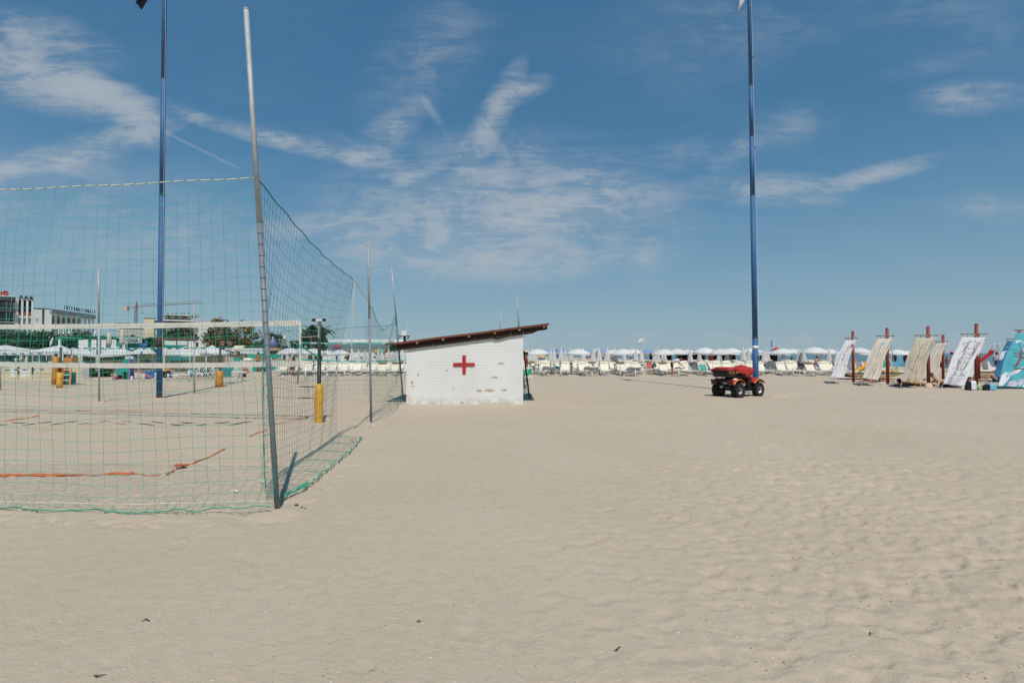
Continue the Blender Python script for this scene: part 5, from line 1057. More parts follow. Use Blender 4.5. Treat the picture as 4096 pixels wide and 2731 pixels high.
# breakwater far out
m = MB(); rr_ = random.Random(5)
for k in range(60): x = 175 + k * 3.2; s = rr_.uniform(1.2, 2.4); m.ball((x, 185 + rr_.uniform(-2, 2), -.2), (s * 1.4, s, s * .55), 6, 4)
tag(m.build('breakwater', mat('dark rock', (.10, .10, .10), .9, .4, .5)), 'low dark rock breakwater on the sea near the horizon', 'breakwater', kind='stuff')

# ------------------------------------------------------------------ people
def skin_mesh(name, V, E, rad, root, m, parent=None, sub=1, extra=None):
    me_ = bpy.data.meshes.new(name); ks = list(V); me_.from_pydata([V[k] for k in ks], [(ks.index(a), ks.index(b)) for a, b in E], []); o = bpy.data.objects.new(name, me_); COL.objects.link(o)
    md = o.modifiers.new('s', 'SKIN'); md.use_smooth_shade = True; sv = me_.skin_vertices[0].data
    for i, k in enumerate(ks): r_ = rad[k]; sv[i].radius = r_ if isinstance(r_, tuple) else (r_, r_); sv[i].use_root = (k == root)
    o.modifiers.new('u', 'SUBSURF').levels = sub; o.modifiers['u'].render_levels = sub
    dg = bpy.context.evaluated_depsgraph_get(); ev = bpy.data.meshes.new_from_object(o.evaluated_get(dg)); bpy.data.objects.remove(o)
    if extra:
        bm_ = bmesh.new(); bm_.from_mesh(ev); t = bpy.data.meshes.new('t'); t.from_pydata(extra.v, [], extra.f); bm_.from_mesh(t); bm_.to_mesh(ev); bm_.free(); bpy.data.meshes.remove(t)
    ev.materials.clear(); ev.materials.append(m); ev.polygons.foreach_set('use_smooth', [True] * len(ev.polygons)); ob = bpy.data.objects.new(name, ev); COL.objects.link(ob)
    if parent: ob.parent = parent
    return ob
RAD = dict(pel=(.15, .11), wst=(.13, .10), chs=(.155, .11), nck=.058, hd0=.075, hd1=.098, hd2=.07, shL=.062, shR=.062, elL=.043, elR=.043, wrL=.03, wrR=.03, haL=.038, haR=.038, hiL=.085, hiR=.085, knL=.056, knR=.056, anL=.036, anR=.036, toL=.03, toR=.03)
EDG = [('pel', 'wst'), ('wst', 'chs'), ('chs', 'nck'), ('nck', 'hd0'), ('hd0', 'hd1'), ('hd1', 'hd2'), ('chs', 'shL'), ('chs', 'shR'), ('shL', 'elL'), ('elL', 'wrL'), ('wrL', 'haL'), ('shR', 'elR'), ('elR', 'wrR'), ('wrR', 'haR'), ('pel', 'hiL'), ('pel', 'hiR'), ('hiL', 'knL'), ('knL', 'anL'), ('anL', 'toL'), ('hiR', 'knR'), ('knR', 'anR'), ('anR', 'toR')]
def sub_cloth(name, V, keys, edges, grow, m, par):
    E = [(a, b) for a, b in EDG if a in keys and b in keys] + list(edges.get('cut', []))
    VV = {k: V[k] for k in keys}; rr = {k: (tuple(x + grow for x in RAD[k]) if isinstance(RAD[k], tuple) else RAD[k] + grow) for k in keys}
    for (a, b, f) in edges.get('ext', []): k = a + b; VV[k] = tuple(Vector(V[a]).lerp(Vector(V[b]), f)); ra = RAD[a] if not isinstance(RAD[a], tuple) else RAD[a][1]; rb = RAD[b] if not isinstance(RAD[b], tuple) else RAD[b][1]; rr[k] = ra * (1 - f) + rb * f + grow; E.append((a, k))
    return skin_mesh(name, VV, E, rr, keys[0], m, par)
def person(label, loc, rz, V, sk=skin, hr=hair, shirt=None, shorts=None, hat=None, swim=None, scale=1.0, name_shirt='shirt'):
    o = thing('person', label, 'person', loc, rz); o.scale = (scale,) * 3; ex = MB()
    for s in 'LR':    # five fingers on each hand, nose and ears on the head
        w_, h_ = Vector(V['wr' + s]), Vector(V['ha' + s]); d = (h_ - w_).normalized(); sd_ = d.orthogonal().normalized(); n_ = d.cross(sd_)
        for k, (off, ln) in enumerate(((-.028, .075), (-.010, .085), (.008, .08), (.026, .062))): b_ = h_ + d * .02 + sd_ * off; ex.tube([b_, b_ + d * ln * .55 + n_ * .008, b_ + d * ln + n_ * .024], [.010, .009, .007], 5)
        b_ = h_ - d * .01 - sd_ * .036; ex.tube([b_, b_ + d * .03 - sd_ * .02, b_ + d * .055 - sd_ * .022 + n_ * .01], [.011, .010, .008], 5)
    h0, h2 = Vector(V['hd0']), Vector(V['hd2']); up = (h2 - h0).normalized(); fw = Vector(V.get('face', (0, -1, 0))); fw = (fw - up * fw.dot(up)).normalized(); sd_ = up.cross(fw); hc = h0.lerp(h2, .5)
    ex.tube([hc + fw * .085 + up * .02, hc + fw * .115 - up * .02], [.008, .014], 5)
    for s in (-1, 1): ex.ball(hc + sd_ * s * .088, (.016, .022, .03), 6, 5); ex.ball(hc + fw * .086 + sd_ * s * .034 + up * .022, (.012, .012, .008), 6, 4)
    ex.tube([hc + fw * .09 - up * .05 - sd_ * .025, hc + fw * .096 - up * .052, hc + fw * .09 - up * .05 + sd_ * .025], .006, 4)
    body = skin_mesh('body', {k: v for k, v in V.items() if k != 'face'}, EDG, RAD, 'pel', sk, o, 1, ex)
    hb_ = MB(); hb_.ball((0, 0, 0), (.105, .11, .10), 12, 8); rot = Matrix((sd_, fw, up)).transposed(); ctr = hc + up * .035 - fw * .022
    hb_.v = [tuple(rot @ Vector(p) + ctr) for p in hb_.v]; hb_.build('hair', hr, o, True)
    if hat:
        hm = MB(); hm.lathe([(.20, 0), (.195, .01), (.115, .015), (.105, .10), (.05, .125)], 16); hm.v = [tuple(rot @ Vector(p) + hc + up * .075) for p in hm.v]; hm.build('hat', hat, o, True)
    if shirt: sub_cloth(name_shirt, V, ['chs', 'wst', 'pel', 'shL', 'shR'], dict(ext=[('shL', 'elL', .6), ('shR', 'elR', .6), ('chs', 'nck', .4)]), .022, shirt, o)
    if shorts: sub_cloth('shorts', V, ['pel', 'hiL', 'hiR'], dict(ext=[('hiL', 'knL', .75), ('hiR', 'knR', .75), ('pel', 'wst', .5)]), .022, shorts, o)
    if swim: sub_cloth('swimwear', V, ['pel', 'hiL', 'hiR'] if swim[1] == 0 else ['pel', 'wst', 'chs', 'hiL', 'hiR'], dict(ext=[('hiL', 'knL', .15), ('hiR', 'knR', .15)]), .012, swim[0], o)
    return o
def stand(sw=0.0, arm=0.0):
    return dict(pel=(0, 0, .95), wst=(0, .01, 1.12), chs=(0, .0, 1.34), nck=(0, 0, 1.49), hd0=(0, -.02, 1.55), hd1=(0, -.03, 1.64), hd2=(0, -.02, 1.71), shL=(.19, 0, 1.42), shR=(-.19, 0, 1.42), elL=(.25, .02 - arm * .1, 1.14), elR=(-.25, .02 - arm * .1, 1.14), wrL=(.26 - arm * .06, -.05 - arm * .22, .90 + arm * .18), wrR=(-.26 + arm * .06, -.05 - arm * .22, .90 + arm * .18), haL=(.25 - arm * .1, -.08 - arm * .28, .83 + arm * .2), haR=(-.25 + arm * .1, -.08 - arm * .28, .83 + arm * .2), hiL=(.09, 0, .90), hiR=(-.09, 0, .90), knL=(.10, -.03 - sw, .50), knR=(-.10, -.02 + sw, .50), anL=(.10, .02 - sw, .08), anR=(-.10, .02 + sw * 1.3, .08), toL=(.11, -.14 - sw, .03), toR=(-.11, -.14 + sw * 1.3, .03))
def bend():
    return dict(pel=(0, .12, .92), wst=(0, -.02, 1.04), chs=(0, -.22, 1.16), nck=(0, -.38, 1.20), hd0=(0, -.45, 1.20), hd1=(0, -.53, 1.18), hd2=(0, -.60, 1.16), face=(0, -.4, -1), shL=(.19, -.30, 1.14), shR=(-.19, -.30, 1.14), elL=(.24, -.42, .90), elR=(-.22, -.40, .90), wrL=(.18, -.56, .76), wrR=(-.18, -.55, .74), haL=(.16, -.63, .74), haR=(-.16, -.62, .72), hiL=(.09, .12, .88), hiR=(-.09, .12, .88), knL=(.10, .04, .48), knR=(-.10, .12, .49), anL=(.10, .10, .08), anR=(-.10, .22, .08), toL=(.11, -.06, .03), toR=(-.11, .06, .03))
def prone(prop=0.0):   # lying face down along x, head at -x
    z = .12; return dict(pel=(0, 0, .13), wst=(-.16, 0, .13 + prop * .1), chs=(-.38, 0, .15 + prop * .5), nck=(-.54, 0, .19 + prop * .8), hd0=(-.60, 0, .21 + prop * .95), hd1=(-.68, 0, .24 + prop * 1.1), hd2=(-.74, 0, .26 + prop * 1.25), face=(-.3, 0, -1) if not prop else (-1, 0, -.2), shL=(-.44, .19, .15 + prop * .5), shR=(-.44, -.19, .15 + prop * .5), elL=(-.62, .30, .06), elR=(-.62, -.28, .06), wrL=(-.80, .18, .05), wrR=(-.80, -.14, .05), haL=(-.87, .14, .05), haR=(-.87, -.08, .05), hiL=(.06, .09, .12), hiR=(.06, -.09, .12), knL=(.46, .11, .08), knR=(.46, -.10, .09), anL=(.86, .12, .07), anR=(.86, -.11, .07), toL=(.98, .13, .05), toR=(.98, -.12, .05))
def knees_up():
    d = prone(0); d.update(face=(0, 0, 1), knL=(.38, .11, .48), knR=(.34, -.10, .50), anL=(.62, .12, .08), anR=(.58, -.10, .08), toL=(.74, .13, .04), toR=(.70, -.11, .04)); return d
def sit():
    d = stand(); 
    for k in list(d): x, y, z = d[k]; d[k] = (x, y, z - .50)
    d.update(hiL=(.09, -.02, .42), hiR=(-.09, -.02, .42), knL=(.11, -.42, .44), knR=(-.11, -.42, .44), anL=(.11, -.44, .08), anR=(-.11, -.44, .08), toL=(.12, -.58, .03), toR=(-.12, -.58, .03), wrL=(.16, -.30, .50), wrR=(-.16, -.30, .50), haL=(.12, -.36, .50), haR=(-.12, -.36, .50)); return d
g = Vector((XA(2105, 31), 31, 0)); person('sunburnt bare chested man in a pale hat beside the hut', g, R(100), stand(.02, .6), skin, hair, hat=straw, shorts=dcloth)
g = G(2694, 1503); person('man in white shirt and dark shorts bending over a table in the front row', g, R(78), bend(), skin, hairb, shirt=wcloth, shorts=dcloth)
g = Vector((XA(2842, 47), 47, 0)); person('woman in a long maroon dress among the far parasols', g, R(20), stand(.0), skin, hair, shirt=maroon, shorts=maroon)
g = G(3560, 1533); person('sunbather lying behind the cream ladder banner', Vector((XA(3505, 29.6), 29.6, 0)), R(2), prone(), skin, hair, swim=(dcloth, 0))
person('sunbather lying in the shade behind the stained beige banner', Vector((XA(3650, 26.6), 26.6, 0)), R(-2), prone(), skin, hair, swim=(ochre, 0))
person('woman in black swimsuit lying propped up behind the line drawing banner', Vector((XA(3782, 25.2), 25.2, 0)), R(-3), prone(.32), skinp, hairb, swim=(dcloth, 1))
person('sunbather with knees drawn up in front of the red slide pedal boat', Vector((XA(3985, 29.8), 29.8, 0)), R(172), knees_up(), skinp, hair, swim=(dcloth, 0))
person('sunbather lying flat between the two tall red posts', Vector((XA(3895, 30.2), 30.2, 0)), R(3), prone(), skin, hair, swim=(dcloth, 0))
person('man in white shirt and dark cap standing by the sea at right', Vector((XA(3986, 47), 47, 0)), R(120), stand(.03, .3), skin, hair, shirt=wcloth, shorts=dcloth)
person('woman in white with a pink hat standing left of the line drawing banner', Vector((XA(3806, 44), 44, 0)), R(80), stand(.0, .5), skin, hair, shirt=wcloth, shorts=dcloth, hat=pink)
person('person in yellow shirt and black shorts behind the further red post', Vector((XA(3757, 38.5), 38.5, 0)), R(10), stand(.12), skinp, hair, shirt=ycloth, shorts=dcloth)
person('bather standing waist deep in the sea nearer the horizon', Vector((XA(3797, 130), 130, -1.0)), R(40), stand(), skin, hair); person('child standing at the water edge left of the pink hat', Vector((XA(3786, 58), 58, -.1)), R(90), stand(), skin, hair, scale=.8)
person('bare backed person seated under the parasols left of the first banner', Vector((XA(3266, 48), 48, .12)), R(175), sit(), skinp, hair, swim=(blue, 0)); person('person seated low with dark hair right of the lifeguard tower', Vector((XA(3166, 52), 52, 0)), R(180), sit(), skin, hair, swim=(navy, 0))
person('bare shouldered person seated behind the leftmost red post', Vector((XA(3412, 44), 44, .12)), R(170), sit(), skinp, hair, swim=(dcloth, 1))
person('person in swimwear walking by the teal cabins', Vector((XA(1033, 46), 46, 0)), R(30), stand(.1), skin, hair, swim=(navy, 0)); person('dark clothed person seated under parasols seen through the side net', Vector((XA(1172, 38), 38, .1)), R(10), sit(), skin, hair, shirt=dcloth, shorts=dcloth)
# towels under them, bags and ball
def mat_towel(px, Y, ln, m, label): x = XA(px, Y); tag(MB().grid(lambda u, v: ((u - .5) * ln, (v - .5) * .8, .02 + .012 * math.sin(u * 9 + v * 4)), 12, 4, .012).build('beach_towel', m, None, True, (x, Y, 0)), label, 'towel')
mat_towel(3505, 29.6, 2.0, wcloth, 'towel under the sunbather behind the cream ladder banner'); mat_towel(3650, 26.6, 2.0, dcloth, 'dark towel behind the stained beige banner'); mat_towel(3785, 25.2, 2.1, wcloth, 'white towel under the woman in black swimsuit'); mat_towel(3975, 29.8, 2.0, skyb, 'towel under the sunbather with knees drawn up'); mat_towel(3895, 30.2, 2.0, wcloth, 'towel under the sunbather between the two tall red posts')
def bag(px, py, w_, h_, m, label, flap=None):
    g = G(px, py); o = thing('beach_bag', label, 'bag', g); k = MB().grid(lambda u, v: (math.copysign(abs(math.cos(6.2832 * u)) ** .6, math.cos(6.2832 * u)) * w_ / 2 * (1 - .35 * v ** 2), math.copysign(abs(math.sin(6.2832 * u)) ** .6, math.sin(6.2832 * u)) * w_ * .3 * (1 - .5 * v), v * h_), 20, 6); k.v.append((0, 0, h_ * 1.02)); n_ = len(k.v) - 1; k.f += [(20 * 0 + 6 * 21 + i, 6 * 21 + i + 1, n_) for i in range(20)]
    k.build('bag_body', m, o, True)
    if flap: MB().grid(lambda u, v: ((u - .2) * w_ * .6, -w_ * .34 + .30 * w_ * max(0, .35 - v), h_ * (1.04 - 1.02 * v ** 1.3)), 6, 8, .015).build('draped_towel', flap, o, True)
    MB().tube([(-w_ * .2, 0, h_), (-w_ * .1, 0, h_ * 1.2), (w_ * .1, 0, h_ * 1.2), (w_ * .2, 0, h_)], .012, 5).build('handle', dcloth, o)
bag(3879, 1560, .38, .40, dcloth, 'tall black bag with a white towel beside the tallest red post', wcloth); bag(3952, 1560, .44, .26, dcloth, 'low black bag with turquoise towel right of the ball', skyb); bag(3715, 1550, .36, .22, straw, 'pale woven bag at the foot of the third red post'); bag(3572, 1541, .22, .14, gryp, 'small patterned bag at the foot of the second red post')
g = G(3912, 1560); bl_m = mat('yellow ball panel', (.65, .50, .10), .5); o = thing('beach_ball', 'yellow and aqua ball at the foot of the tallest red post', 'ball', g); r_ = .125
for k in range(6):
    a0, a1 = k * math.pi / 3, (k + 1) * math.pi / 3; MB().grid(lambda u, v: (r_ * math.sin(math.pi * v) * math.cos(a0 + (a1 - a0) * u), r_ * math.cos(math.pi * v), r_ + r_ * math.sin(math.pi * v) * math.sin(a0 + (a1 - a0) * u)), 5, 12).build('ball_panel', bl_m if k % 2 else mat('aqua ball panel', (.10, .50, .45), .5), o, True)
o = thing('camp_bed', 'low dark camp bed under the turquoise banner', 'camp bed', (XA(4075, 25.7), 25.7, 0)); MB().grid(lambda u, v: (-.95 + 1.9 * u, -.3 + .6 * v, .28 - .03 * math.sin(math.pi * v) + (.12 * (u < .3) * (.3 - u) * 3)), 10, 4, .015).build('fabric', dcloth, o, True)
for x in (-.7, 0, .7):
    for y in (-.28, .28): MB().tube([(x, y, 0), (x + .05, y, .27)], .012, 5).build('leg', darkst, o)
person('dark sunbather lying on the camp bed under the turquoise banner', Vector((XA(4080, 25.7), 25.7, .22)), R(4), prone(), skin, hair, swim=(dcloth, 1))

# ------------------------------------------------------------------ trees and hedges
LEAF = [(-.5, 0, 0), (0, -.28, .05), (.5, 0, 0), (0, .28, .05)]
def leaves(mb, c, rad, n, size, rg):
    for k in range(n):
        d = Vector((rg.gauss(0, 1), rg.gauss(0, 1), rg.gauss(0, 1))).normalized() * (rg.random() ** .45); p = Vector(c) + Vector((d.x * rad[0], d.y * rad[1], d.z * rad[2]))
        M_ = Euler((rg.uniform(-1.2, 1.2), rg.uniform(-1.2, 1.2), rg.uniform(0, 6.3))).to_matrix(); s = size * rg.uniform(.6, 1.3)
        mb.add([p + M_ @ (Vector(v) * s) for v in LEAF], [(0, 1, 2, 3)])
def tree(name, label, px, Y, ty, wpx, m, seed, n=60, lf=26, size=.45, trunk_h=None, group=None, low=.18, cat='tree'):
    rg = random.Random(seed); x = XA(px, Y); top = A(px, ty, Y).z; w_ = wpx / F * Y / 2; o = thing(name, label, cat, (x, Y, 0), group=group)
    tr_ = MB(); th = trunk_h or top * .45; tr_.tube([(0, 0, -.2), (.05, 0, th * .5), (0, .05, th), (.1, 0, top * .8)], [.22, .18, .13, .05], 8)
    cb = MB(); zc = top * (.5 + low / 2); rz = top * (.5 - low / 2)
    for k in range(n):
        a = rg.uniform(0, 6.28); e = rg.uniform(-1, 1); q = rg.uniform(.45, .95); rr = math.sqrt(max(0, 1 - e * e)); c = Vector((w_ * q * rr * math.cos(a), w_ * .8 * q * rr * math.sin(a), zc + rz * q * e)); s = rg.uniform(.16, .30)
        leaves(cb, c, (w_ * s, w_ * s, rz * s), lf, size, rg)
        if k % 5 == 0: tr_.tube([(0, 0, th * rg.uniform(.6, 1)), tuple(c * .55 + Vector((0, 0, th * .3))), tuple(c)], [.08, .05, .02], 5)
    tr_.build('trunk', bark, o, True); cb.build('crown', m, o); return o
def palm(label, px, Y, ty, seed, m=leafg):
    rg = random.Random(seed); x = XA(px, Y); top = A(px, ty, Y).z * .88; o = thing('palm_tree', label, 'palm tree', (x, Y, 0)); MB().tube([(0, 0, -.1), (.1, 0, top * .5), (0, 0, top)], [.28, .22, .2], 8).build('trunk', bark, o, True)
    for k in range(26):
        a = rg.uniform(0, 6.28); el = rg.uniform(-.3, 1.2); ln = rg.uniform(1.2, 1.9); mb = MB(); P0 = Vector((0, 0, top)); pts = []
        for i in range(7): t = i / 6; pts.append(P0 + Vector((math.cos(a) * ln * t * math.cos(el), math.sin(a) * ln * t * math.cos(el), ln * t * math.sin(el) - 1.0 * t * t)))
        for i in range(6):
            for s in (-1, 1):
                sd_ = Vector((-math.sin(a), math.cos(a), -.5)) * s * .34 * (1 - i / 8); mb.add([pts[i], pts[i + 1], pts[i + 1] + sd_], [(0, 1, 2)])
        mb.tube(pts, .02, 4, False); mb.build('frond', m, o)
hg = 'hedge trees behind the beach buildings'
for i, (px, Y, ty, wp, m_) in enumerate(((-40, 76, 1322, 150, leafg), (40, 78, 1318, 150, leafy), (120, 76, 1322, 140, leafg), (185, 80, 1330, 110, leafy), (250, 80, 1332, 120, leafg), (330, 82, 1330, 130, leafy), (420, 84, 1338, 130, leafg), (520, 84, 1345, 110, leafy), (600, 86, 1345, 120, leafg), (690, 84, 1306, 110, leafy), (750, 86, 1302, 90, leafo))):
    tree('hedge_tree', f'{ordn(i + 1)} dark bushy tree from the left behind the beach buildings', px, Y, ty, wp, m_, i + 11, 70, 26, .5, group=hg)
tree('plane_tree', 'broad brown olive tree behind the white low canopy right of the flagpole', 880, 82, 1278, 150, leafo, 71, 90, 26, .5); tree('plane_tree', 'brown green tree between the broad tree and the near post', 975, 84, 1288, 110, leafo, 72, 60, 26, .5); tree('green_tree', 'green tree just left of the near grey post', 1045, 78, 1352, 90, leafg, 73, 40, 24, .42); tree('green_tree', 'dark green tree behind the lilac dome', 1095, 84, 1332, 90, leafg, 74, 50, 26, .42); tree('green_tree', 'small dark tree right of the white lighthouse model', 1175, 84, 1360, 70, leafg, 75, 36, 22, .4)
tree('round_tree', 'round dark tree behind the volleyball post', 1262, 70, 1304, 120, mat('deep olive leaves', (.055, .06, .018), .6, .45, 1.0), 76, 80, 28, .42, low=.25); palm('palm at the left of the round dark tree', 1240, 68, 1296, 5); palm('palm at the right of the round dark tree', 1290, 72, 1300, 6)
tree('shrub', 'dark hedge behind the cream boxes', 400, 36.5, 1452, 110, leafg, 77, 40, 26, .2, trunk_h=.4, low=-.3, cat='shrub'); tree('shrub', 'small yellow green bush behind the stacked white chairs', 826, 37, 1458, 52, leafy, 78, 30, 24, .14, trunk_h=.3, low=-.3, cat='shrub'); tree('potted_plant', 'small palm like plant before the white fence', 1390, 62, 1402, 24, leafy, 79, 16, 20, .25, trunk_h=.9, low=.4, cat='plant'); tree('shrub', 'roof top bush showing above the white net band', 980, 105, 1272, 60, leafg, 80, 24, 14, .5, low=.6, cat='shrub')
for i, (px, Y, wp) in enumerate(((90, 40, 90), (20, 41, 90), (160, 41, 60))): tree('shrub', f'{ordn(i + 1)} low dark bush behind the cream boxes at far left', px, Y, 1436 if i else 1432, wp, leafg, 90 + i, 26, 22, .2, trunk_h=.3, low=-.3, cat='shrub')

# ------------------------------------------------------------------ far buildings
def wx(px, Y): return XA(px, Y)
def zz_(py, Y): return A(0, py, Y).z
# arcaded hotel: white block facing us, arcade running back
Y0 = 110.0; fh = FR(168, Y0); hot = thing('arcade_building', 'white building with a row of arches and large rooftop letters', 'building', fh.o, fh.rz)
zt = fh.pt(203, 1236)[1]
def fb(f, o, nm, m_, x0, y0, x1, y1, dep=6.0, off=0.0): q0, q1, z0, z1 = f.rect(x0, y0, x1, y1, off); return MB().bbox(q0, q1, off, off + dep, max(0, z0), z1).build(nm, m_, o)
fb(fh, hot, 'wall', renderwall, 133, 1236, 164, 1480); fb(fh, hot, 'recessed_wall', renderwall, 163.5, 1237, 179.5, 1480, 6, 1.2); fb(fh, hot, 'wall', renderwall, 179, 1236, 203, 1480); fb(fh, hot, 'window', mat('tan shutter', (.42, .30, .18), .8), 145, 1273, 153, 1283, .1, -.05); fb(fh, hot, 'roof_edge', darkst, 132, 1231.5, 203, 1235.7, 6, -.1)
P0 = Vector((fh.pt(203, 1236)[0], .01, 0)); w0 = fh.o + fh.ex * P0.x; w1 = ray(375, 1412); w1 = Vector((w1.x / w1.y * 129.0, 129.0, 0)); dl = w1 - w0; P1 = Vector((dl.dot(fh.ex) + P0.x, dl.dot(fh.ey), 0)); d = P1 - P0; ln = d.length; d /= ln; nrm = Vector((d.y, -d.x, 0))
ab, ah = 0, 9.8; roofh = zt
fr_ = lambda s, o_, z: tuple(P0 + d * s + nrm * o_ + Vector((0, 0, z)))
na_ = 9; bw = ln / na_
for i in range(na_):     # each bay of wall with its arch cut out
    s0, s1 = i * bw, (i + 1) * bw; aw = bw * .66; c = (s0 + s1) / 2; pts = [(s0, 0), (c - aw / 2, 0), (c - aw / 2, ah - aw / 2)] + [(c - aw / 2 * math.cos(math.pi * k / 8), ah - aw / 2 + aw / 2 * math.sin(math.pi * k / 8)) for k in range(1, 8)] + [(c + aw / 2, ah - aw / 2), (c + aw / 2, 0), (s1, 0), (s1, roofh), (s0, roofh)]
    m = MB(); n_ = len(pts); m.add([fr_(s, 0, z) for s, z in pts] + [fr_(s, -.22, z) for s, z in pts], [])
    m.f += [(0, 1, 2, n_ - 1)] + [(n_ - 1, k, k + 1) for k in range(2, 6)] + [(n_ - 1, 6, n_ - 2)] + [(n_ - 2, k, k + 1) for k in range(6, 10)] + [(n_ - 2, 10, 11, 12)] + [(k, k + n_, k + 1 + n_, k + 1) for k in range(1, n_ - 4)]
    m.build('arch_bay', renderwall, hot); MB().add([fr_(s0, -2.6, 0), fr_(s1, -2.6, 0), fr_(s1, -2.6, roofh - .4), fr_(s0, -2.6, roofh - .4)], [(0, 1, 2, 3)]).build('loggia_wall', mat('loggia grey wall', (.22, .22, .24), .9), hot)
    MB().tube([fr_(c - aw / 2, -.2, 7.3), fr_(c + aw / 2, -.2, 7.3)], .06, 4).build('railing', white, hot)
MB().add([fr_(-.1, .25, zt - .9), fr_(ln + .1, .25, zt - .9), fr_(ln + .1, -7, zt - .9), fr_(-.1, -7, zt - .9), fr_(-.1, .25, zt + .05), fr_(ln + .1, .25, zt + .05), fr_(ln + .1, -7, zt + .05), fr_(-.1, -7, zt + .05)], [(0, 1, 5, 4), (1, 2, 6, 5), (4, 5, 6, 7), (0, 4, 7, 3), (0, 3, 2, 1), (2, 3, 7, 6)]).build('roof_slab', mat('blue grey fascia', (.34, .36, .40), .8), hot)
word = 'INTERNAZIONALE'
for i, ch in enumerate(word):
    s = ln * (.27 + .72 * i / (len(word) - 1)); vs_, fs_ = text_mesh(ch, 1.25, .05); m = MB(); m.add([tuple(Vector(fr_(s, .1, zt + .35)) + d * x * .85 + Vector((0, 0, y)) + nrm * z) for x, y, z in vs_], fs_); m.build('sign_letter', mat('dark sign letter', (.02, .05, .07), .5), hot)
# three vaulted bays
Y2 = 100.0; f2_ = FR(96, Y2); X = [f2_.pt(p_, 1300)[0] for p_ in (60, 72, 92, 112, 133)]; vt = thing('vaulted_building', 'white block with three barrel vaulted bays and flower boxes', 'building', f2_.o, f2_.rz); zv = f2_.pt(92, 1198)[1]; z2 = lambda py: f2_.pt(96, py)[1]
MB().bbox(X[0], X[1], 0, 6, 0, zv + .1).build('wall', renderwall, vt); MB().bbox(X[1], X[4], .8, 6, 0, zv).build('back_wall', mat('lavender grey wall', (.55, .55, .60), .9), vt)
for i in range(3):
    a_, b_ = X[i + 1], X[i + 2]; z0 = zv - i * .05; w_ = (b_ - a_) / 2; MB().bbox(b_ - .32, b_ - .003, .02, .79, 0, z0 - .02).build('pier', renderwall, vt)
    MB().prism([(a_ + w_ - w_ * math.cos(math.pi * k / 10), z0 + .9 * math.sin(math.pi * k / 10)) for k in range(11)] + [(a_ + w_ + (w_ - .16) * math.cos(math.pi * k / 10), z0 - .12 + .85 * math.sin(math.pi * k / 10)) for k in range(11)], -.1, 6).build('vault', mat('grey vault', (.22, .23, .26), .8), vt)
    zf = z2(1262); MB().bbox(a_, b_ - .33, .2, .79, zf - .4, zf).build('balcony_slab', renderwall, vt); MB().bbox(a_ + .05, b_ - .36, .12, .5, zf + .01, zf + .7).build('flower_box', mat('rust flowers', (.20, .06, .02), .9, .5, 3), vt); MB().bbox(a_ + .1, a_ + .5, .7, .79, zf + .7, zf + 2.9).build('window', navy, vt); MB().tube([(a_, .3, z2(1288)), (b_ - .3, .3, z2(1288))], .05, 4).build('railing', white, vt)
# dark glazed hotel at the edge with red roof letters
Y3 = 98.0; f3 = FR(30, Y3); dh = thing('glazed_hotel', 'dark glazed hotel with red roof letters at the left edge', 'building', f3.o, f3.rz); z3 = lambda py: f3.pt(30, py)[1]; XE = f3.pt(59.5, 1300)[0]; XL = XE - 14
for (t0, t1) in ((1187, 1203), (1236, 1248), (1296, 1330)): MB().bbox(XL, XE, -.5, 6, z3(t1), z3(t0)).build('floor_slab', mat('charcoal slab', (.055, .055, .062), .7), dh)
MB().bbox(XL, XE - .01, 1.6, 5.9, 0, z3(1190)).build('inner_wall', glass, dh); MB().bbox(XL, XE - .01, .9, 1.0, z3(1232), z3(1206)).build('curtain_glass', mat('green grey glass', (.16, .20, .19), .3, .3, .7), dh)
for k in range(7): MB().bbox(XE - .25 - k, XE - .12 - k, .7, .89, z3(1290), z3(1206)).build('mullion', white, dh)
MB().bbox(XL, XE - .1, -.6, 6, z3(1187) + .02, z3(1184)).build('roof_edge', white, dh); MB().tube([(XL, -.3, z3(1289)), (XE, -.3, z3(1289))], .05, 4).build('railing', white, dh)
for i, ch in enumerate('EVIO'):
    vs_, fs_ = text_mesh(ch, 1.35, .08); m = MB(); m.add([(XE - 3.2 + i * .62 + x * .75, -.3 - z, z3(1184) + .05 + y) for x, y, z in vs_], fs_); m.build('sign_letter', mat('red sign letter', (.40, .015, .03), .5), dh)
MB().bbox(XL + 8, XE - .95, -.2, -.16, z3(1184) + .02, z3(1167)).build('sign_board', mat('pale red sign', (.50, .22, .24), .6), dh)
# flat roofed apartments
Y4 = 140.0; f4 = FR(720, Y4); ap = thing('apartment_block', 'white flat roofed apartment block behind the crane jib', 'building', f4.o, f4.rz)
def ab_(x0, y0, x1, y1, nm, m_, dep=6, off=0): fb(f4, ap, nm, m_, x0, y0, x1, y1, dep, off)
ab_(640, 1286, 850, 1480, 'wall', renderwall, 6, .6); ab_(608, 1276, 786, 1286, 'parapet', renderwall, 6, -1.2); ab_(606, 1286.5, 815, 1290, 'balcony_shade', darkst, 6, .2); ab_(658, 1263, 765, 1277, 'penthouse', concrete, 5, 1.0); ab_(645, 1256, 762, 1263, 'roof_slab', renderwall, 6, -.6); ab_(762.5, 1258, 796, 1264, 'roof_slab', mat('grey slab side', (.36, .36, .38), .8), 5, 1); ab_(786.5, 1277, 822, 1289, 'parapet', gryp, 5, .5)
for (x0, x1) in ((673, 682), (700, 712), (730, 747), (768, 782)): ab_(x0, 1265, x1, 1272, 'window', glass, .1, .88)
for px in (670, 690, 702, 724, 735, 753, 772): ab_(px, 1251 + (px % 3), px + 4, 1256, 'chimney', darkst, 1, 1)
Y5 = 120.0; f5 = FR(560, Y5); an_ = thing('annex_building', 'cream annex and long brown roof left of the apartment block', 'building', f5.o, f5.rz)
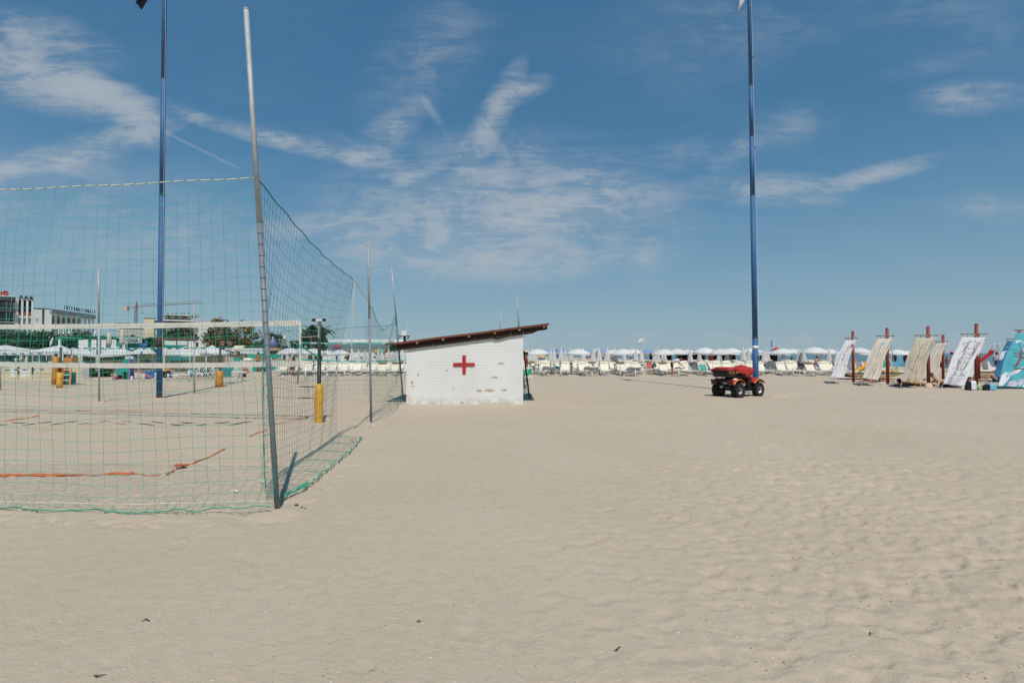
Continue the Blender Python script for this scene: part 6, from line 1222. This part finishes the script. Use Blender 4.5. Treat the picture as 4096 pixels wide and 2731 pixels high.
for (x0, y0, x1, y1, nm, m_, dep, off) in ((576, 1272, 614, 1480, 'wall', creamb, 4, 0), (470, 1296, 640, 1480, 'wall', concrete, 4, .5), (470, 1291, 650, 1297, 'roof', brownroof, 4, -.3), (575, 1271, 625, 1274, 'roof_edge', darkst, 4, -.1)): fb(f5, an_, nm, m_, x0, y0, x1, y1, dep, off)
# tower crane
Y6 = 150.0; cr_ = thing('tower_crane', 'red and white tower crane rising above the roofs', 'crane', (wx(543, Y6), Y6, 0)); cx6 = cr_.location.x; redc = mat('crane red', (.28, .07, .08), .6); mstm = mat('crane mast', (.16, .13, .14), .6)
zb6, zt6 = 0, zz_(1229, Y6)
ms_ = MB()
for a in (-.28, .28):
    for b in (-.28, .28): ms_.tube([(a, b, 0), (a, b, zt6)], .07, 4)
k = 0.0
while k < zt6 - 1: ms_.tube([(-.28, -.28, k), (.28, -.28, k + .55)], .05, 4); ms_.tube([(.28, -.28, k + .55), (-.28, -.28, k + 1.1)], .05, 4); k += 1.1
ms_.build('mast', mstm, cr_); MB().tube([(0, 0, zt6), (.1, 0, zz_(1204, Y6))], [.35, .08], 6).build('apex', redc, cr_)
j0, j1 = A(495, 1231, Y6), A(808, 1212, Y6); jb = MB(); p0, p1 = Vector((j0.x - cx6, 0, zt6 - .2)), Vector((j1.x - cx6, -28, 0)); p1.z = H + (HZ - 1212) * (Y6 - 28) / F; p1.x = wx(808, Y6 - 28) - cx6; q0 = Vector((0, 0, zt6 + .1))
for o_ in (-.25, .25): jb.tube([q0 + Vector((0, o_, 0)), p1 + Vector((0, o_, 0))], .035, 4)
jb.tube([q0 + Vector((1, 0, .55)), p1 + Vector((-1, 0, .55))], .03, 4)
for i in range(44): a = q0.lerp(p1, i / 44); b = q0.lerp(p1, (i + .5) / 44) + Vector((0, 0, .55)); jb.tube([a, b], .018, 3); jb.tube([b, q0.lerp(p1, (i + 1) / 44)], .018, 3)
jb.build('jib', redc, cr_); MB().tube([q0, p0], .09, 5).build('counter_jib', redc, cr_); MB().bbox(p0.x - .1, p0.x + 1.3, -.5, .5, zt6 - 1.0, zt6 + .35).build('counterweight', concrete, cr_)
for (a, b) in ((Vector((.1, 0, zz_(1204, Y6))), p0), (Vector((.1, 0, zz_(1204, Y6))), q0.lerp(p1, .45))): MB().tube([a, b], .025, 3).build('stay', mstm, cr_)
hk = q0.lerp(p1, .12); MB().tube([hk, hk - Vector((0, 0, 1.6))], .02, 3).build('hook_cable', mstm, cr_); MB().ball(hk - Vector((0, 0, 1.7)), .16, 6, 5).build('hook', darkst, cr_)
o = thing('red_boom', 'short red boom rising over trees left of the near post', 'boom', (wx(1045, 120), 120, 0)); MB().tube([(0, 0, 0), (0.3, 0, zz_(1352, 120)), (-.55, 0, zz_(1318, 120))], [.12, .16, .14], 5).build('arm', mat('boom red', (.28, .03, .10), .6), o)

# ------------------------------------------------------------------ beach buildings on the left
def multi(name, label, cat, Y, parts, x0):
    f = FR(x0, Y); o = thing(name, label, cat, f.o, f.rz)
    for (nm, m_, a, b, c, d_, dep, off) in parts: q0, q1, z0, z1 = f.rect(a, b, c, d_, off); MB().bbox(q0, q1, off, off + dep, max(z0, 0), z1).build(nm, m_, o)
    return o
g0 = 1480
kp = [('roof_slab', teal, 300, 1343, 560, 1349, 2.6, .2), ('roof_slab', teal, 222, 1348, 330, 1353, 2.6, .1), ('back_wall', teald, 300, 1351, 560, g0, 2.0, 1.0)]
for x in (313, 333, 366, 404, 445, 487, 500): kp.append(('white_panel', white, x, 1358, x + (18 if x != 500 else 8), g0, .3, 0.22))
for x in (352, 387, 425, 468): kp.append(('door', teal, x, 1364, x + 13, g0, .2, .4)); 
for x in (352, 390, 428): kp.append(('window', glass, x, 1355, x + 14, 1363, .2, .3))
kp += [('corner_post', white, 233, 1356, 240, g0, .3, 0), ('corner_post', teal, 241, 1353, 244, g0, .3, 0)]
kiosk = multi('beach_kiosk', 'teal and white beach kiosk with flat green roof', 'kiosk', 60, kp, 400)
vs_, fs_ = text_mesh('CASA', 1.0, .02); kx, kz = FR(400, 60).pt(530, 1367); m = MB(); m.add([(kx + x * .42, -.36 - z, kz + y * .5) for x, y, z in vs_], fs_); sb = MB().bbox(kx - .9, kx + .9, -.33, -.25, kz - .15, kz + .5).build('sign_board', gryp, kiosk); m.build('lettering', darkst, sb)
sg = thing('roof_sign', 'tall white and green letter shapes standing on the kiosk roof', 'sign', (wx(260, 60.5), 60.5, zz_(1348, 60.5)))
for i, px in enumerate((234, 243, 253, 263, 275, 285)): MB().box((wx(px, 60.5) - sg.location.x, 0, .75 + .1 * (i % 2)), (.14, .06, .75)).build('letter_stroke', white if i % 2 == 0 else paleteal, sg); MB().box((wx(px, 60.5) - sg.location.x + .1, 0, .75 + .22 * (-1) ** i), (.2, .06, .12)).build('letter_stroke', paleteal, sg); MB().tube([(wx(px, 60.5) - sg.location.x, .1, 0), (wx(px, 60.5) - sg.location.x, .05, .5)], .025, 4).build('support', lightw, sg)
wp = [('wall', white, 645, 1361, 795, g0, 4, 0), ('roof', brownroof, 618, 1350, 785, 1360, 4, -.08), ('frame', darkst, 705, 1357, 707, 1400, .05, -.1), ('frame', darkst, 750, 1357, 752, 1400, .05, -.1), ('railing_panel', teald, 655, 1379, 748, 1392, .06, -1.2), ('window', glass, 783, 1368, 793, 1385, .05, -.06), ('post', teal, 654, 1357, 659, 1395, .15, -1.2), ('counter', teal, 662, 1381, 710, 1386, .5, -1.3)]
multi('snack_bar', 'white box shaped bar with brown roof right of the blue flagpole', 'building', 62, wp, 720)
cp_ = [('wall', cafe, 330, 1423, 560, g0 + 12, 2, 0), ('lintel', darkw, 330, 1418, 560, 1425, 2.2, -.2)] + [('window', darkst, x, 1432, x + 16, 1440, .05, -.06) for x in (346, 458, 483, 522, 580)] + [('wall', cafe, 560, 1418, 1000, g0 + 12, 2, .1), ('window', mat('teal window', (.06, .20, .22), .2), 682, 1418, 754, 1441, .05, .03), ('window_post', teal, 676, 1417, 681, 1452, .1, -.1), ('window_post', teal, 722, 1417, 726, 1440, .1, -.1), ('window_post', teal, 752, 1416, 758, 1440, .1, -.1), ('door', stone, 895, 1428, 912, 1480, .05, .04), ('panel', concrete, 912, 1428, 935, 1470, .05, .04)]
multi('timber_cafe', 'long brown timber beach bar behind the white canopies', 'building', 50, cp_, 660)
def tent(label, px0, px1, apx, ay, ey0, ey1, Y, dep=3.0, m_=canvas):
    f = FR((px0 + px1) / 2, Y); o = thing('canopy_tent', label, 'canopy', f.o, f.rz); ox_ = 0; a, b, t = [Vector((q_[0], 0, q_[1])) for q_ in (f.pt(px0, ey0), f.pt(px1, ey1), f.pt(apx, ay, dep / 2))]
    L0, R0, L1, R1, T = Vector((a.x - ox_, 0, a.z)), Vector((b.x - ox_, 0, b.z)), Vector((a.x - ox_, dep, a.z)), Vector((b.x - ox_, dep, b.z)), Vector((t.x - ox_, dep / 2, t.z + .15))
    def side(P, Q): return MB().grid(lambda u, v: P.lerp(Q, u).lerp(T, v) - Vector((0, 0, .10 * math.sin(math.pi * v) * (1 - v))), 8, 6, .015)
    for P, Q in ((L0, R0), (R0, R1), (R1, L1), (L1, L0)): side(P, Q).build('roof_panel', m_, o, True)
    for P, Q in ((L0, R0), (R0, R1), (L1, L0)): MB().grid(lambda u, v: P.lerp(Q, u) - Vector((0, 0, .02 + .14 * v * (.75 + .25 * abs(math.sin(u * 30))))), 24, 1, .012).build('valance', m_, o)
    for P in (L0, R0, L1, R1): MB().tube([(P.x, P.y, 0), tuple(P)], .03, 6).build('pole', white, o)
    return o
tent('flat white awning at the far left edge', -160, 158, 20, 1386, 1398, 1398, 52); tent('wide white tent canopy left of the courts', 80, 330, 240, 1387, 1406, 1408, 47); tent('white tent canopy with low corner before the kiosk', 250, 400, 330, 1389, 1408, 1423, 45); tent('white tent canopy between kiosk and flagpole', 385, 555, 450, 1388, 1424, 1410, 44); tent('white tent canopy right of the blue flagpole', 655, 775, 745, 1391, 1414, 1415, 45); tent('long white canopy before the broad tree', 760, 905, 850, 1386, 1414, 1414, 46); tent('low white awning under the far left canopies', -120, 215, 60, 1407, 1413, 1413, 43, 2)
for i, (x0, y0, x1, y1) in enumerate(((900, 1392, 1060, 1400), (960, 1402, 1062, 1414))): o = multi('flat_awning', ('upper' if i == 0 else 'lower') + ' flat white awning left of the near post', 'awning', 48 - i, [('awning', canvas, x0, y0, x1, y1, 2, 0)], x0); [MB().tube([(s, .2, 0), (s, .2, 1.7)], .03, 5).build('pole', white, o) for s in (.3, 2.0)]
# satellite dishes, closed cream parasols
for (px, py, Y, s, lab) in ((206, 1367, 58, .95, 'left satellite dish beside the kiosk'), (379, 1336, 62, .85, 'right satellite dish above the kiosk roof')):
    p = A(px, py, Y); o = thing('satellite_dish', lab, 'dish', (p.x, Y, 0)); m = MB().lathe([(.02, .12), (.35, .07), (s * .55, 0)], 18, cap=False); M_ = Euler((R(75), 0, R(-40))).to_matrix(); m.v = [tuple(M_ @ Vector(v) + Vector((0, 0, p.z))) for v in m.v]; m.build('dish', white, o, True); MB().tube([(0, .1, 0), (0, .1, p.z)], .04, 6).build('mast', galv, o); MB().tube([(0, 0, p.z - .3), (.55, -.5, p.z + .2)], .03, 5).build('feed_arm', darkst, o)
for i, (px, ty, by) in enumerate(((437, 1329, 1381), (489, 1317, 1380))):
    Y = 54; t, b = A(px, ty, Y), A(px, by, Y); o = thing('closed_parasol', ('left' if i == 0 else 'right') + ' tall cream furled parasol in front of the kiosk', 'parasol', (t.x, Y, 0)); hh = t.z - b.z
    MB().lathe([(.16, b.z), (.24, b.z + hh * .2), (.19, b.z + hh * .6), (.13, b.z + hh * .95), (.02, t.z)], 18, fold=lambda a, s: 1 + .12 * math.cos(6 * a)).build('canopy', mat('cream canvas', (.58, .54, .44), .9, .1, 3), o, True); MB().tube([(0, 0, 0), (0, 0, b.z + .1)], .04, 6).build('pole', lightw, o)
# blue umbrella with a blue animal figure on top
o = thing('blue_canopy', 'blue and white canopy topped by a blue animal figure', 'canopy', (wx(577, 45), 45, 0)); MB().lathe([(1.0, zz_(1415, 45)), (.7, zz_(1402, 45)), (.05, zz_(1388, 45))], 8, cap=False).build('canopy', canvas, o)
for k in range(4): a = k * math.pi / 2 + .4; MB().beam((1.0 * math.cos(a), 1.0 * math.sin(a), zz_(1415, 45) + .03), (.05, 0, zz_(1388, 45) + .05), .12, .03).build('blue_stripe', blue, o)
MB().tube([(0, 0, 0), (0, 0, 2.1)], .05, 6).build('pole', blue, o); m = MB(); z0 = zz_(1388, 45); m.ball((0, 0, z0 + .16), (.28, .16, .16), 10, 7); m.tube([(.12, 0, z0 + .2), (.18, 0, z0 + .42), (.14, 0, z0 + .62)], [.10, .08, .04], 7); m.tube([(-.2, 0, z0 + .18), (-.34, 0, z0 + .1)], [.08, .04], 6); m.build('animal_figure', blue, o, True)
# cream cabinets
for i, (x0, x1, ty) in enumerate(((-60, 8, 1450), (12, 40, 1450), (40, 71, 1452), (81, 128, 1453), (137, 216, 1453), (275, 336, 1452))):
    Y = 33.3 + .2 * (i % 2); f = FR((x0 + x1) / 2, Y); o = thing('beach_cabinet', f'{ordn(i + 1)} cream painted cabinet from the left behind the court', 'cabinet', f.o, f.rz, group='cream cabinets'); q0, q1, _, hh = f.rect(x0, ty, x1, 1516); w_ = q1 - q0
    MB().bbox(-w_ / 2, w_ / 2, 0, .7, 0, hh).build('box', creamb, o); MB().bbox(-w_ / 2 - .03, w_ / 2 + .03, -.04, .74, hh + .002, hh + .05).build('lid', white, o)
    for k in range(3): MB().bbox(-w_ / 2 + .06, w_ / 2 - .06, -.012, -.002, hh * (.12 + .29 * k), hh * (.37 + .29 * k)).build('door_board', white if i in (2, 3) else creamb, o)
tag(MB().bbox(-.17, .17, 0, .1, 0, .96).build('grey_panel', gryp, None, False, FR(345, 33.4).o, FR(345, 33.4).rz), 'grey panel closing the row of cream cabinets', 'panel')
# play house, slides, blue waves
Yp = 33.0; o = thing('play_house', 'teal plastic play house with pink slide behind the courts', 'play house', FR(495, Yp).o, FR(495, Yp).rz); fp = FR(495, Yp)
def pb(nm, m_, x0, y0, x1, y1, dep=.1, off=0): q0, q1, z0, z1 = fp.rect(x0, y0, x1, y1, off); return MB().bbox(q0, q1, off, off + dep, max(0, z0), z1).build(nm, m_, o)
pb('front_panel', teal, 468, 1450, 490, 1500, .08); pb('front_panel', teal, 490, 1440, 515, 1519, .08); pb('corner_post', purple, 463, 1450, 468, 1519, .1, -.02); pb('corner_post', purple, 515, 1430, 521, 1519, .1, -.02); pb('upper_panel', teal, 488, 1440, 512, 1452, .3, .2); pb('side_wall', navy, 521, 1476, 536, 1519, .8, .1); pb('dark_doorway', maroon, 469, 1500, 489, 1519, .05, .1); pb('roof', white, 500, 1425, 532, 1436, .8, .1); pb('roof_side', purple, 526, 1426, 540, 1450, .8, .2)
for z_ in (1492, 1508): p = fp.pt(501, z_); m = MB().lathe([(.11, 0), (.11, .03)], 16); m.v = [(x + p[0], -.03 - z, y + p[1]) for x, y, z in m.v]; m.build('round_hole', darkst, o)
def slide(nm, pts, wd, m_): P = [Vector((fp.pt(*p)[0], -.3, fp.pt(*p)[1])) for p in pts]; return MB().grid(lambda u, v: (lambda p: (p.x, p.y + (v - .5) * wd, max(.02, p.z) + .12 * (2 * abs(v - .5)) ** 3))(lin(P, u)), 14, 6, .03).build(nm, m_, o, True)
slide('slide', [(545, 1472), (560, 1484), (580, 1500), (597, 1508), (604, 1512)], .5, pink); slide('slide', [(470, 1508), (458, 1514), (450, 1518)], .45, pink); pb('slide_front', pink, 583, 1512, 600, 1518, .4, -.25)
for i, (x0, x1, ty) in enumerate(((572, 625, 1480), (600, 640, 1478), (655, 692, 1490))):
    Y = 34.0 + .5 * i; o = thing('wave_panel', f'{ordn(i + 1)} blue wave shaped play panel beside the left flagpole', 'play panel', FR(x0, Y).o, FR(x0, Y).rz); w_ = FR(x0, Y).pt(x1, 1500)[0]; hh = FR(x0, Y).pt(x0, ty)[1]
    MB().prism([(0, 0), (w_, 0)] + [(w_ * (1 - k / 16), hh * (.72 + .28 * abs(math.sin(k * .7 + i)))) for k in range(17)], 0, .12).build('panel', blue, o); MB().bbox(.05, w_ - .05, .14, .7, 0, hh * .5).build('base', blue, o)
for (px, Y, lab) in ((672, 35.2, 'orange plastic seat behind the left flagpole'),): o = thing('plastic_chair', lab, 'chair', (wx(px, Y), Y, .35)); MB().box((0, 0, .30), (.34, .05, .36)).build('backrest', orange, o); MB().box((0, -.16, .12), (.34, .34, .05)).build('seat', orange, o); MB().box((0, -.1, -.12), (.3, .3, .4)).build('base', dcloth, o)
o = thing('folding_table', 'white folding table with arched rail right of the left flagpole', 'table', (wx(725, 33.5), 33.5, 0)); MB().box((0, 0, .26), (1.2, .5, .04)).build('table_top', white, o); MB().tube([(-.28, .2, .55), (-.24, .2, .85), (0, .2, .92), (.24, .2, .85), (.28, .2, .55)], .015, 5).build('rail', white, o); MB().box((0, .2, .55), (.95, .06, .06)).build('back_bar', darkst, o)
for x in (-.5, -.15, .2, .5): MB().tube([(x - .12, 0, 0), (x, 0, .26)], .018, 5).build('leg', white, o)
tag(MB().lathe([(.14, 0), (.17, .36), (.16, .36), (.13, .02)], 14).build('bucket', skyb, None, True, (wx(764, 33.6), 33.6, .18)), 'light blue bin hanging beside the folding table', 'bin')
def whitechair(i):
    o = thing('stacked_chair', f'{ordn(i + 1)} white frame chair from the left in the jumbled row', 'chair', (wx(792 + i * 14, 33.4), 33.4 + .15 * (i % 2), 0), group='jumbled white chairs'); t = .18 * (-1) ** i
    for s in (-1, 1): MB().tube([(s * .1 - .18, s * .2, 0), (s * .1, s * .2, .36), (s * .1 + .2 + t, s * .2, .82)], .02, 5).build('side_frame', whitep, o, True); MB().tube([(s * .1 + .22, s * .2, 0), (s * .1 - .12, s * .2, .45)], .02, 5).build('leg', whitep, o, True)
    MB().box((.03, 0, .37), (.42, .40, .03)).build('seat', whitep, o)
    for k in range(3): MB().tube([(.08 + t * .5 + .05 * k, -.2, .5 + .13 * k), (.08 + t * .5 + .05 * k, .2, .5 + .13 * k)], .016, 5).build('back_slat', whitep, o)
for i in range(6): whitechair(i)
multi('teal_locker', 'teal slatted locker with a red mark behind the orange padded post', 'locker', 35.5, [('locker', teald, 880, 1472, 900, 1510, .6, 0), ('locker', teald, 901, 1470, 926, 1510, .6, .05), ('red_mark', red, 905, 1484, 909, 1488, .02, .03)], 900)
multi('white_board', 'pale teal upright board right of the teal locker', 'board', 38, [('board', paleteal, 934, 1436, 955, 1494, .1, 0), ('header', teal, 935, 1429, 958, 1440, .1, -.05)], 945)
multi('teal_cabins', 'row of teal beach cabins left of the near post', 'cabins', 47, [('cabin_wall', paleteal, 958, 1440, 1140, 1486, 2, .2), ('roof', teal, 992, 1416, 1125, 1432, 2.2, .1), ('door', teal, 1011, 1455, 1027, 1484, .1, .08), ('door', teal, 1049, 1455, 1058, 1484, .1, .08), ('door', teal, 1088, 1455, 1096, 1484, .1, .08), ('awning', orange, 1020, 1433, 1075, 1438, 1.2, -1.2), ('base', lightw, 1000, 1486, 1070, 1490, 2, -.5)], 1030)
tag(MB().ball((0, 0, .45), (.42, .3, .2), 12, 8).build('cream_cover', cream, None, True, (wx(992, 45), 45, .6)), 'cream sheet heaped beside the teal cabins', 'cover')
o = thing('red_chair', 'red and white striped beach chair behind the white ironing shaped table', 'chair', (wx(983, 36.5), 36.5, 0)); 
for k in range(4): MB().box((.1 * k * .8 - .15, -.02 * k, .85 - .17 * k), (.36, .05, .15)).build('back_strip', red if k % 2 == 0 else red, o); 
for k in range(3): MB().box((.1 * k * .8 - .11, -.03 * k - .01, .765 - .17 * k), (.36, .05, .02)).build('white_strip', white, o)
for s in (-1, 1): MB().tube([(s * .2 - .1, 0, 0), (s * .18, 0, .9)], .018, 5).build('frame_tube', white, o)
o = thing('side_table', 'white oval table on a stub post left of the near post', 'table', (wx(960, 31.2), 31.2, 0)); m = MB().lathe([(.05, .44), (.5, .50), (.52, .53), (.05, .54)], 20); m.v = [(x, y * .5, z) for x, y, z in m.v]; m.build('table_top', whitep, o, True); MB().tube([(0, 0, 0), (0, 0, .46)], .04, 8).build('leg', whitep, o); MB().box((.3, 0, .33), (.12, .1, .2)).build('hanging_bag', dcloth, o)
# roof top fair ride and mini golf figures
o = thing('kiddie_ride', 'small ride with white striped awning and orange animals on the roof terrace', 'ride', (wx(955, 52), 52, zz_(1418, 52))); MB().grid(lambda u, v: (-.75 + 1.0 * u + .22 * v, -.3 + .6 * v, .35 + .55 * v), 6, 4, .03).build('awning', mat('cream striped awning', (.60, .60, .46), .8, .1, 3), o)
def animal(x, m_, s=1): k = MB(); k.ball((x, -.2, .42), (.22 * s, .1, .11), 9, 6); k.tube([(x - .18 * s, -.2, .46), (x - .30 * s, -.2, .56)], [.07, .05], 6); k.tube([(x, -.2, .1), (x, -.2, .35)], .03, 5); return k.build('animal_figure', m_, o, True)
animal(-.75, red); animal(-.05, orange, 1.1); animal(.55, orange, .9)
for x in (-.55, -.2, .1, .4): MB().tube([(x, -.1, 0), (x, -.1, .4)], .025, 5).build('leg', darkst, o)
MB().ball((-1.0, 0, .02), (.3, .2, .12), 8, 5).build('blue_float', blue, o, True)
for i, (px, sz) in enumerate(((890, .45), (921, .38))): o = thing('flower_pot', ('left' if i == 0 else 'right') + ' terracotta pot on the terrace wall', 'pot', (wx(px, 54), 54, zz_(1382, 54))); MB().lathe([(.16, 0), (.24, sz * .8), (.26, sz * .8), (.26, sz)], 12).build('pot', stone, o); pl = MB(); leaves(pl, (0, 0, sz + .3), (.35, .25, .3), 60, .18, random.Random(i)); pl.build('plant', leafy, o)
o = thing('fair_tower', 'lilac domed toy tower behind the teal cabins', 'play tower', (wx(1092, 58), 58, 0)); zc = zz_(1390, 58); MB().lathe([(.36, zc), (.38, zc + .4), (.30, zc + .75), (.12, zc + .98), (.06, zc + 1.02)], 14).build('dome', purple, o, True); MB().lathe([(.09, zc + 1.02), (.09, zc + 1.16), (.02, zc + 1.2)], 10).build('finial', cream, o); MB().bbox(-.5, .9, -.4, .4, zc - .35, zc - .02).build('parapet', lightw, o); MB().bbox(-.45, .5, -.3, .3, zc - .9, zc - .36).build('body', darkw, o); [MB().tube([(s, 0, 0), (s, 0, zc - .9)], .05, 5).build('leg', teal, o) for s in (-.4, 0, .4)]
o = thing('lighthouse_model', 'small white lighthouse model with dark base', 'lighthouse model', (wx(1138, 60), 60, 0)); zc = zz_(1384, 60); MB().lathe([(.30, zc), (.22, zc + .85), (.26, zc + .86), (.12, zc + .95), (.12, zc + 1.1), (.02, zc + 1.2)], 12).build('tower', white, o, True); MB().lathe([(.36, zc - .35), (.34, zc)], 12).build('base', navy, o); MB().tube([(0, 0, 0), (0, 0, zc - .3)], .14, 8).build('stem', navy, o)
def mushroom(px, Y, cy, r_, m_, lab, stem=white): zc = zz_(cy, Y); o = thing('toy_mushroom', lab, 'play figure', (wx(px, Y), Y, 0)); MB().lathe([(r_, zc), (r_ * .85, zc + r_ * .55), (r_ * .4, zc + r_ * .95), (.02, zc + r_)], 14).build('cap', m_, o, True); MB().tube([(0, 0, 0), (0, 0, zc + .05)], .12, 8).build('stem', stem, o)
mushroom(1193, 55, 1411, .42, mat('coral plastic', (.55, .18, .10), .5), 'coral capped toy mushroom behind the open parasols'); mushroom(1169, 56, 1410, .24, mat('coral plastic', (.55, .18, .10), .5), 'small coral toy mushroom left of the larger one'); mushroom(1553, 58, 1406, .42, brownroof, 'brown capped toy mushroom near the hut roof')
o = thing('carousel_toy', 'red domed toy carousel with blue rim right of the volleyball post', 'carousel', (wx(1347, 56), 56, 0)); zc = zz_(1396, 56); MB().lathe([(.36, zc + .08), (.28, zc + .3), (.1, zc + .48), (.02, zc + .5)], 14).build('dome', red, o, True); MB().lathe([(.46, zc - .04), (.46, zc + .07)], 14).build('rim', blue, o); MB().bbox(-.35, .35, -.3, .3, zc - .62, zc - .34).build('car', red, o); MB().lathe([(.12, 0), (.12, .05)], 10, (.45, 0, zc - .55)).build('wheel', yel, o); [MB().tube([(s, 0, zc - .35), (s, 0, zc)], .03, 5).build('post', blue, o) for s in (-.3, .3)]; MB().tube([(0, 0, 0), (0, 0, zc - .6)], .1, 6).build('stand', blue, o)
o = thing('caterpillar_toy', 'green and yellow toy caterpillar before the white fence', 'play figure', (wx(1525, 58), 58, 0)); zc = zz_(1407, 58)
for i, (x, r_, m_) in enumerate(((-.55, .26, yel), (-.2, .28, green), (.15, .28, green), (.42, .2, yel))): MB().ball((x, 0, zc + .05 * (i % 2)), r_, 10, 7).build('segment', m_, o, True); MB().tube([(x, 0, 0), (x, 0, zc - .15)], .04, 5).build('leg', brownw, o)
MB().tube([(-.7, 0, zc + .1), (-.92, 0, zc + .3)], [.1, .02], 6).build('tail', green, o, True)
for i, (x0, x1, m_) in enumerate(((1415, 1435, whitep), (1442, 1455, blue), (1495, 1512, blue), (1515, 1528, blue), (1520, 1548, yel), (1443, 1455, yel))): Y = 52; a = A(x0, 1424 + 3 * (i % 3), Y); b = A(x1, 1433 + 2 * (i % 2), Y); o = thing('beach_kayak', f'{ordn(i + 1)} small bright boat hull on racks before the white fence', 'boat', ((a.x + b.x) / 2, Y, b.z)); w_ = (b.x - a.x) / 2; k = MB().ball((0, 0, .12), (w_ * 1.3, .22, .12), 10, 6); k.build('hull', m_, o, True); MB().tube([(0, 0, -b.z), (0, 0, .05)], .04, 5).build('stand', galv, o)
# long white building with green stripes, fence panels
lp = [('parapet', white, x, 1357, x + 27.5, 1369, .4, 0) for x in range(1296, 1590, 29)] + [('green_fascia', gb, 1260, 1370, 1660, 1377, 1, -.6), ('shade', darkst, 1260, 1377.5, 1660, 1381, 1, 0), ('white_fascia', paleteal, 1260, 1381.5, 1660, 1386, 1, -.3), ('shade', teald, 1260, 1386.5, 1660, 1391, 1, 0), ('wall', renderwall, 1255, 1391, 1660, 1470, 4, .3), ('red_print', mat('faded red print', (.5, .28, .24), .8), 1556, 1361, 1574, 1366, .05, -.06)]
multi('long_pavilion', 'long white pavilion with green striped fascia left of the hut', 'building', 84, lp, 1450)
for i, x in enumerate(range(1290, 1640, 22)): tag(MB().bbox(wx(x, 66), wx(x + 20, 66), 66, 66.08, 0, 1.75).build('fence_panel', white), f'{ordn(i + 1)} white fence panel from the left before the long pavilion', 'fence panel', 'white fence panels')
o = thing('lookout_tower', 'white tank on a dark mast with spiral stair behind the hut roof', 'tower', (wx(1616, 88), 88, 0)); zc = zz_(1343, 88); MB().bbox(-.35, .5, -.3, .4, zc, zc + .88).build('cabin', white, o); MB().bbox(-.95, .9, -.5, .5, zc - .12, zc - .004).build('platform', darkst, o); MB().tube([(.1, 0, 0), (.1, 0, zc - .1)], .22, 8).build('mast', darkst, o); MB().tube([(.55, 0, zc - .6), (.8, 0, zc - .1)], .08, 5).build('brace', darkst, o)
for k in range(26): a = k * .55; z_ = zc - 2.6 + k * .1; MB().box((-1.0 + .3 * math.cos(a), .3 * math.sin(a), z_), (.35, .14, .04), Matrix.Rotation(a, 3, 'Z')).build('stair_tread', darkst, o)
MB().tube([(-1.0, 0, 0), (-1.0, 0, zc)], .06, 6).build('stair_pole', darkst, o); MB().tube([(-1.0 + .5 * math.cos(k * .55), .5 * math.sin(k * .55), zc - 1.9 + k * .1) for k in range(24)], .025, 4).build('stair_rail', darkst, o)
for x in (-.85, -.6, -.4): MB().tube([(x, -.4, zc), (x, -.4, zc + .6)], .025, 4).build('railing', white, o)
mast(1630, 1299, 90, 0, 'thin aerial mast beside the white tank', white); mast(1650, 1346, 80, 0, 'short dark mast showing just above the hut roof', darkst)
for i, (x0, y0, x1, y1) in enumerate(((1075, 1437, 1120, 1440), (1240, 1437, 1260, 1449))): tag(MB().bbox(wx(x0, 46), wx(x1, 46), 46, 47, zz_(y1, 46), zz_(y0, 46)).build('counter_top', ycan if i else orange), ('long orange' if i == 0 else 'yellow') + ' counter among the parasols left of the hut', 'counter')
